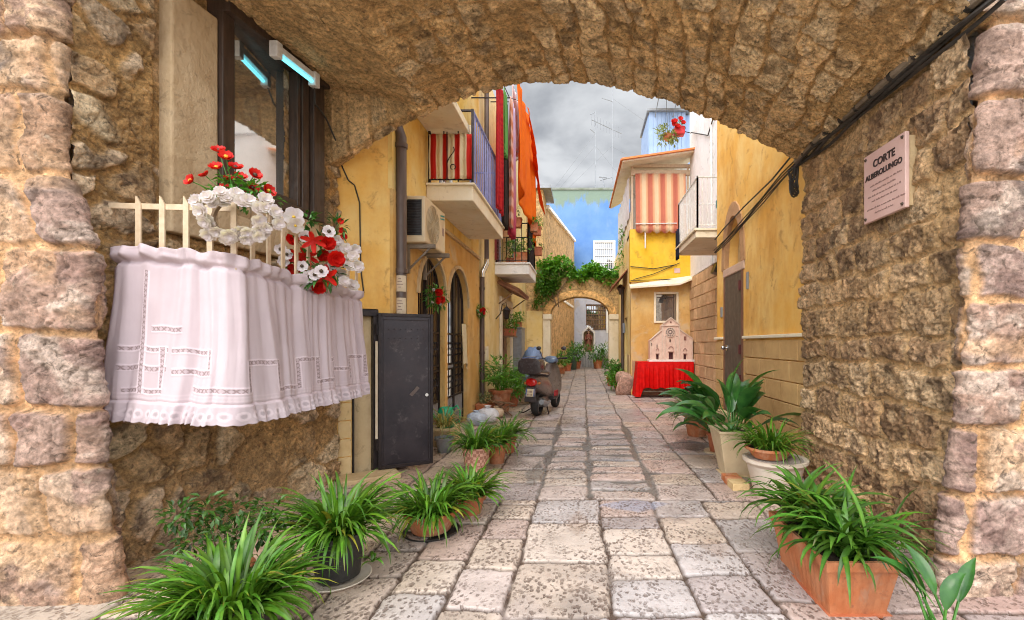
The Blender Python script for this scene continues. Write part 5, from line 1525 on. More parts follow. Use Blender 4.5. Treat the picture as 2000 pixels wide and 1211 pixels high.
# white wreath on the corner of the railing
wr_ = thing('flower_wreath', 'ring of white cloth blossoms hooked on the corner of the window railing', 'wreath', tuple(at(460, 425, 2.66)))
c0 = at(460, 422, 2.66)
for k in range(40):
    a = 2 * PI * k / 40 + rnd.uniform(-.1, .1); rr_ = .145 + rnd.uniform(-.045, .035)
    p = c0 + Vector((rr_ * math.cos(a) * 1.12, rnd.uniform(-.03, .03) + .06 * math.cos(a), rr_ * math.sin(a) * .82))
    put_flower(wr_, 'bloom', p, cam_dir(p) + Vector((math.cos(a) * .6, 0, math.sin(a) * .6)), rnd.uniform(.95, 1.25))
MB().tube([c0 + Vector((.15 * 1.12 * math.cos(a), .05, .15 * .82 * math.sin(a))) for a in np.linspace(0, 2 * PI, 24)], .014, 6, False).build('hoop', MAT['vinestem'], wr_)
# red poppies above
pp = thing('poppy_spray', 'spray of red poppies on green stems standing above the white wreath', 'flowers', tuple(at(455, 400, 2.75)))
heads = [(428, 297), (442, 309), (424, 330), (376, 355), (402, 344), (449, 352), (470, 348), (497, 343), (522, 374), (440, 372), (492, 368), (508, 396), (460, 330), (482, 384)]
src = at(458, 405, 2.80); pts = []
for hx_, hy_ in heads:
    p = at(hx_, hy_, rnd.uniform(2.70, 2.86)); pts.append(p)
    put_flower(pp, 'poppy', p, cam_dir(p) * .8 + (p - src).normalized(), rnd.uniform(1.0, 1.3), HY if rnd.random() < .3 else HD)
stems(MB(), src, pts).build('stem', MAT['shrub'], pp)
lm = MB()
for p in pts: leafy(lm, src.lerp(p, .55), 14, .045, .05, .010)
leafy(lm, at(495, 372, 2.8), 70, .10, .055, .010); leafy(lm, at(455, 385, 2.8), 40, .08, .05, .010)
leafy(lm, at(530, 395, 2.85), 40, .07, .05, .008)
lm.build('leaves', MAT['shrub'], pp)
# bouquet on the long side
bq = thing('flower_bouquet', 'big bouquet of red and white flowers tied to the far end of the window railing', 'flowers', tuple(at(620, 500, 3.5)))
def bp(x, y, d=None): return at(x, y, d or (3.42 + rnd.uniform(-.08, .12)))
for x, y in ((570, 467), (588, 555), (605, 572), (622, 560), (655, 505), (640, 475), (630, 500)): p = bp(x, y); put_flower(bq, 'rose', p, cam_dir(p) + Vector((.3, 0, rnd.uniform(-.3, .3))), rnd.uniform(.9, 1.25))
for x, y in ((582, 525), (570, 540), (612, 470), (600, 500), (575, 505), (640, 540)): p = bp(x, y); put_flower(bq, 'lily', p, cam_dir(p) + Vector((rnd.uniform(-.5, .5), 0, rnd.uniform(-.6, .2))), rnd.uniform(.9, 1.2))
for x, y in ((597, 463), (590, 520), (603, 541), (548, 487), (560, 497), (615, 537), (553, 510), (642, 452), (628, 530)): p = bp(x, y, 3.36); put_flower(bq, 'anemone', p, cam_dir(p) + Vector((rnd.uniform(-.3, .3), 0, .2)), rnd.uniform(1.2, 1.5), HD)
for x, y in ((660, 470), (675, 485), (690, 500), (668, 510), (655, 490), (682, 520), (648, 470), (665, 535), (694, 488), (672, 550), (652, 520), (688, 558), (698, 520)):
    p = bp(x, y, 3.6 + rnd.uniform(-.06, .1)); put_flower(bq, 'bloom', p, cam_dir(p) + Vector((rnd.uniform(-.1, .5), 0, rnd.uniform(-.3, .4))), rnd.uniform(1.15, 1.45))
for x, y in ((665, 432), (668, 450), (672, 462)): p = bp(x, y, 3.6); put_flower(bq, 'poppy', p, cam_dir(p), .8)
p = at(574, 424, 3.25); put_flower(bq, 'orchid', p, cam_dir(p), 1.25, HY)
p = at(577, 440, 3.24); put_flower(bq, 'orchid', p, cam_dir(p) + Vector((0, 0, -.4)), 1.0, HY)
lm = MB(); leafy(lm, at(620, 515, 3.56), 150, .22, .10, .016); leafy(lm, at(600, 430, 3.4), 26, .07, .08, .016); leafy(lm, at(655, 445, 3.6), 60, .10, .07, .010)
for k in range(16): strap_leaf(lm, at(625, 545, 3.45), rnd.uniform(-2.6, -.4), rnd.uniform(-.6, .3), rnd.uniform(.12, .2), .014, rnd.uniform(.6, 1.4))
lm.build('leaves', MAT['broad'], bq)
stems(MB(), at(620, 520, 3.6), [at(x, y, 3.5) for x, y in ((574, 424), (665, 432), (640, 560), (580, 500))]).build('stem', MAT['shrub'], bq)

# tube lamp over the window
tl = thing('tube_lamp', 'cream fluorescent lamp with a cyan glowing tube above the lunette window', 'lamp', (-2.5, 4, 3.8))
m = MB(); wbox(m, 3.76, 4.20, 3.80, 3.855, .145, .20); wbox(m, 3.74, 3.80, 3.74, 3.87, .142, .21); wbox(m, 4.165, 4.225, 3.74, 3.87, .142, .21); m.build('housing', MAT['whiteiron'], tl, bevel=.006)
n = NT('cyan_tube'); n.color((.1, .8, .9)); n.set(Emission_Strength=1.7); n.bsdf.inputs['Emission Color'].default_value = (.16, .66, .80, 1); MAT['tube'] = n.m
m = MB(); m.tube([(wallX(3.805) + .18, 3.805, 3.775), (wallX(4.16) + .18, 4.16, 3.775)], .016, 10); m.build('tube', MAT['tube'], tl, smooth=True)
m = MB(); m.tube([(wallX(4.2) + .17, 4.21, 3.75), (wallX(4.3) + .13, 4.26, 3.62), (wallX(4.4) + .12, 4.36, 3.60), (wallX(4.5) + .10, 4.47, 3.56), (wallX(4.6) + .1, 4.6, 3.42), (wallX(4.72) + .1, 4.70, 3.28)], .008, 5); m.build('lead', MAT['cable'], tl)

# marble street plaque on the right wall
pq = thing('stone_plaque', 'pink marble plaque with black lettering, screwed to the right wall of the passage', 'plaque', (2.2, 3.8, 2.7))
PXX = 2.185; pd0, pd1, pz0, pz1 = 3.595, 3.13, 2.33, 2.85
def pqp(u, v, w): return Vector((PXX - w, pd0 + (pd1 - pd0) * u, pz0 + (pz1 - pz0) * v))
m = MB(); m.add([pqp(0, 0, 0), pqp(1, 0, 0), pqp(1, 1, 0), pqp(0, 1, 0), pqp(0, 0, -.03), pqp(1, 0, -.03), pqp(1, 1, -.03), pqp(0, 1, -.03)], [(0, 1, 2, 3), (7, 6, 5, 4), (0, 4, 5, 1), (1, 5, 6, 2), (2, 6, 7, 3), (3, 7, 4, 0)])
m.build('slab', MAT['marble'], pq, bevel=.006)
m = MB(); m.box((PXX + .031, 3.15, 2.35), (2.36, 3.57, 2.83)); m.build('backing', MAT['tan'], pq)
for u, v in ((.06, .94), (.94, .94), (.06, .06), (.94, .06)):
    MB().ico(pqp(u, v, .002), .013, 1).build('screw', MAT['darkwood'], pq)


def lettering(text, parent, origin, right, up, size, mat, depth=.003, bold=0.0, name='lettering', align='CENTER'):
    cu = bpy.data.curves.new('t', 'FONT'); cu.body = text; cu.size = size; cu.extrude = depth; cu.align_x = align; cu.offset = bold
    ob = bpy.data.objects.new('t', cu); COL.objects.link(ob)
    bpy.context.view_layer.update()
    me = bpy.data.meshes.new_from_object(ob.evaluated_get(bpy.context.evaluated_depsgraph_get()))
    bpy.data.objects.remove(ob)
    r_, u_ = Vector(right).normalized(), Vector(up).normalized(); n_ = r_.cross(u_)
    M4 = Matrix((r_, u_, n_)).transposed().to_4x4(); M4.translation = Vector(origin)
    me.transform(M4); me.materials.clear(); me.materials.append(mat)
    o = bpy.data.objects.new(name, me); COL.objects.link(o); o.parent = parent
    if parent.type == 'EMPTY': o.location = -Vector(parent.location)
    return o


lettering('CORTE', pq, pqp(.52, .765, .002), (0, -1, 0), (0, 0, 1), .076, MAT['ink'], bold=.0014)
lettering('ALBEROLUNGO', pq, pqp(.5, .615, .002), (0, -1, 0), (0, 0, 1), .057, MAT['ink'], bold=.0012)
m = MB(); rr = random.Random(2)
for k, (a, b) in enumerate(((.18, .86), (.24, .80), (.12, .90), (.22, .84), (.10, .92), (.30, .74))):
    u = a
    while u < b:
        l = rr.uniform(.03, .11); v = .50 - k * .075 - (.03 if k > 3 else 0)
        q = 0
        while q < l:
            hgt = rr.choice((.016, .016, .026)); m.obox(pqp(u + q, v + hgt / 2, .001), (0, 1, 0), (0, 0, 1), (1, 0, 0), .004, hgt * (pz1 - pz0) * .9, .002); q += .013
        u += l + .022
m.build('inscription', MAT['fadedink'], pq)

# conduit and cable bundle along the spring of the vault, right
cb = thing('conduit', 'old lagged conduit strung along the right spring line of the vault', 'conduit', (2.2, 3.6, 3.25))
def bun(d, dx, dz, ph): return (2.17 + dx + .012 * math.sin(d * 7 + ph), d, 3.26 + dz + .016 * math.sin(d * 5 + ph))
ds = np.arange(2.45, 4.82, .06)
MB().tube([bun(d, .03, .055, 0) for d in ds], .032, 8).build('pipe', MAT['conduit'], cb, smooth=True)
for d in np.arange(2.6, 4.7, .22): MB().tube([bun(d, .03, .055, 0), bun(d + .03, .03, .055, 0)], .037, 8).build('ring', MAT['cable'], cb)
for k, (dx, dz) in enumerate(((.045, -.005), (.06, -.03), (.025, .0), (.055, .015))):
    tag(MB().tube([bun(d, dx, dz, k * 2 + 1) for d in ds] + [(2.16 + .03 * k, 4.86, 3.22 - .03 * k), (2.2, 4.9, 3.16 - .05 * k), (2.18 + .02 * k, 4.84, 3.08 - .04 * k)], .014, 6).build('cable', MAT['cable'], None),
        'one of the black cables bundled beneath the conduit on the right wall', 'cable', 'cables beneath the conduit')
m = MB()
for q in range(3): m.tube([(2.20 + .05 * math.sin(a * 1.3 + q), 4.83 + .02 * math.cos(a), 3.12 - .16 * a / 6 + .05 * math.cos(a * 2 + q)) for a in np.linspace(0, 6, 26)], .009, 5)
tag(m.build('cable_tangle', MAT['cable'], None), 'tangle of loose wire ends hanging at the outer corner of the vault', 'cable')
# wires on the amber wall
m = MB(); m.tube([(SX - .04, d, z) for d, z in ((4.75, 3.52), (5.6, 3.40), (6.6, 3.36), (7.6, 3.28), (8.04, 3.22))], .010, 6)
tag(m.build('wall_cable', MAT['cable'], None), 'upper single black cable sagging across the amber wall', 'cable')
m = MB()
for q in range(4): m.tube([(SX - .030 - .009 * q, d, z + .016 * q + .012 * math.sin(d * 4 + q * 2)) for d, z in ((4.75, 3.34), (5.3, 3.30), (5.9, 3.22), (6.6, 3.12), (7.3, 3.04), (8.04, 2.98))], .008, 5)
tag(m.build('wall_cable', MAT['cable'], None), 'lower bundle of twisted cables across the amber wall over the door arch', 'cable')
m = MB(); m.tube([ob(.02, 3.30, -.015), ob(.10, 3.12, -.015), ob(.16, 3.08, -.015), ob(.21, 2.9, -.015), ob(.22, 2.2, -.015), ob(.25, 1.95, -.015)], .007, 5)
tag(m.build('wall_cable', MAT['cable'], None), 'thin wire bent down the yellow wall by the drainpipe', 'cable')

# ------------------------------------------------------------------ wreaths by the gates
def small_wreath(label, p, r, face=(1, -.6, 0)):
    t = thing('flower_wreath', label, 'wreath', tuple(p)); lm = MB(); p = Vector(p); f = Vector(face).normalized(); s_ = Vector((-f.y, f.x, 0))
    for k in range(9):
        a = 2 * PI * k / 9; leafy(lm, p + s_ * r * .75 * math.cos(a) + Vector((0, 0, r * .6 * math.sin(a))), 22, r * .42, r * .5, r * .09)
    lm.build('leaves', MAT['shrub'], t)
    for k in range(5):
        a = rnd.uniform(0, 6); q = p + s_ * r * .4 * math.cos(a) + Vector((0, 0, r * .35 * math.sin(a))) + f * r * .35; put_flower(t, 'rose', q, f, r * 6)
    for k in range(3):
        a = rnd.uniform(0, 6); q = p + s_ * r * .9 * math.cos(a) + Vector((0, 0, r * .6 * math.sin(a))) + f * r * .3; put_flower(t, 'bloom', q, f, r * 4)


small_wreath('red and green flower wreath on the first arched gate, above the steel door', at(850, 580, 6.35), .17)
small_wreath('small red and green wreath hung on the kinked drainpipe', at(938, 608, 9.15), .13)
# ================================================================== pots and plants
def pot(prof, c, mat, root, soil_r, soil_z, n=32, name='pot', soil='soil', wob=None):
    o = MB().lathe(prof, (0, 0, 0), n, wob).build(name, MAT[mat], root, local=True, smooth=True)
    MB().lathe([(0.0001, soil_z + .012), (soil_r * .5, soil_z + .008), (soil_r, soil_z)], (0, 0, 0), 20).build('soil', MAT[soil], root, local=True, smooth=True)
    return o


def classic(r, h, rim=.035, lip=.012):
    return [(r * .62, 0), (r * .66, .005), (r * .90, h - rim), (r * .92 + lip, h - rim + .002), (r + lip, h - .004), (r + lip - .004, h), (r - .01, h), (r * .88, h - .05)]


def spider(root, base, n, L, w, mat, el=(.35, 1.45), droop=(1.0, 2.4), r0=.05, clampx=None, extra=None, z=0, stretch=(1, 1)):
    m = MB(); b = Vector(base)
    for i in range(n):
        az = rnd.uniform(0, 2 * PI); q = math.sqrt(rnd.random()) * r0
        p = Vector((base[0] + q * math.cos(az) * stretch[0], base[1] + q * math.sin(az) * stretch[1], base[2]))
        az += rnd.uniform(-.5, .5)
        cl = None if clampx is None else (clampx[0] - root.location.x, clampx[1] - root.location.x)
        strap_leaf(m, p, az, rnd.uniform(*el), L * rnd.uniform(.55, 1.15), w * rnd.uniform(.7, 1.2), rnd.uniform(*droop), 7, clampx=cl)
    # leaves must not go under the ground: base of the root is the ground
    o = m.build('foliage', MAT[mat], root, local=True, smooth=60, fix=False)
    return o


def plantlet(root, p, n=12, L=.12):
    m = MB()
    for i in range(n): strap_leaf(m, p, rnd.uniform(0, 6.28), rnd.uniform(.2, 1.3), L * rnd.uniform(.6, 1.1), .009, rnd.uniform(.8, 2), 5)
    m.build('plantlet', MAT['spider'], root, local=True, smooth=60, fix=False)


LCL = (-2.80, 9)
# --- left row, nearest first
t = thing('spider_plant', 'large bushy spider plant at the bottom left, its pot almost hidden by leaves', 'potted plant', (-1.60, 2.08, 0), 0, 'potted plants along the left wall')
pot(classic(.19, .24), None, 'blackpot', t, .17, .20)
spider(t, (0, 0, .22), 430, .36, .0115, 'spider', r0=.16, el=(.3, 1.5), droop=(.9, 2.6), clampx=LCL)
t = thing('leafy_shrub', 'dark small-leaved shrub behind the large spider plant', 'potted plant', (-1.95, 2.48, 0), 0, 'potted plants along the left wall')
pot(classic(.14, .2), None, 'terra', t, .12, .17)
m = MB()
for k in range(16):
    a = rnd.uniform(0, 6.28); e = rnd.uniform(.6, 1.4); l = rnd.uniform(.2, .38); tip = Vector((math.cos(a) * math.cos(e) * l, math.sin(a) * math.cos(e) * l, .2 + math.sin(e) * l)); leafy(m, tip, 40, .09, .055, .012, tr=(.4, .9))
m.build('foliage', MAT['spiderdark'], t, local=True, fix=False)
stems(MB(), (0, 0, .18), [(math.cos(a) * .12, math.sin(a) * .12, .45) for a in range(6)], .004).build('stem', MAT['vinestem'], t, local=True)
t = thing('spider_plant', 'tall spider plant in a black pot standing on a white saucer', 'potted plant', (-1.46, 2.74, 0), 0, 'potted plants along the left wall')
pot([(.105, .022), (.12, .03), (.142, .26), (.152, .262), (.152, .29), (.14, .29), (.13, .25)], None, 'blackpot', t, .13, .255)
MB().lathe([(.13, .0), (.165, .004), (.185, .022), (.18, .026), (.155, .012), (.0001, .010)], (0, 0, 0), 36).build('saucer', MAT['whitepot'], t, local=True, smooth=True)
spider(t, (0, 0, .27), 330, .42, .012, 'spider', r0=.11, droop=(.8, 2.6), clampx=LCL)
plantlet(t, (.26, -.12, .16))
t = thing('spider_plant', 'spider plant spilling over a wide terracotta bowl on a black saucer', 'potted plant', (-1.13, 3.42, 0), 0, 'potted plants along the left wall')
pot([(.13, .022), (.14, .03), (.185, .15), (.195, .152), (.195, .175), (.185, .175), (.17, .14)], None, 'terra', t, .175, .15)
MB().lathe([(.13, .0), (.19, .004), (.205, .022), (.2, .026), (.17, .012), (.0001, .010)], (0, 0, 0), 36).build('saucer', MAT['blackpot'], t, local=True, smooth=True)
spider(t, (0, 0, .16), 240, .36, .013, 'spider', r0=.15)
t = thing('spider_plant', 'smaller spider plant touching the terracotta bowl from behind', 'potted plant', (-.93, 3.80, 0), 0, 'potted plants along the left wall')
pot(classic(.12, .16), None, 'terra_dark', t, .11, .13)
spider(t, (0, 0, .15), 200, .34, .013, 'spider', r0=.09, el=(.4, 1.5))
t = thing('spider_plant', 'spider plant in a pink woven basket pot beyond the steel door', 'potted plant', (-1.17, 5.02, 0), 0, 'potted plants along the left wall')
n = NT('woven_basket'); wv1 = n.n.new('ShaderNodeTexChecker'); wv1.inputs['Scale'].default_value = 30; n.lk(n.tc.outputs['Object'], wv1.inputs['Vector'])
n.color(n.mix(wv1.outputs['Fac'], (.62, .36, .26), (.38, .17, .11))); n.rough(.8); n.bump(wv1.outputs['Fac'], .6, .01); MAT['basket'] = n.m
pot([(.10, 0), (.105, .09), (.125, .095), (.15, .27), (.155, .285), (.14, .285), (.135, .25)], None, 'basket', t, .135, .25)
spider(t, (0, 0, .27), 170, .38, .012, 'spider', r0=.11)
t = thing('spider_plant', 'spider plant in a terracotta pot right beside the woven basket pot', 'potted plant', (-1.02, 5.42, 0), 0, 'potted plants along the left wall')
pot(classic(.12, .24), None, 'terra', t, .11, .20)
spider(t, (0, 0, .23), 150, .36, .012, 'spider', r0=.09)
t = thing('spider_plant', 'pale spider plant hindmost of the group by the woven basket', 'potted plant', (-.98, 5.95, 0), 0, 'potted plants along the left wall')
pot(classic(.12, .22), None, 'terra_dark', t, .11, .18)
spider(t, (0, 0, .21), 130, .38, .012, 'spider', r0=.09)
# --- behind the steel door
t = thing('dry_grass_plant', 'straw-coloured trailing plant just behind the edge of the steel door', 'potted plant', (-1.80, 5.95, 0))
pot(classic(.12, .2), None, 'greymetal', t, .11, .17)
spider(t, (0, 0, .33), 110, .40, .008, 'dryleaf', r0=.08, droop=(1.4, 2.8))
t = thing('watering_can', 'green plastic watering can on a step behind the steel door', 'watering can', (-1.93, 6.45, .24))
green = simple('green_plastic', (.02, .36, .17), (.03, .30, .13), 5, .4)
m = MB(); m.lathe([(.11, 0), (.125, .02), (.12, .20), (.085, .27), (.06, .28), (.055, .26)], (0, 0, 0), 24); m.build('body', green, t, local=True, smooth=True)
MB().tube([(.08, 0, .25), (.16, 0, .30), (.20, 0, .22), (.19, 0, .08), (.12, 0, .05)], .014, 8).build('handle', green, t, local=True, smooth=True)
MB().tube([(-.08, -.05, .05), (-.16, -.1, .2), (-.2, -.13, .32)], [.03, .02, .014], 8).build('spout', green, t, local=True, smooth=True)
t = MB(); t.box((-2.10, 6.2, -.03), (-1.80, 6.75, .238)); tag(t.build('stone_step', MAT['tan'], None, bevel=.02), 'low worn stone step under the green watering can', 'step')
# --- plastic bags, stool
def bag(label, p, r, col, seed):
    m = MB(); rr = random.Random(seed); m.ico((0, 0, r * .62), r, 3, (1, .8, .72), .16, seed); m.lathe([(r * .3, r * 1.05), (r * .1, r * 1.22), (r * .3, r * 1.5), (r * .22, r * 1.45)], (0, 0, 0), 12, lambda a, z: 1 + .3 * math.sin(a * 5 + z * 40))
    n = NT('thin_plastic'); n.color(col); n.rough(.25); n.bump(n.noise(9, 5, .7), .9, .05); n.set(Specular_IOR_Level=.6)
    o = m.build('plastic_bag', n.m, None, smooth=60); o.location = p; tag(o, label, 'bag', 'plastic bags by the gate')
bag('pale blue plastic bag slumped by the second arched gate', (-1.86, 7.95, 0), .17, (.55, .62, .72), 1)
bag('white plastic bag leaning against the blue one', (-1.72, 8.25, 0), .20, (.74, .73, .74), 2)
bag('cream plastic bag under the tilted wooden stool', (-1.66, 8.75, 0), .15, (.66, .50, .34), 3)
st_ = thing('wooden_stool', 'small wooden folding stool tipped beside the plastic bags', 'stool', (-1.60, 8.95, 0), .5)
for k in range(4): MB().obox((-.18 + k * .12, 0, .30 - .02 * k), (1, 0, -.2), (0, 1, 0), (.2, 0, 1), .10, .34, .02).build('slat', MAT['brownwood'], st_, local=True, bevel=.004)
for s_ in (-1, 1):
    for q in (-1, 1): MB().bar((-.18 * q, .14 * s_, .0), (.16 * q, .14 * s_, .28 - .03 * q), .03, .02).build('leg', MAT['brownwood'], st_, local=True)

def frond(m, p, az, el, L, n=9, ll=.16, lw=.018, droop=1.1):
    """Arching stem with paired leaflets."""
    p = Vector(p); pts = [p.copy()]
    for i in range(n):
        t = i / n; e = el - droop * t; d = Vector((math.cos(az) * math.cos(e), math.sin(az) * math.cos(e), math.sin(e))); p = p + d * L / n; pts.append(p.copy())
        if i > 1:
            for s_ in (-1, 1):
                g = rnd.uniform(.75, 1.3); m.cur = (g, g, g * .8); side = Vector((-math.sin(az), math.cos(az), 0)) * s_; q = (side + d * .7 + Vector((0, 0, -.25))).normalized(); l = ll * (1 - .5 * abs(t - .5)); up = Vector((0, 0, 1))
                w_ = q.cross(up).normalized() * lw
                m.add([p, p + q * l * .4 + w_, p + q * l + Vector((0, 0, -.03)), p + q * l * .4 - w_], [(0, 1, 2, 3)])
    m.cur = (.8, .9, .6); m.tube(pts, .005, 4)


t = thing('palm_plant', 'tall feathery palm in a terracotta pot beside the wooden stool', 'potted plant', (-1.72, 9.55, 0))
pot(classic(.24, .46, .07, .02), None, 'terra', t, .21, .40)
m = MB()
for k in range(30): frond(m, (rnd.uniform(-.08, .08), rnd.uniform(-.08, .08), .42), rnd.uniform(0, 6.28), rnd.uniform(.9, 1.5), rnd.uniform(.5, .95))
leafy(m, (0, 0, .85), 160, .40, .14, .02)
m.build('foliage', MAT['fresh'], t, local=True, fix=False)
t = thing('succulent_planter', 'low square terracotta planter of small grey-green plants before the palm', 'potted plant', (-1.93, 9.05, 0))
m = MB(); m.loft([[(-.13, -.13, 0), (.13, -.13, 0), (.13, .13, 0), (-.13, .13, 0)], [(-.17, -.17, .24), (.17, -.17, .24), (.17, .17, .24), (-.17, .17, .24)]]); m.build('pot', MAT['terra'], t, local=True, bevel=.01)
m = MB(); leafy(m, (0, 0, .34), 160, .19, .06, .018, (1, 1, .8)); m.build('foliage', leaf_mat('grey_green_leaf', (.13, .19, .09), (.20, .24, .13)), t, local=True, fix=False)
t = thing('leafy_shrub', 'bright bushy shrub between the palm and the grey cabinet', 'potted plant', (-1.62, 10.4, 0))
pot(classic(.18, .25), None, 'terra_dark', t, .16, .21)
m = MB()
for k in range(9): leafy(m, (rnd.uniform(-.22, .22), rnd.uniform(-.25, .25), .42 + rnd.uniform(-.1, .25)), 55, .20, .11, .02)
m.build('foliage', MAT['fresh'], t, local=True, fix=False)
t = thing('leafy_shrub', 'low dark shrub at the foot of the grey cabinet', 'potted plant', (-1.75, 12.6, 0))
pot(classic(.18, .22), None, 'terra', t, .16, .18)
m = MB()
for k in range(8): leafy(m, (rnd.uniform(-.25, .25), rnd.uniform(-.25, .25), .4 + rnd.uniform(-.1, .2)), 45, .2, .1, .02)
m.build('foliage', MAT['shrub'], t, local=True, fix=False)
cbn = thing('utility_cabinet', 'plain grey metal cabinet by the brown door with a plant on top', 'cabinet', (-2.02, 13.9, 0))
m = MB(); m.box((-2.115, 13.6, 0), (-1.84, 14.4, 1.86)); cb_ = m.build('body', MAT['greymetal'], cbn, bevel=.01)
MB().box((-2.13, 13.57, 1.86), (-1.82, 14.43, 1.90)).build('lid', MAT['greymetal'], cbn, bevel=.006)
MB().box((-1.839, 13.65, .1), (-1.83, 14.35, 1.8)).build('door', MAT['greymetal'], cb_, bevel=.003)


def box_plant(label, loc, w=.5, d=.2, h=.18, mat='terra', leaf='fresh', n=5, r=.16, ls=.10, name='planter_box', hang=0):
    t = thing(name, label, 'potted plant', loc)
    m = MB(); m.loft([[(-w * .45, -d * .45, 0), (w * .45, -d * .45, 0), (w * .45, d * .45, 0), (-w * .45, d * .45, 0)], [(-w / 2, -d / 2, h), (w / 2, -d / 2, h), (w / 2, d / 2, h), (-w / 2, d / 2, h)]]); m.box((-w / 2 - .01, -d / 2 - .01, h), (w / 2 + .01, d / 2 + .01, h + .02)); m.build('pot', MAT[mat], t, local=True, bevel=.006)
    m = MB()
    for k in range(n): leafy(m, (rnd.uniform(-w / 2, w / 2), rnd.uniform(-d / 2, d / 2), h + r * .6 + rnd.uniform(0, r * .6) - hang), 50, r, ls, ls * .16)
    m.build('foliage', MAT[leaf], t, local=True, fix=False)
    return t


box_plant('leafy green plant in a pot on top of the grey cabinet', (-1.97, 13.8, 1.90), .22, .2, .14, 'terra', 'fresh', 5, .17)
box_plant('green plant in a long brown trough beneath the tiled door canopy', (-1.95, 12.2, 1.62), .28, .5, .16, 'terra_dark', 'fresh', 6, .2)
MBs = MB(); MBs.box((-2.115, 11.9, 1.58), (-1.80, 12.5, 1.619)); tag(MBs.build('wall_shelf', MAT['brownwood'], None), 'short wooden shelf carrying the trough by the brown door', 'shelf')
box_plant('red terracotta trough with leaves on the floor of the far left balcony', (-1.52, 11.25, 3.341), .34, .3, .26, 'terra', 'fresh', 6, .22)
box_plant('tall spiky plant behind the trough on the far left balcony', (-1.85, 12.0, 3.341), .3, .3, .26, 'terra_dark', 'shrub', 6, .26)
for k, (x, d, z, lb) in enumerate(((-1.72, 10.93, 4.16, 'terracotta window box on the near end of the far balcony rail'), (-1.25, 11.5, 4.2, 'terracotta pot hooked inside the corner of the far balcony rail'),
                                   (-1.22, 12.1, 4.25, 'bright yellow-green plant in a pot on the far balcony rail'), (-1.22, 12.4, 3.78, 'empty brown pot hanging low on the far balcony rail'))):
    box_plant(lb, (x, d, z), .5 if k == 0 else .2, .2, .2, 'terra_dark' if k != 1 else 'terra', 'fresh' if k == 2 else 'shrub', 4 if k in (0, 2) else 1, .16 if k in (0, 2) else .06, .09)
t = thing('creeper', 'wispy trailing creeper hanging off the far corner of the left balcony', 'creeper', (-1.2, 12.5, 3.0))
m = MB()
for k in range(8): leafy(m, (rnd.uniform(-.06, .06), rnd.uniform(-.15, .15), .45 - k * .09), 14, .12, .09, .012)
m.build('foliage', MAT['shrub'], t, local=True, fix=False)

# --- right row
t = thing('trough_planter', 'long fluted terracotta trough of spider plants in the right foreground', 'potted plant', (1.42, 2.68, 0), 0, 'potted plants along the right wall')
def trough(w0, d0, w1, d1, h, seg=10):
    rings = []
    for z, ww, dd_ in ((0, w0, d0), (.02, w0, d0), (h - .05, w1, d1), (h - .049, w1 + .025, d1 + .025), (h, w1 + .03, d1 + .03), (h, w1 - .01, d1 - .01), (h - .05, w1 - .03, d1 - .03)):
        ring = []
        per = []
        for k in range(40): per.append((-.5 + k / 40, -.5))
        for k in range(60): per.append((.5, -.5 + k / 60))
        for k in range(40): per.append((.5 - k / 40, .5))
        for k in range(60): per.append((-.5, .5 - k / 60))
        for i, (u, v) in enumerate(per):
            fl = 1 - (.022 if (i % 5 in (0, 1)) and .01 < z < h - .05 + .0005 else 0)
            ring.append((u * ww * fl, v * dd_ * (1 - (1 - fl) * .5), z))
        rings.append(ring)
    return rings
m = MB(); m.loft(trough(.30, .60, .37, .70, .30)); m.build('pot', MAT['plasticterra'], t, local=True, smooth=30)
MB().box((-.17, -.32, .24), (.17, .32, .262)).build('soil', MAT['soil'], t, local=True)
MB().box((-.165, -.32, -.005), (.165, .32, .006)).build('saucer', MAT['terra_dark'], t, local=True)
m = MB()
for (cy, n_, L_) in ((-.20, 120, .50), (.05, 100, .48), (.28, 110, .46)):
    for i in range(n_):
        az = rnd.uniform(0, 6.28); strap_leaf(m, (rnd.uniform(-.07, .07), cy + rnd.uniform(-.09, .09), .27), az, rnd.uniform(.5, 1.5), L_ * rnd.uniform(.55, 1.15), .017 * rnd.uniform(.75, 1.25), rnd.uniform(1.0, 2.7), 7, clampx=(-9, .80))
m.build('foliage', MAT['spiderdark'], t, local=True, smooth=60, fix=False)


def aspidistra(root, base, n, L, w, mat='broad', lean=None, el=(.7, 1.45)):
    m = MB(); st = MB()
    for i in range(n):
        az = rnd.uniform(0, 6.28) if lean is None else lean + rnd.uniform(-1.3, 1.3)
        e = rnd.uniform(*el); l = L * rnd.uniform(.7, 1.2)
        p0 = Vector(base) + Vector((rnd.uniform(-.06, .06), rnd.uniform(-.06, .06), 0)); d = Vector((math.cos(az) * math.cos(e), math.sin(az) * math.cos(e), math.sin(e)))
        p1 = p0 + d * l * .45; st.tube([p0, p1], .006, 5)
        g = rnd.uniform(.75, 1.4); m.cur = (g, g, g * rnd.uniform(.8, 1.3)); rows = []; p = p1.copy(); side = Vector((-math.sin(az), math.cos(az), 0)); dr = rnd.uniform(.5, 1.6); tw = rnd.uniform(-.5, .5)
        for k in range(9):
            t = k / 8; ee = e - dr * t ** 1.4; dd_ = Vector((math.cos(az) * math.cos(ee), math.sin(az) * math.cos(ee), math.sin(ee))); up = side.cross(dd_) * -1
            wd = w * max(.03, math.sin(PI * min(1, (.06 + .94 * t ** .85)))) * rnd.uniform(.96, 1.04); sd = side * math.cos(tw) + up * math.sin(tw)
            rows.append([p - sd * wd + up * wd * .3, p - sd * wd * .5 + up * wd * .08, p.copy(), p + sd * wd * .5 + up * wd * .08, p + sd * wd + up * wd * .3]); p = p + dd_ * l * .62 / 8
        m.grid(rows)
    m.build('foliage', MAT[mat], root, local=True, smooth=60, fix=False); st.build('stalk', MAT['shrub'], root, local=True)


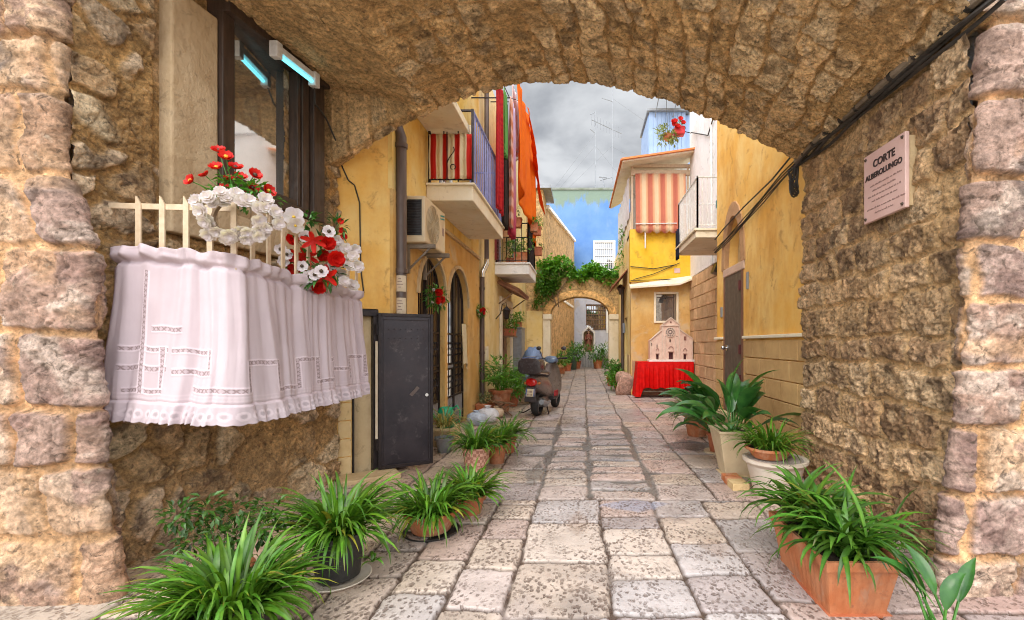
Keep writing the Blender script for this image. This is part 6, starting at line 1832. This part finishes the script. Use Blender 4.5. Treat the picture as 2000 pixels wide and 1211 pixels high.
t = thing('aspidistra', 'few broad dark leaves rising in the bottom right corner beside the trough', 'potted plant', (1.56, 1.98, 0), 0, 'potted plants along the right wall')
pot(classic(.12, .14), None, 'blackpot', t, .1, .11)
aspidistra(t, (0, 0, .12), 7, .37, .030, lean=1.4, el=(.7, 1.35))
t = thing('aspidistra', 'limp dark strap-leaved plant between the trough and the right wall', 'potted plant', (1.83, 2.85, 0), 0, 'potted plants along the right wall')
pot(classic(.11, .12), None, 'blackpot', t, .09, .09)
spider(t, (0, 0, .1), 26, .5, .010, 'spiderdark', r0=.06, clampx=(-9, 2.2))
t = thing('spider_plant', 'light green spider plant in a shallow terracotta bowl set on the big white pot', 'potted plant', (1.70, 4.22, .365), 0, 'potted plants along the right wall')
pot([(.14, 0), (.15, .01), (.19, .075), (.215, .078), (.215, .10), (.2, .10), (.18, .07)], None, 'terra', t, .185, .08)
spider(t, (0, 0, .085), 170, .36, .011, 'spider', r0=.14, droop=(.9, 2.2), clampx=(-9, 2.25))
t = thing('white_pot', 'big round off-white pot of gravel carrying the terracotta bowl', 'pot', (1.76, 4.24, 0))
pot([(.17, 0), (.18, .01), (.25, .30), (.262, .305), (.285, .33), (.285, .355), (.262, .358), (.24, .345)], None, 'whitepot', t, .245, .35, 40, 'body', 'gravelsoil')
t = thing('aspidistra', 'big broad-leaved aspidistra in a tall tapered beige planter', 'potted plant', (1.62, 4.98, 0), 0, 'potted plants along the right wall')
m = MB(); m.loft([[(-.12, -.12, 0), (.12, -.12, 0), (.12, .12, 0), (-.12, .12, 0)], [(-.205, -.205, .46), (.205, -.205, .46), (.205, .205, .46), (-.205, .205, .46)], [(-.215, -.215, .465), (.215, -.215, .465), (.215, .215, .465), (-.215, .215, .465)], [(-.215, -.215, .49), (.215, -.215, .49), (.215, .215, .49), (-.215, .215, .49)], [(-.19, -.19, .49), (.19, -.19, .49), (.19, .19, .49), (-.19, .19, .49)], [(-.18, -.18, .43), (.18, -.18, .43), (.18, .18, .43), (-.18, .18, .43)]]); m.build('pot', MAT['beigepot'], t, local=True, bevel=.006)
MB().box((-.15, -.15, -.004), (.15, .15, .012)).build('saucer', MAT['beigepot'], t, local=True, bevel=.004)
MB().box((-.178, -.178, .40), (.178, .178, .44)).build('soil', MAT['soil'], t, local=True)
aspidistra(t, (0, 0, .42), 34, .72, .078, el=(.35, 1.5))
t = thing('aspidistra', 'second aspidistra with long leaves arching out over the paving', 'potted plant', (1.72, 5.95, 0), 0, 'potted plants along the right wall')
pot(classic(.13, .26), None, 'terra_dark', t, .11, .22); MB().lathe([(.12, 0), (.16, .005), (.165, .03), (.15, .03), (.0001, .015)], (0, 0, 0), 28).build('saucer', MAT['beigepot'], t, local=True, smooth=True)
aspidistra(t, (0, 0, .24), 28, .85, .09, lean=PI, el=(.35, 1.3))
t = thing('spider_plant', 'shaggy spider plant in a round terracotta pot, farthest along the tiled dado', 'potted plant', (1.72, 7.02, 0), 0, 'potted plants along the right wall')
pot(classic(.20, .34, .05), None, 'terra', t, .18, .29)
spider(t, (0, 0, .32), 170, .48, .014, 'spiderdark', r0=.15, droop=(1.0, 2.6))
for k in range(2):
    m = MB(); m.box((1.42, 4.38 + k * .2, -.004), (1.58, 4.56 + k * .2, .07)); tag(m.build('brick', MAT['terra'] if k else MAT['tile'], None, bevel=.006), ('pale brick' if k == 0 else 'red brick') + ' lying between the white pot and the beige planter', 'brick')

# --- far pots
def bush(label, p, potmat, r=.3, h=.3, leaf='shrub', n=8, ls=.12, tall=1.0):
    t = thing('bushy_plant', label, 'potted plant', p)
    pot(classic(h * .6, h), None, potmat, t, h * .5, h * .85)
    m = MB()
    for k in range(n): leafy(m, (rnd.uniform(-r, r) * .7, rnd.uniform(-r, r) * .7, h + r * .4 + rnd.uniform(-.1, .7) * r * tall), 45, r * .55, ls, ls * .18)
    m.build('foliage', MAT[leaf], t, local=True, fix=False)


bush('round green bush in a terracotta pot right of the shrine', (.80, 26.3, 0), 'terra', .65, .5, 'shrub', 10, .2)
bush('round green bush in a terracotta pot left of the shrine', (-.38, 26.3, 0), 'terra_dark', .6, .45, 'shrub', 10, .2, 1.3)
bush('yellow-green bush inside the far gateway on the left', (-1.02, 21.5, 0), 'terra', .55, .3, 'fresh', 9, .18)
bush('dark bush in front of the slanting stone house', (-.85, 24.0, 0), 'terra_dark', .6, .4, 'shrub', 9, .18, 1.6)
bush('thin tall plant against the right pier of the far gateway', (.98, 16.3, 0), 'terra', .26, .3, 'shrub', 8, .12, 2.4)
bush('leafy potted plant by the right pier of the far gateway', (.92, 15.4, 0), 'terra_dark', .30, .28, 'shrub', 7, .13)
bush('tall climber in a pot beside the brown wall pipe', (1.10, 14.4, 0), 'terra', .2, .25, 'shrub', 12, .1, 4.0)
bush('spreading bright fern beside the boulder', (1.02, 13.7, 0), 'terra_dark', .30, .18, 'fresh', 8, .14)

# vine over the gateway
t = thing('climbing_vine', 'bright green vine heaped over the far stone gateway', 'vine', (-.2, 17.2, 3.8))
m = MB()
for k in range(150):
    u = rnd.random(); x = -1.75 + 2.95 * u; z = 3.92 + rnd.uniform(-.12, .35) * (1.6 if u < .45 else .8) + .12 * math.sin(x * 5)
    leafy(m, (x + .2, rnd.uniform(-.35, .3), z - 3.8), 34, .22, .13, .048, tr=(.7, 1.5))
for k in range(64):
    a = rnd.random(); x = -1.72 + .75 * a + rnd.uniform(-.1, .1); z = 3.85 - 1.15 * rnd.random() * (1 - .75 * a)
    leafy(m, (x + .2, -.32 + rnd.uniform(-.1, .05), z - 3.8), 24, .18, .11, .03, tr=(.4, .95))
m.build('crown', MAT['fresh'], t, local=True, fix=False)
m = MB()
for q in range(2): m.tube([(-1.0 + .2 + q * .08, -.27, -1.0 - q * .05), (-1.15 + .2 + .2 * q, -.3, -.55), (-.95 + .2 + .3 * q, -.29, -.1), (-.6 + .3 * q, -.2, .1)], .022, 5)
m.build('stem', MAT['vinestem'], t, local=True)

# hanging plants by the white house
t = thing('hanging_plant', 'hanging basket of olive green trailing plant before the blue roof room', 'potted plant', tuple(at(1304, 262, 12.2)))
m = MB()
for k in range(9): leafy(m, (rnd.uniform(-.2, .2), rnd.uniform(-.15, .15), rnd.uniform(-.15, .15)), 40, .16, .12, .02)
m.build('foliage', leaf_mat('olive_leaf', (.16, .20, .04), (.24, .28, .06)), t, local=True, fix=False)
MB().lathe([(.02, -.2), (.12, -.12), (.15, -.02), (.13, -.02)], (0, 0, 0), 14).build('basket', MAT['terra_dark'], t, local=True)
MB().tube([(0, 0, -.02), (.0, .3, 1.6)], .008, 5).build('hook', MAT['cable'], t, local=True)
t = thing('flower_box', 'red box of scarlet flowers fixed to the white house above the awning', 'flower box', tuple(at(1326, 252, 12.2)))
MB().box((-.13, -.12, -.17), (.14, .12, .04)).build('pot', simple('red_plastic', (.60, .02, .03), (.5, .02, .02)), t, local=True, bevel=.02)
m = MB(); leafy(m, (0, 0, .08), 60, .18, .1, .02); m.build('foliage', MAT['shrub'], t, local=True, fix=False)
for k in range(7): o = put_flower(t, 'poppy', Vector(t.location) + Vector((rnd.uniform(-.2, .12), -.13, rnd.uniform(-.05, .2))), (0, -1, .3), 2.2)
MB().tube([(0, .05, 0), (.5, .3, 0)], .012, 5).build('bracket', MAT['iron'], t, local=True)
t = thing('creeper', 'thin green creeper down the corner of the awning house', 'creeper', (1.22, 14.8, 4.6))
m = MB()
for k in range(12): leafy(m, (rnd.uniform(-.05, .05), rnd.uniform(-.3, .3), .5 - k * .11), 16, .12, .1, .02)
m.build('foliage', MAT['fresh'], t, local=True, fix=False)
# ================================================================== scooter
sc_ = thing('motor_scooter', 'dusty brown-silver motor scooter with a dark top box, parked on its stand', 'scooter', (-.91, 9.02, 0), -.22)
body_m = simple('dusty_silver_brown', (.26, .205, .18), (.20, .15, .13), 8, .32, metal=.3)
darkp = simple('dark_plastic', (.035, .03, .032), (.055, .048, .05), 12, .4)
def ell(y, cz, w, h, n=20, p=2.4, cx=0):
    return [(cx + w * math.copysign(abs(math.cos(a)) ** (2 / p), math.cos(a)), y, cz + h * math.copysign(abs(math.sin(a)) ** (2 / p), math.sin(a))) for a in np.linspace(0, 2 * PI, n, endpoint=False)]
def wheel(y, r, w):
    m = MB()
    m.loft([[(dx, y + rr_ * math.cos(a), r + rr_ * math.sin(a)) for a in np.linspace(0, 2 * PI, 32, endpoint=False)] for dx, rr_ in ((-w * .5, r * .72), (-w * .5, r * .9), (-w * .3, r * .99), (0, r), (w * .3, r * .99), (w * .5, r * .9), (w * .5, r * .72), (0, r * .66), (-w * .5, r * .72))], True, False)
    t_ = m.build('wheel', MAT['rubber'], sc_, local=True, smooth=50)
    m = MB(); m.tube([(-w * .3, y, r), (w * .3, y, r)], r * .28, 16)
    for k in range(5):
        a = 2 * PI * k / 5; m.bar((0, y, r), (0, y + r * .72 * math.cos(a), r + r * .72 * math.sin(a)), .03, .05)
    m.build('rim', MAT['greymetal'], t_, local=True)
wheel(0, .235, .13); wheel(1.27, .22, .12)
m = MB(); m.loft([ell(-.36, .70, .05, .05), ell(-.33, .69, .12, .11), ell(-.22, .66, .165, .15), ell(.0, .62, .20, .19), ell(.25, .56, .205, .20), ell(.45, .48, .18, .17), ell(.58, .40, .15, .11)]); m.build('body', body_m, sc_, local=True, smooth=60)
m = MB(); m.loft([ell(-.28, .83, .10, .03), ell(-.2, .84, .14, .05), ell(.1, .83, .155, .06), ell(.35, .81, .14, .055), ell(.52, .77, .10, .05), ell(.56, .74, .05, .03)]); m.build('seat', darkp, sc_, local=True, smooth=60)
m = MB(); m.loft([ell(-.385, .675, .075, .055), ell(-.37, .68, .10, .075), ell(-.31, .68, .115, .08)]); n = NT('tail_lamp_red'); n.color((.55, .012, .010)); n.rough(.12); n.set(Specular_IOR_Level=.7); m.build('tail_light', n.m, sc_, local=True, smooth=60)
for s_ in (-1, 1):
    m = MB(); m.ico((s_ * .135, -.30, .66), .035, 2, (1, 1.2, .9)); n = simple('amber_lens', (.60, .20, .04), None, 9, .2); m.build('indicator', n, sc_, local=True, smooth=True)
m = MB(); m.loft([[(-.09, -.36, .60), (.09, -.36, .60), (.09, -.28, .62), (-.09, -.28, .62)], [(-.105, -.42, .40), (.105, -.42, .40), (.10, -.40, .40), (-.10, -.40, .40)], [(-.12, -.41, .31), (.12, -.41, .31), (.115, -.38, .31), (-.115, -.38, .31)]]); mg = m.build('mudguard', darkp, sc_, local=True, bevel=.006)
m = MB(); m.add([(-.085, -.402, .56), (.085, -.402, .56), (.085, -.436, .42), (-.085, -.436, .42), (-.085, -.395, .555), (.085, -.395, .555), (.085, -.428, .42), (-.085, -.428, .42)], [(0, 3, 2, 1), (4, 5, 6, 7), (0, 1, 5, 4), (1, 2, 6, 5), (2, 3, 7, 6), (3, 0, 4, 7)]); pl = m.build('number_plate', simple('yellowed_plate', (.62, .54, .36), (.54, .46, .30), 20, .5), sc_, local=True)
m = MB()
for s_ in (-1, 1): m.add([(s_ * .084, -.404, .558), (s_ * .066, -.404, .558), (s_ * .066, -.438, .422), (s_ * .084, -.438, .422)], [(0, 1, 2, 3)])
m.build('blue_band', simple('plate_blue', (.03, .08, .35)), pl, local=True)
m = MB()
for k, x in enumerate((-.045, -.02, .005, .03)):
    for z in (.51, .455): m.obox((x + .004, -.4145 - (.558 - z) * .24 + .0, z), (1, 0, 0), (0, 1, .2), (0, -.2, 1), .013, .003, .035)
m.build('print', MAT['fadedink'], pl, local=True)
m = MB(); m.loft([ell(-.50, .98, .12, .10, p=3.5), ell(-.485, .985, .215, .145, p=3.5), ell(-.35, .99, .24, .165, p=3.2), ell(-.20, .985, .225, .155, p=3), ell(-.11, .97, .17, .12, p=3), ell(-.09, .97, .11, .08, p=3)])
m.build('top_box', simple('dark_box_plastic', (.045, .035, .037), (.06, .05, .05), 9, .25), sc_, local=True, smooth=50)
m = MB(); m.loft([ell(-.45, 1.115, .14, .02), ell(-.40, 1.125, .19, .035), ell(-.28, 1.13, .19, .036), ell(-.18, 1.12, .14, .02)]); m.build('box_lid', simple('blue_reflection_lid', (.05, .10, .22), (.04, .06, .12), 7, .15), sc_, local=True, smooth=60)  # blue reflection on top of the box, put into the lid's colour
m = MB(); m.tube([(-.16, -.36, .86), (-.17, -.1, .83), (-.16, .2, .80)], .014, 8); m.tube([(.16, -.36, .86), (.17, -.1, .83), (.16, .2, .80)], .014, 8); m.tube([(-.16, -.36, .86), (.16, -.36, .86)], .014, 8); m.build('grab_rail', MAT['chrome'], sc_, local=True, smooth=True)
m = MB(); m.loft([[(w_ * math.cos(a), y + .05 * math.sin(a) ** 2 * 1, z) for a in np.linspace(0, PI, 12)] + [(w_ * .9 * math.cos(a), y + .02 + .09 * math.sin(a), z) for a in np.linspace(PI, 0, 12)] for (y, z, w_) in ((.86, .30, .20), (.92, .45, .24), (.96, .65, .23), (.98, .85, .18), (.99, .98, .12))]); m.build('leg_shield', body_m, sc_, local=True, smooth=60)
m = MB(); m.loft([ell(.5, .30, .19, .05), ell(.7, .28, .20, .04), ell(.9, .30, .19, .05)]); m.build('footboard', darkp, sc_, local=True, smooth=60)
m = MB(); m.loft([ell(1.02, .42, .07, .08), ell(1.12, .46, .11, .08), ell(1.27, .46, .115, .07), ell(1.42, .40, .09, .05), ell(1.48, .34, .05, .03)]); m.build('front_mudguard', body_m, sc_, local=True, smooth=60)
m = MB(); m.loft([ell(.90, 1.05, .10, .05), ell(.96, 1.07, .15, .075), ell(1.04, 1.05, .14, .075), ell(1.12, 1.02, .08, .05)]); m.build('headset', simple('blue_grey_cowl', (.13, .18, .27), (.09, .12, .18), 8, .25), sc_, local=True, smooth=60)
m = MB(); m.tube([(-.36, .90, 1.10), (-.2, .96, 1.09), (.2, .96, 1.09), (.36, .90, 1.10)], .016, 8); hb = m.build('handlebar', MAT['blackpot'], sc_, local=True, smooth=True)
for s_ in (-1, 1):
    m = MB(); m.tube([(s_ * .25, .94, 1.095), (s_ * .37, .897, 1.10)], .022, 10); m.build('grip', MAT['rubber'], hb, local=True, smooth=True)
    m = MB(); m.tube([(s_ * .20, .97, 1.09), (s_ * .26, .96, 1.26)], .008, 6); m.ico((s_ * .28, .955, 1.31), .06, 2, (1, .25, .75)); m.build('mirror', darkp, hb, local=True, smooth=True)
m_ = None
if False: m = MB(); m.loft([[( .33 * math.sin(b) * k, .98 - .10 * math.cos(b), 1.10 + z) for b in np.linspace(-1, 1, 12)] for z, k in ((0, .8), (.12, 1), (.24, .8))], False, False); n = NT('smoked_screen'); n.color((.10, .13, .18)); n.rough(.1); n.set(Alpha=.55); m.build('windscreen', n.m, sc_, local=True, smooth=True)
m = MB(); m.tube([(.14, .42, .24), (.17, .15, .22), (.17, -.02, .25), (.17, -.26, .30)], [.02, .03, .055, .05], 12); m.build('exhaust', MAT['greymetal'], sc_, local=True, smooth=True)
m = MB(); m.box((-.10, -.02, .17), (.11, .42, .36)); m.ico((.13, .05, .25), .1, 2, (.5, 1, 1)); m.build('engine', simple('engine_alloy', (.22, .20, .19), (.1, .09, .08), 20, .5, metal=.5), sc_, local=True, bevel=.03)
for s_ in (-1, 1): MB().tube([(s_ * .09, .30, .22), (s_ * .17, .22, .012), (s_ * .17, .16, .012)], .013, 6).build('stand_leg', MAT['iron'], sc_, local=True)
MB().tube([(-.12, .20, .15), (-.26, -.06, .06), (-.34, -.10, .08)], .012, 6).build('kick_lever', MAT['iron'], sc_, local=True)
MB().box((.175, .55, .32), (.205, .80, .44)).build('side_reflector', simple('deep_red_panel', (.40, .02, .03)), sc_, local=True, bevel=.012)

# motorbike under a cover
cv_ = thing('covered_motorbike', 'motorbike hidden under a crumpled blue-grey cover behind the scooter', 'motorbike', (-1.28, 11.4, 0), .06); cv_.scale = (.85, .85, .86)
m = MB(); rg = []
for y, cz, w_, h_ in ((-.9, .55, .12, .2), (-.85, .62, .2, .3), (-.55, .70, .27, .42), (-.2, .74, .27, .46), (.15, .80, .30, .52), (.42, .92, .40, .60), (.62, .95, .42, .60), (.85, .78, .3, .5), (1.0, .6, .16, .32), (1.03, .55, .08, .2)):
    r = []
    for i, p in enumerate(ell(y, cz, w_, h_, 36, 2.2)):
        f = .82 + .10 * math.sin(i * 1.3 + y * 9) * .6 + .06 * math.sin(i * 2.9 + y * 4); r.append((p[0] * f, p[1], cz + (p[2] - cz) * (1 + .05 * math.sin(i * 2.1 + y * 7))))
    rg.append(r)
m.loft(rg); m.build('cover', MAT['bluetarp'], cv_, local=True, smooth=60)
for y in (-.6, .72):
    m = MB(); m.loft([[(dx, y + rr_ * math.cos(a), .29 + rr_ * math.sin(a)) for a in np.linspace(0, 2 * PI, 24, endpoint=False)] for dx, rr_ in ((-.06, .2), (-.06, .27), (0, .29), (.06, .27), (.06, .2), (0, .19), (-.06, .2))], True, False); m.build('wheel', MAT['rubber'], cv_, local=True, smooth=50)

# ================================================================== table with the church model
tb = thing('table', 'low table in the alcove, all but its feet hidden by a red cloth', 'table', (2.1, 12.15, 0))
TX0, TX1, TD0, TD1, TZ = 1.40, 2.84, 11.92, 12.42, .93
MB().box((TX0, TD0, TZ - .03), (TX1, TD1, TZ)).build('tabletop', MAT['brownwood'], tb, bevel=.005)
for x in (TX0 + .04, TX1 - .08):
    for d in (TD0 + .03, TD1 - .07): MB().box((x, d, 0), (x + .04, d + .04, TZ - .031)).build('leg', MAT['conduit'], tb, bevel=.004)
m = MB(); m.bar((TX0 + .06, TD0 + .05, .17), (TX1 - .06, TD0 + .05, .17), .03); m.bar((TX0 + .62, TD0 + .05, .17), (TX0 + .7, TD0 + .3, .0), .025); m.build('stretcher', MAT['conduit'], tb)
per = [(TX0, TD1)] + [(TX0, TD1 - (TD1 - TD0) * k / 10) for k in range(1, 10)] + [(TX0 + (TX1 - TX0) * k / 90, TD0) for k in range(91)] + [(TX1, TD0 + (TD1 - TD0) * k / 10) for k in range(1, 11)]
m = MB(); NZ = 16
cx_, cd_ = (TX0 + TX1) / 2, (TD0 + TD1) / 2
rows = []
for i in range(NZ):
    t = i / (NZ - 1); row = []
    for j, (x, d) in enumerate(per):
        side = j < 10 or j > 100
        zb = .25 + .02 * math.sin(j * .3) + (.0 if j > 18 else -.22 * (1 if j < 14 else (18 - j) / 4))
        o_ = (.008 + .05 * t) * (1 + .9 * math.sin(j * .78 + 1.2 * math.sin(j * .21)) * min(1, t * 2.5))
        nx_, ny_ = (-1, 0) if j < 10 else ((1, 0) if j > 100 else (0, -1))
        if j in (9, 10): nx_, ny_ = -.7, -.7
        if j in (100, 101): nx_, ny_ = .7, -.7
        row.append((x + nx_ * o_, d + ny_ * o_, TZ + .008 + (zb - TZ) * t))
    rows.append(row)
m.grid(rows)
m.v += [(TX0 - .008, TD1, TZ + .0085), (TX0 - .008, TD0 - .008, TZ + .0085), (TX1 + .008, TD0 - .008, TZ + .0085), (TX1 + .008, TD1, TZ + .0085)]; m.t += [(1, 1, 1)] * 4; nb = len(m.v); m.f.append((nb - 4, nb - 3, nb - 2, nb - 1))
tag(m.build('tablecloth', MAT['redcloth'], None, smooth=50), 'bright red velvet cloth draped over the alcove table', 'tablecloth')
ch = thing('church_model', 'pale pink model of a gabled church front with a rose window, on the red table', 'model', (2.30, 12.2, TZ + .0095))
CW, CH_ = 1.12, 1.16; CZ = TZ + .0095
def cp(u, v, w=0): return (1.735 + u * CW, 12.06 + w, CZ + v * CH_)
pinkst = plaster('pale_pink_card', (.74, .52, .42), (.80, .62, .52), (.58, .36, .28), 9, .2); dk = simple('dark_opening', (.10, .03, .035), (.07, .02, .02), 20, .8); trim = simple('pale_trim', (.74, .60, .50), (.62, .47, .38), 14, .8)
outl = [(0, .045), (1, .045), (1, .51), (.70, .72), (.70, .825), (.485, .985), (.27, .81), (.27, .70), (0, .48)]
holes = [rect(.44, .54, .05, .21), rect(.145, .205, .05, .165), rect(.785, .85, .05, .165), rect(.455, .49, .435, .505), rect(.155, .178, .31, .385), rect(.035, .055, .35, .42)]
body_ = MB().plate(outl, holes, lambda u, v, w: cp(u, v, w), .30).build('facade', pinkst, ch)
MB().add([cp(.02, .05, .05), cp(.98, .05, .05), cp(.98, .48, .05), cp(.02, .48, .05), cp(.02, .05, .06), cp(.98, .05, .06), cp(.98, .48, .06), cp(.02, .48, .06)], [(0, 1, 2, 3), (7, 6, 5, 4)]).build('inner_panel', dk, ch)
m = MB(); m.box(cp(-.03, 0, -.06), cp(1.03, .044, .30)); m.build('plinth', MAT['white'], ch, bevel=.005)
m = MB()
for r_o, r_i in ((.115, .098), (.072, .058)):
    m.loft([[cp(.475 + r * math.cos(a) * CH_ / CW, .665 + r * math.sin(a), w_) for r, w_ in ((r_o, -.002), (r_o, -.022), (r_i, -.022), (r_i, -.002))] for a in np.linspace(0, 2 * PI, 33)], True, False)
for k in range(10):
    a = 2 * PI * k / 10; m.bar(cp(.475 + .05 * math.cos(a) * CH_ / CW, .665 + .05 * math.sin(a), -.008), cp(.475 + .10 * math.cos(a) * CH_ / CW, .665 + .10 * math.sin(a), -.008), .008, .014)
m.ico(cp(.475, .665, -.01), .03, 2, (1, .3, 1)); rs = m.build('rose_window', trim, ch)
MB().loft([[cp(.475 + .097 * math.cos(a) * CH_ / CW, .665 + .097 * math.sin(a), w_) for a in np.linspace(0, 2 * PI, 32, endpoint=False)] for w_ in (-.005, -.002)]).build('glass', simple('rose_glass', (.34, .24, .22), None, 30, .4), rs)
m = MB()
for a, b in (((.27, .82), (.485, .995)), ((.485, .995), (.70, .835)), ((0, .485), (.27, .705)), ((.70, .725), (1, .515)), ((.27, .81), (.70, .815))): m.bar(cp(*a, -.01), cp(*b, -.01), .035, .022)
m.build('cornice', trim, ch, bevel=.003)
m = MB()
for u in (.285, .685, .015, .985, .35, .60): m.box(cp(u - .012, .05, -.014), cp(u + .012, .80 if .2 < u < .32 or .65 < u < .72 else (.47 if u < .1 or u > .9 else .58), -.002))
m.build('pilaster', trim, ch)
m = MB()
for u0, u1, v in ((.42, .56, .215), (.13, .22, .17), (.77, .865, .17)):
    m.box(cp(u0, v, -.02), cp(u1, v + .014, -.002)); m.loft([[cp((u0 + u1) / 2 + (u1 - u0) * .42 * k * math.cos(a) , v + .075 + .06 * k * math.sin(a), w_) for k, w_ in ((1, -.002), (1, -.018), (.8, -.018), (.8, -.002))] for a in np.linspace(0, PI, 12)], True, False)
m.build('door_hood', simple('rose_trim', (.42, .22, .19), (.34, .17, .15), 14, .8), ch)
m = MB(); m.loft([[cp(.485 + .022 * math.cos(a), .89 + .022 * math.sin(a), w_) for a in np.linspace(0, 2 * PI, 16, endpoint=False)] for w_ in (-.006, -.002)]); m.box(cp(.79, .48, -.008), cp(.85, .57, -.002)); m.ico(cp(.36, .57, -.004), .016, 1, (1, .4, 1)); m.ico(cp(.63, .57, -.004), .016, 1, (1, .4, 1)); m.build('small_window', simple('brick_red', (.30, .12, .09), None, 14, .8), ch)

# guard stone
n = stone_mat('guard_stone_mat', 60, .7, .4, 1.2)
m = MB().tint((.40, .25, .19)); m.ico((0, 0, .26), .30, 4, (.78, .85, 1.05), .0)
rr = random.Random(8); pw = lambda q, k: math.copysign(k * (abs(q) / k) ** .62, q)
m.v = [(pw(x, .24), pw(y, .26), .27 + pw(z - .26, .31)) for x, y, z in m.v]
m.v = [(x + .07 * math.sin(y * 9 + z * 5), y + .05 * math.sin(x * 11 + z * 6), max(-.02, z + .04 * math.sin(x * 8 + 2) + .03 * math.sin(y * 13))) for x, y, z in m.v]
o = m.build('boulder', n, None, smooth=60); o.location = (1.13, 12.75, 0); tag(o, 'rounded pinkish guard stone at the corner beside the red table', 'boulder')

# ================================================================== shrine with its statue
shd = 27.4; sx0, sx1 = -.10, .68
sh = thing('street_shrine', 'white gabled shrine niche standing at the end of the street', 'shrine', (.29, shd, 0))
gab = [(sx0, .85), (sx1, .85), (sx1, 2.12), (.29, 2.50), (sx0, 2.12)]; inn = [(sx0 + .09, .94), (sx1 - .09, .94), (sx1 - .09, 2.06), (.29, 2.36), (sx0 + .09, 2.06)]
MB().plate(gab, [inn], lambda u, v, w: (u, shd + w, v), .55).build('frame', MAT['whiteiron'], sh, bevel=.01)
MB().box((sx0 + .02, shd + .5, .9), (sx1 - .02, shd + .54, 2.2)).build('back_panel', MAT['tan'], sh)
m = MB(); m.box((sx0 - .04, shd - .05, 0), (sx1 + .04, shd + .55, .848)); bs = m.build('base', simple('pale_grey_stone', (.56, .54, .52), (.44, .42, .41), 4, .7), sh, bevel=.01)
m = MB()
for k in range(9): m.box((sx0 + .0 + k * .094, shd - .075, .03), (sx0 + .03 + k * .094, shd - .051, .80))
m.build('ribs', MAT['greymetal'], bs)
m = MB()
for k in range(2): m.lathe([(.04, 0), (.09, .03), (.10, .12), (.06, .16), (.07, .2)], (sx0 + .12 + k * .54, shd + .0, .849), 12)
m.build('vase', MAT['whitepot'], sh)
robe, skin_, dkr = (.26, .085, .055), (.56, .36, .24), (.16, .05, .035)
sm_ = simple('painted_statue', (1, 1, 1), (.85, .85, .85), 14, .6, tint=True)
m = MB()
def el3(z, rx, ry, cx=0, cy=0, n=18): return [(cx + rx * math.cos(a) * (1 + .05 * math.sin(a * 7 + z * 4)), cy + ry * math.sin(a), z) for a in np.linspace(0, 2 * PI, n, endpoint=False)]
m.tint(robe).loft([el3(0, .19, .15), el3(.25, .17, .14), el3(.55, .155, .13), el3(.72, .15, .12), el3(.78, .145, .115), el3(.95, .165, .125), el3(1.02, .15, .11), el3(1.06, .07, .07)])
m.tint(dkr).loft([el3(1.04, .075, .085, 0, .01), el3(1.12, .085, .095, 0, .015), el3(1.22, .08, .085, 0, .02), el3(1.27, .04, .045, 0, .02)])
m.tint(skin_).loft([el3(1.03, .035, .035, 0, -.02, 12), el3(1.08, .05, .045, 0, -.035, 12), el3(1.14, .062, .05, 0, -.045, 12), el3(1.20, .058, .045, 0, -.038, 12), el3(1.25, .03, .02, 0, -.02, 12)])
m.ico((0, -.098, 1.135), .012, 1)                                          # nose
for s_ in (-1, 1):
    m.tint(robe).tube([(s_ * .14, 0, .98), (s_ * .20, -.04, .80), (s_ * .17, -.12, .70), (s_ * .06, -.15, .78)], [.05, .055, .055, .045], 10)
    m.tint(skin_).tube([(s_ * .06, -.15, .78), (s_ * .015, -.155, .84)], [.026, .016], 8)
m.tint((.40, .30, .18)).tube([(0, -.12, .72), (.03, -.15, .5), (.02, -.16, .2)], .012, 6)
m.cur = None
st2 = m.build('statue', sm_, None, smooth=60); st2.location = (.29, shd + .25, .951); tag(st2, 'robed saint statue with clasped hands standing in the white shrine', 'statue')
m = MB(); m.ico((0, 0, .45), .40, 3, (1.1, .7, 1.15), .25, 5); o = m.build('covered_heap', simple('white_sheet', (.76, .77, .80), (.6, .62, .66), 6, .7, .8, 9, .1), None, smooth=60); o.location = (1.15, 27.3, .35); tag(o, 'white sheet thrown over a heap right of the shrine', 'covered heap')
m = MB(); m.box((.78, 27.0, 0), (1.6, 27.6, .45)); tag(m.build('stone_bench', MAT['greymetal'], None, bevel=.01), 'grey block bench under the white sheet', 'bench')
m = MB(); m.lathe([(.20, 0), (.22, .02), (.25, .85), (.27, .86), (.27, .92), (.24, .96), (.0001, 1.0)], (0, 0, 0), 16); o = m.build('waste_bin', simple('dark_green_bin', (.05, .09, .07), (.04, .07, .05)), None, smooth=40); o.location = (-.62, 25.2, 0); tag(o, 'dark green waste bin left of the shrine', 'bin')
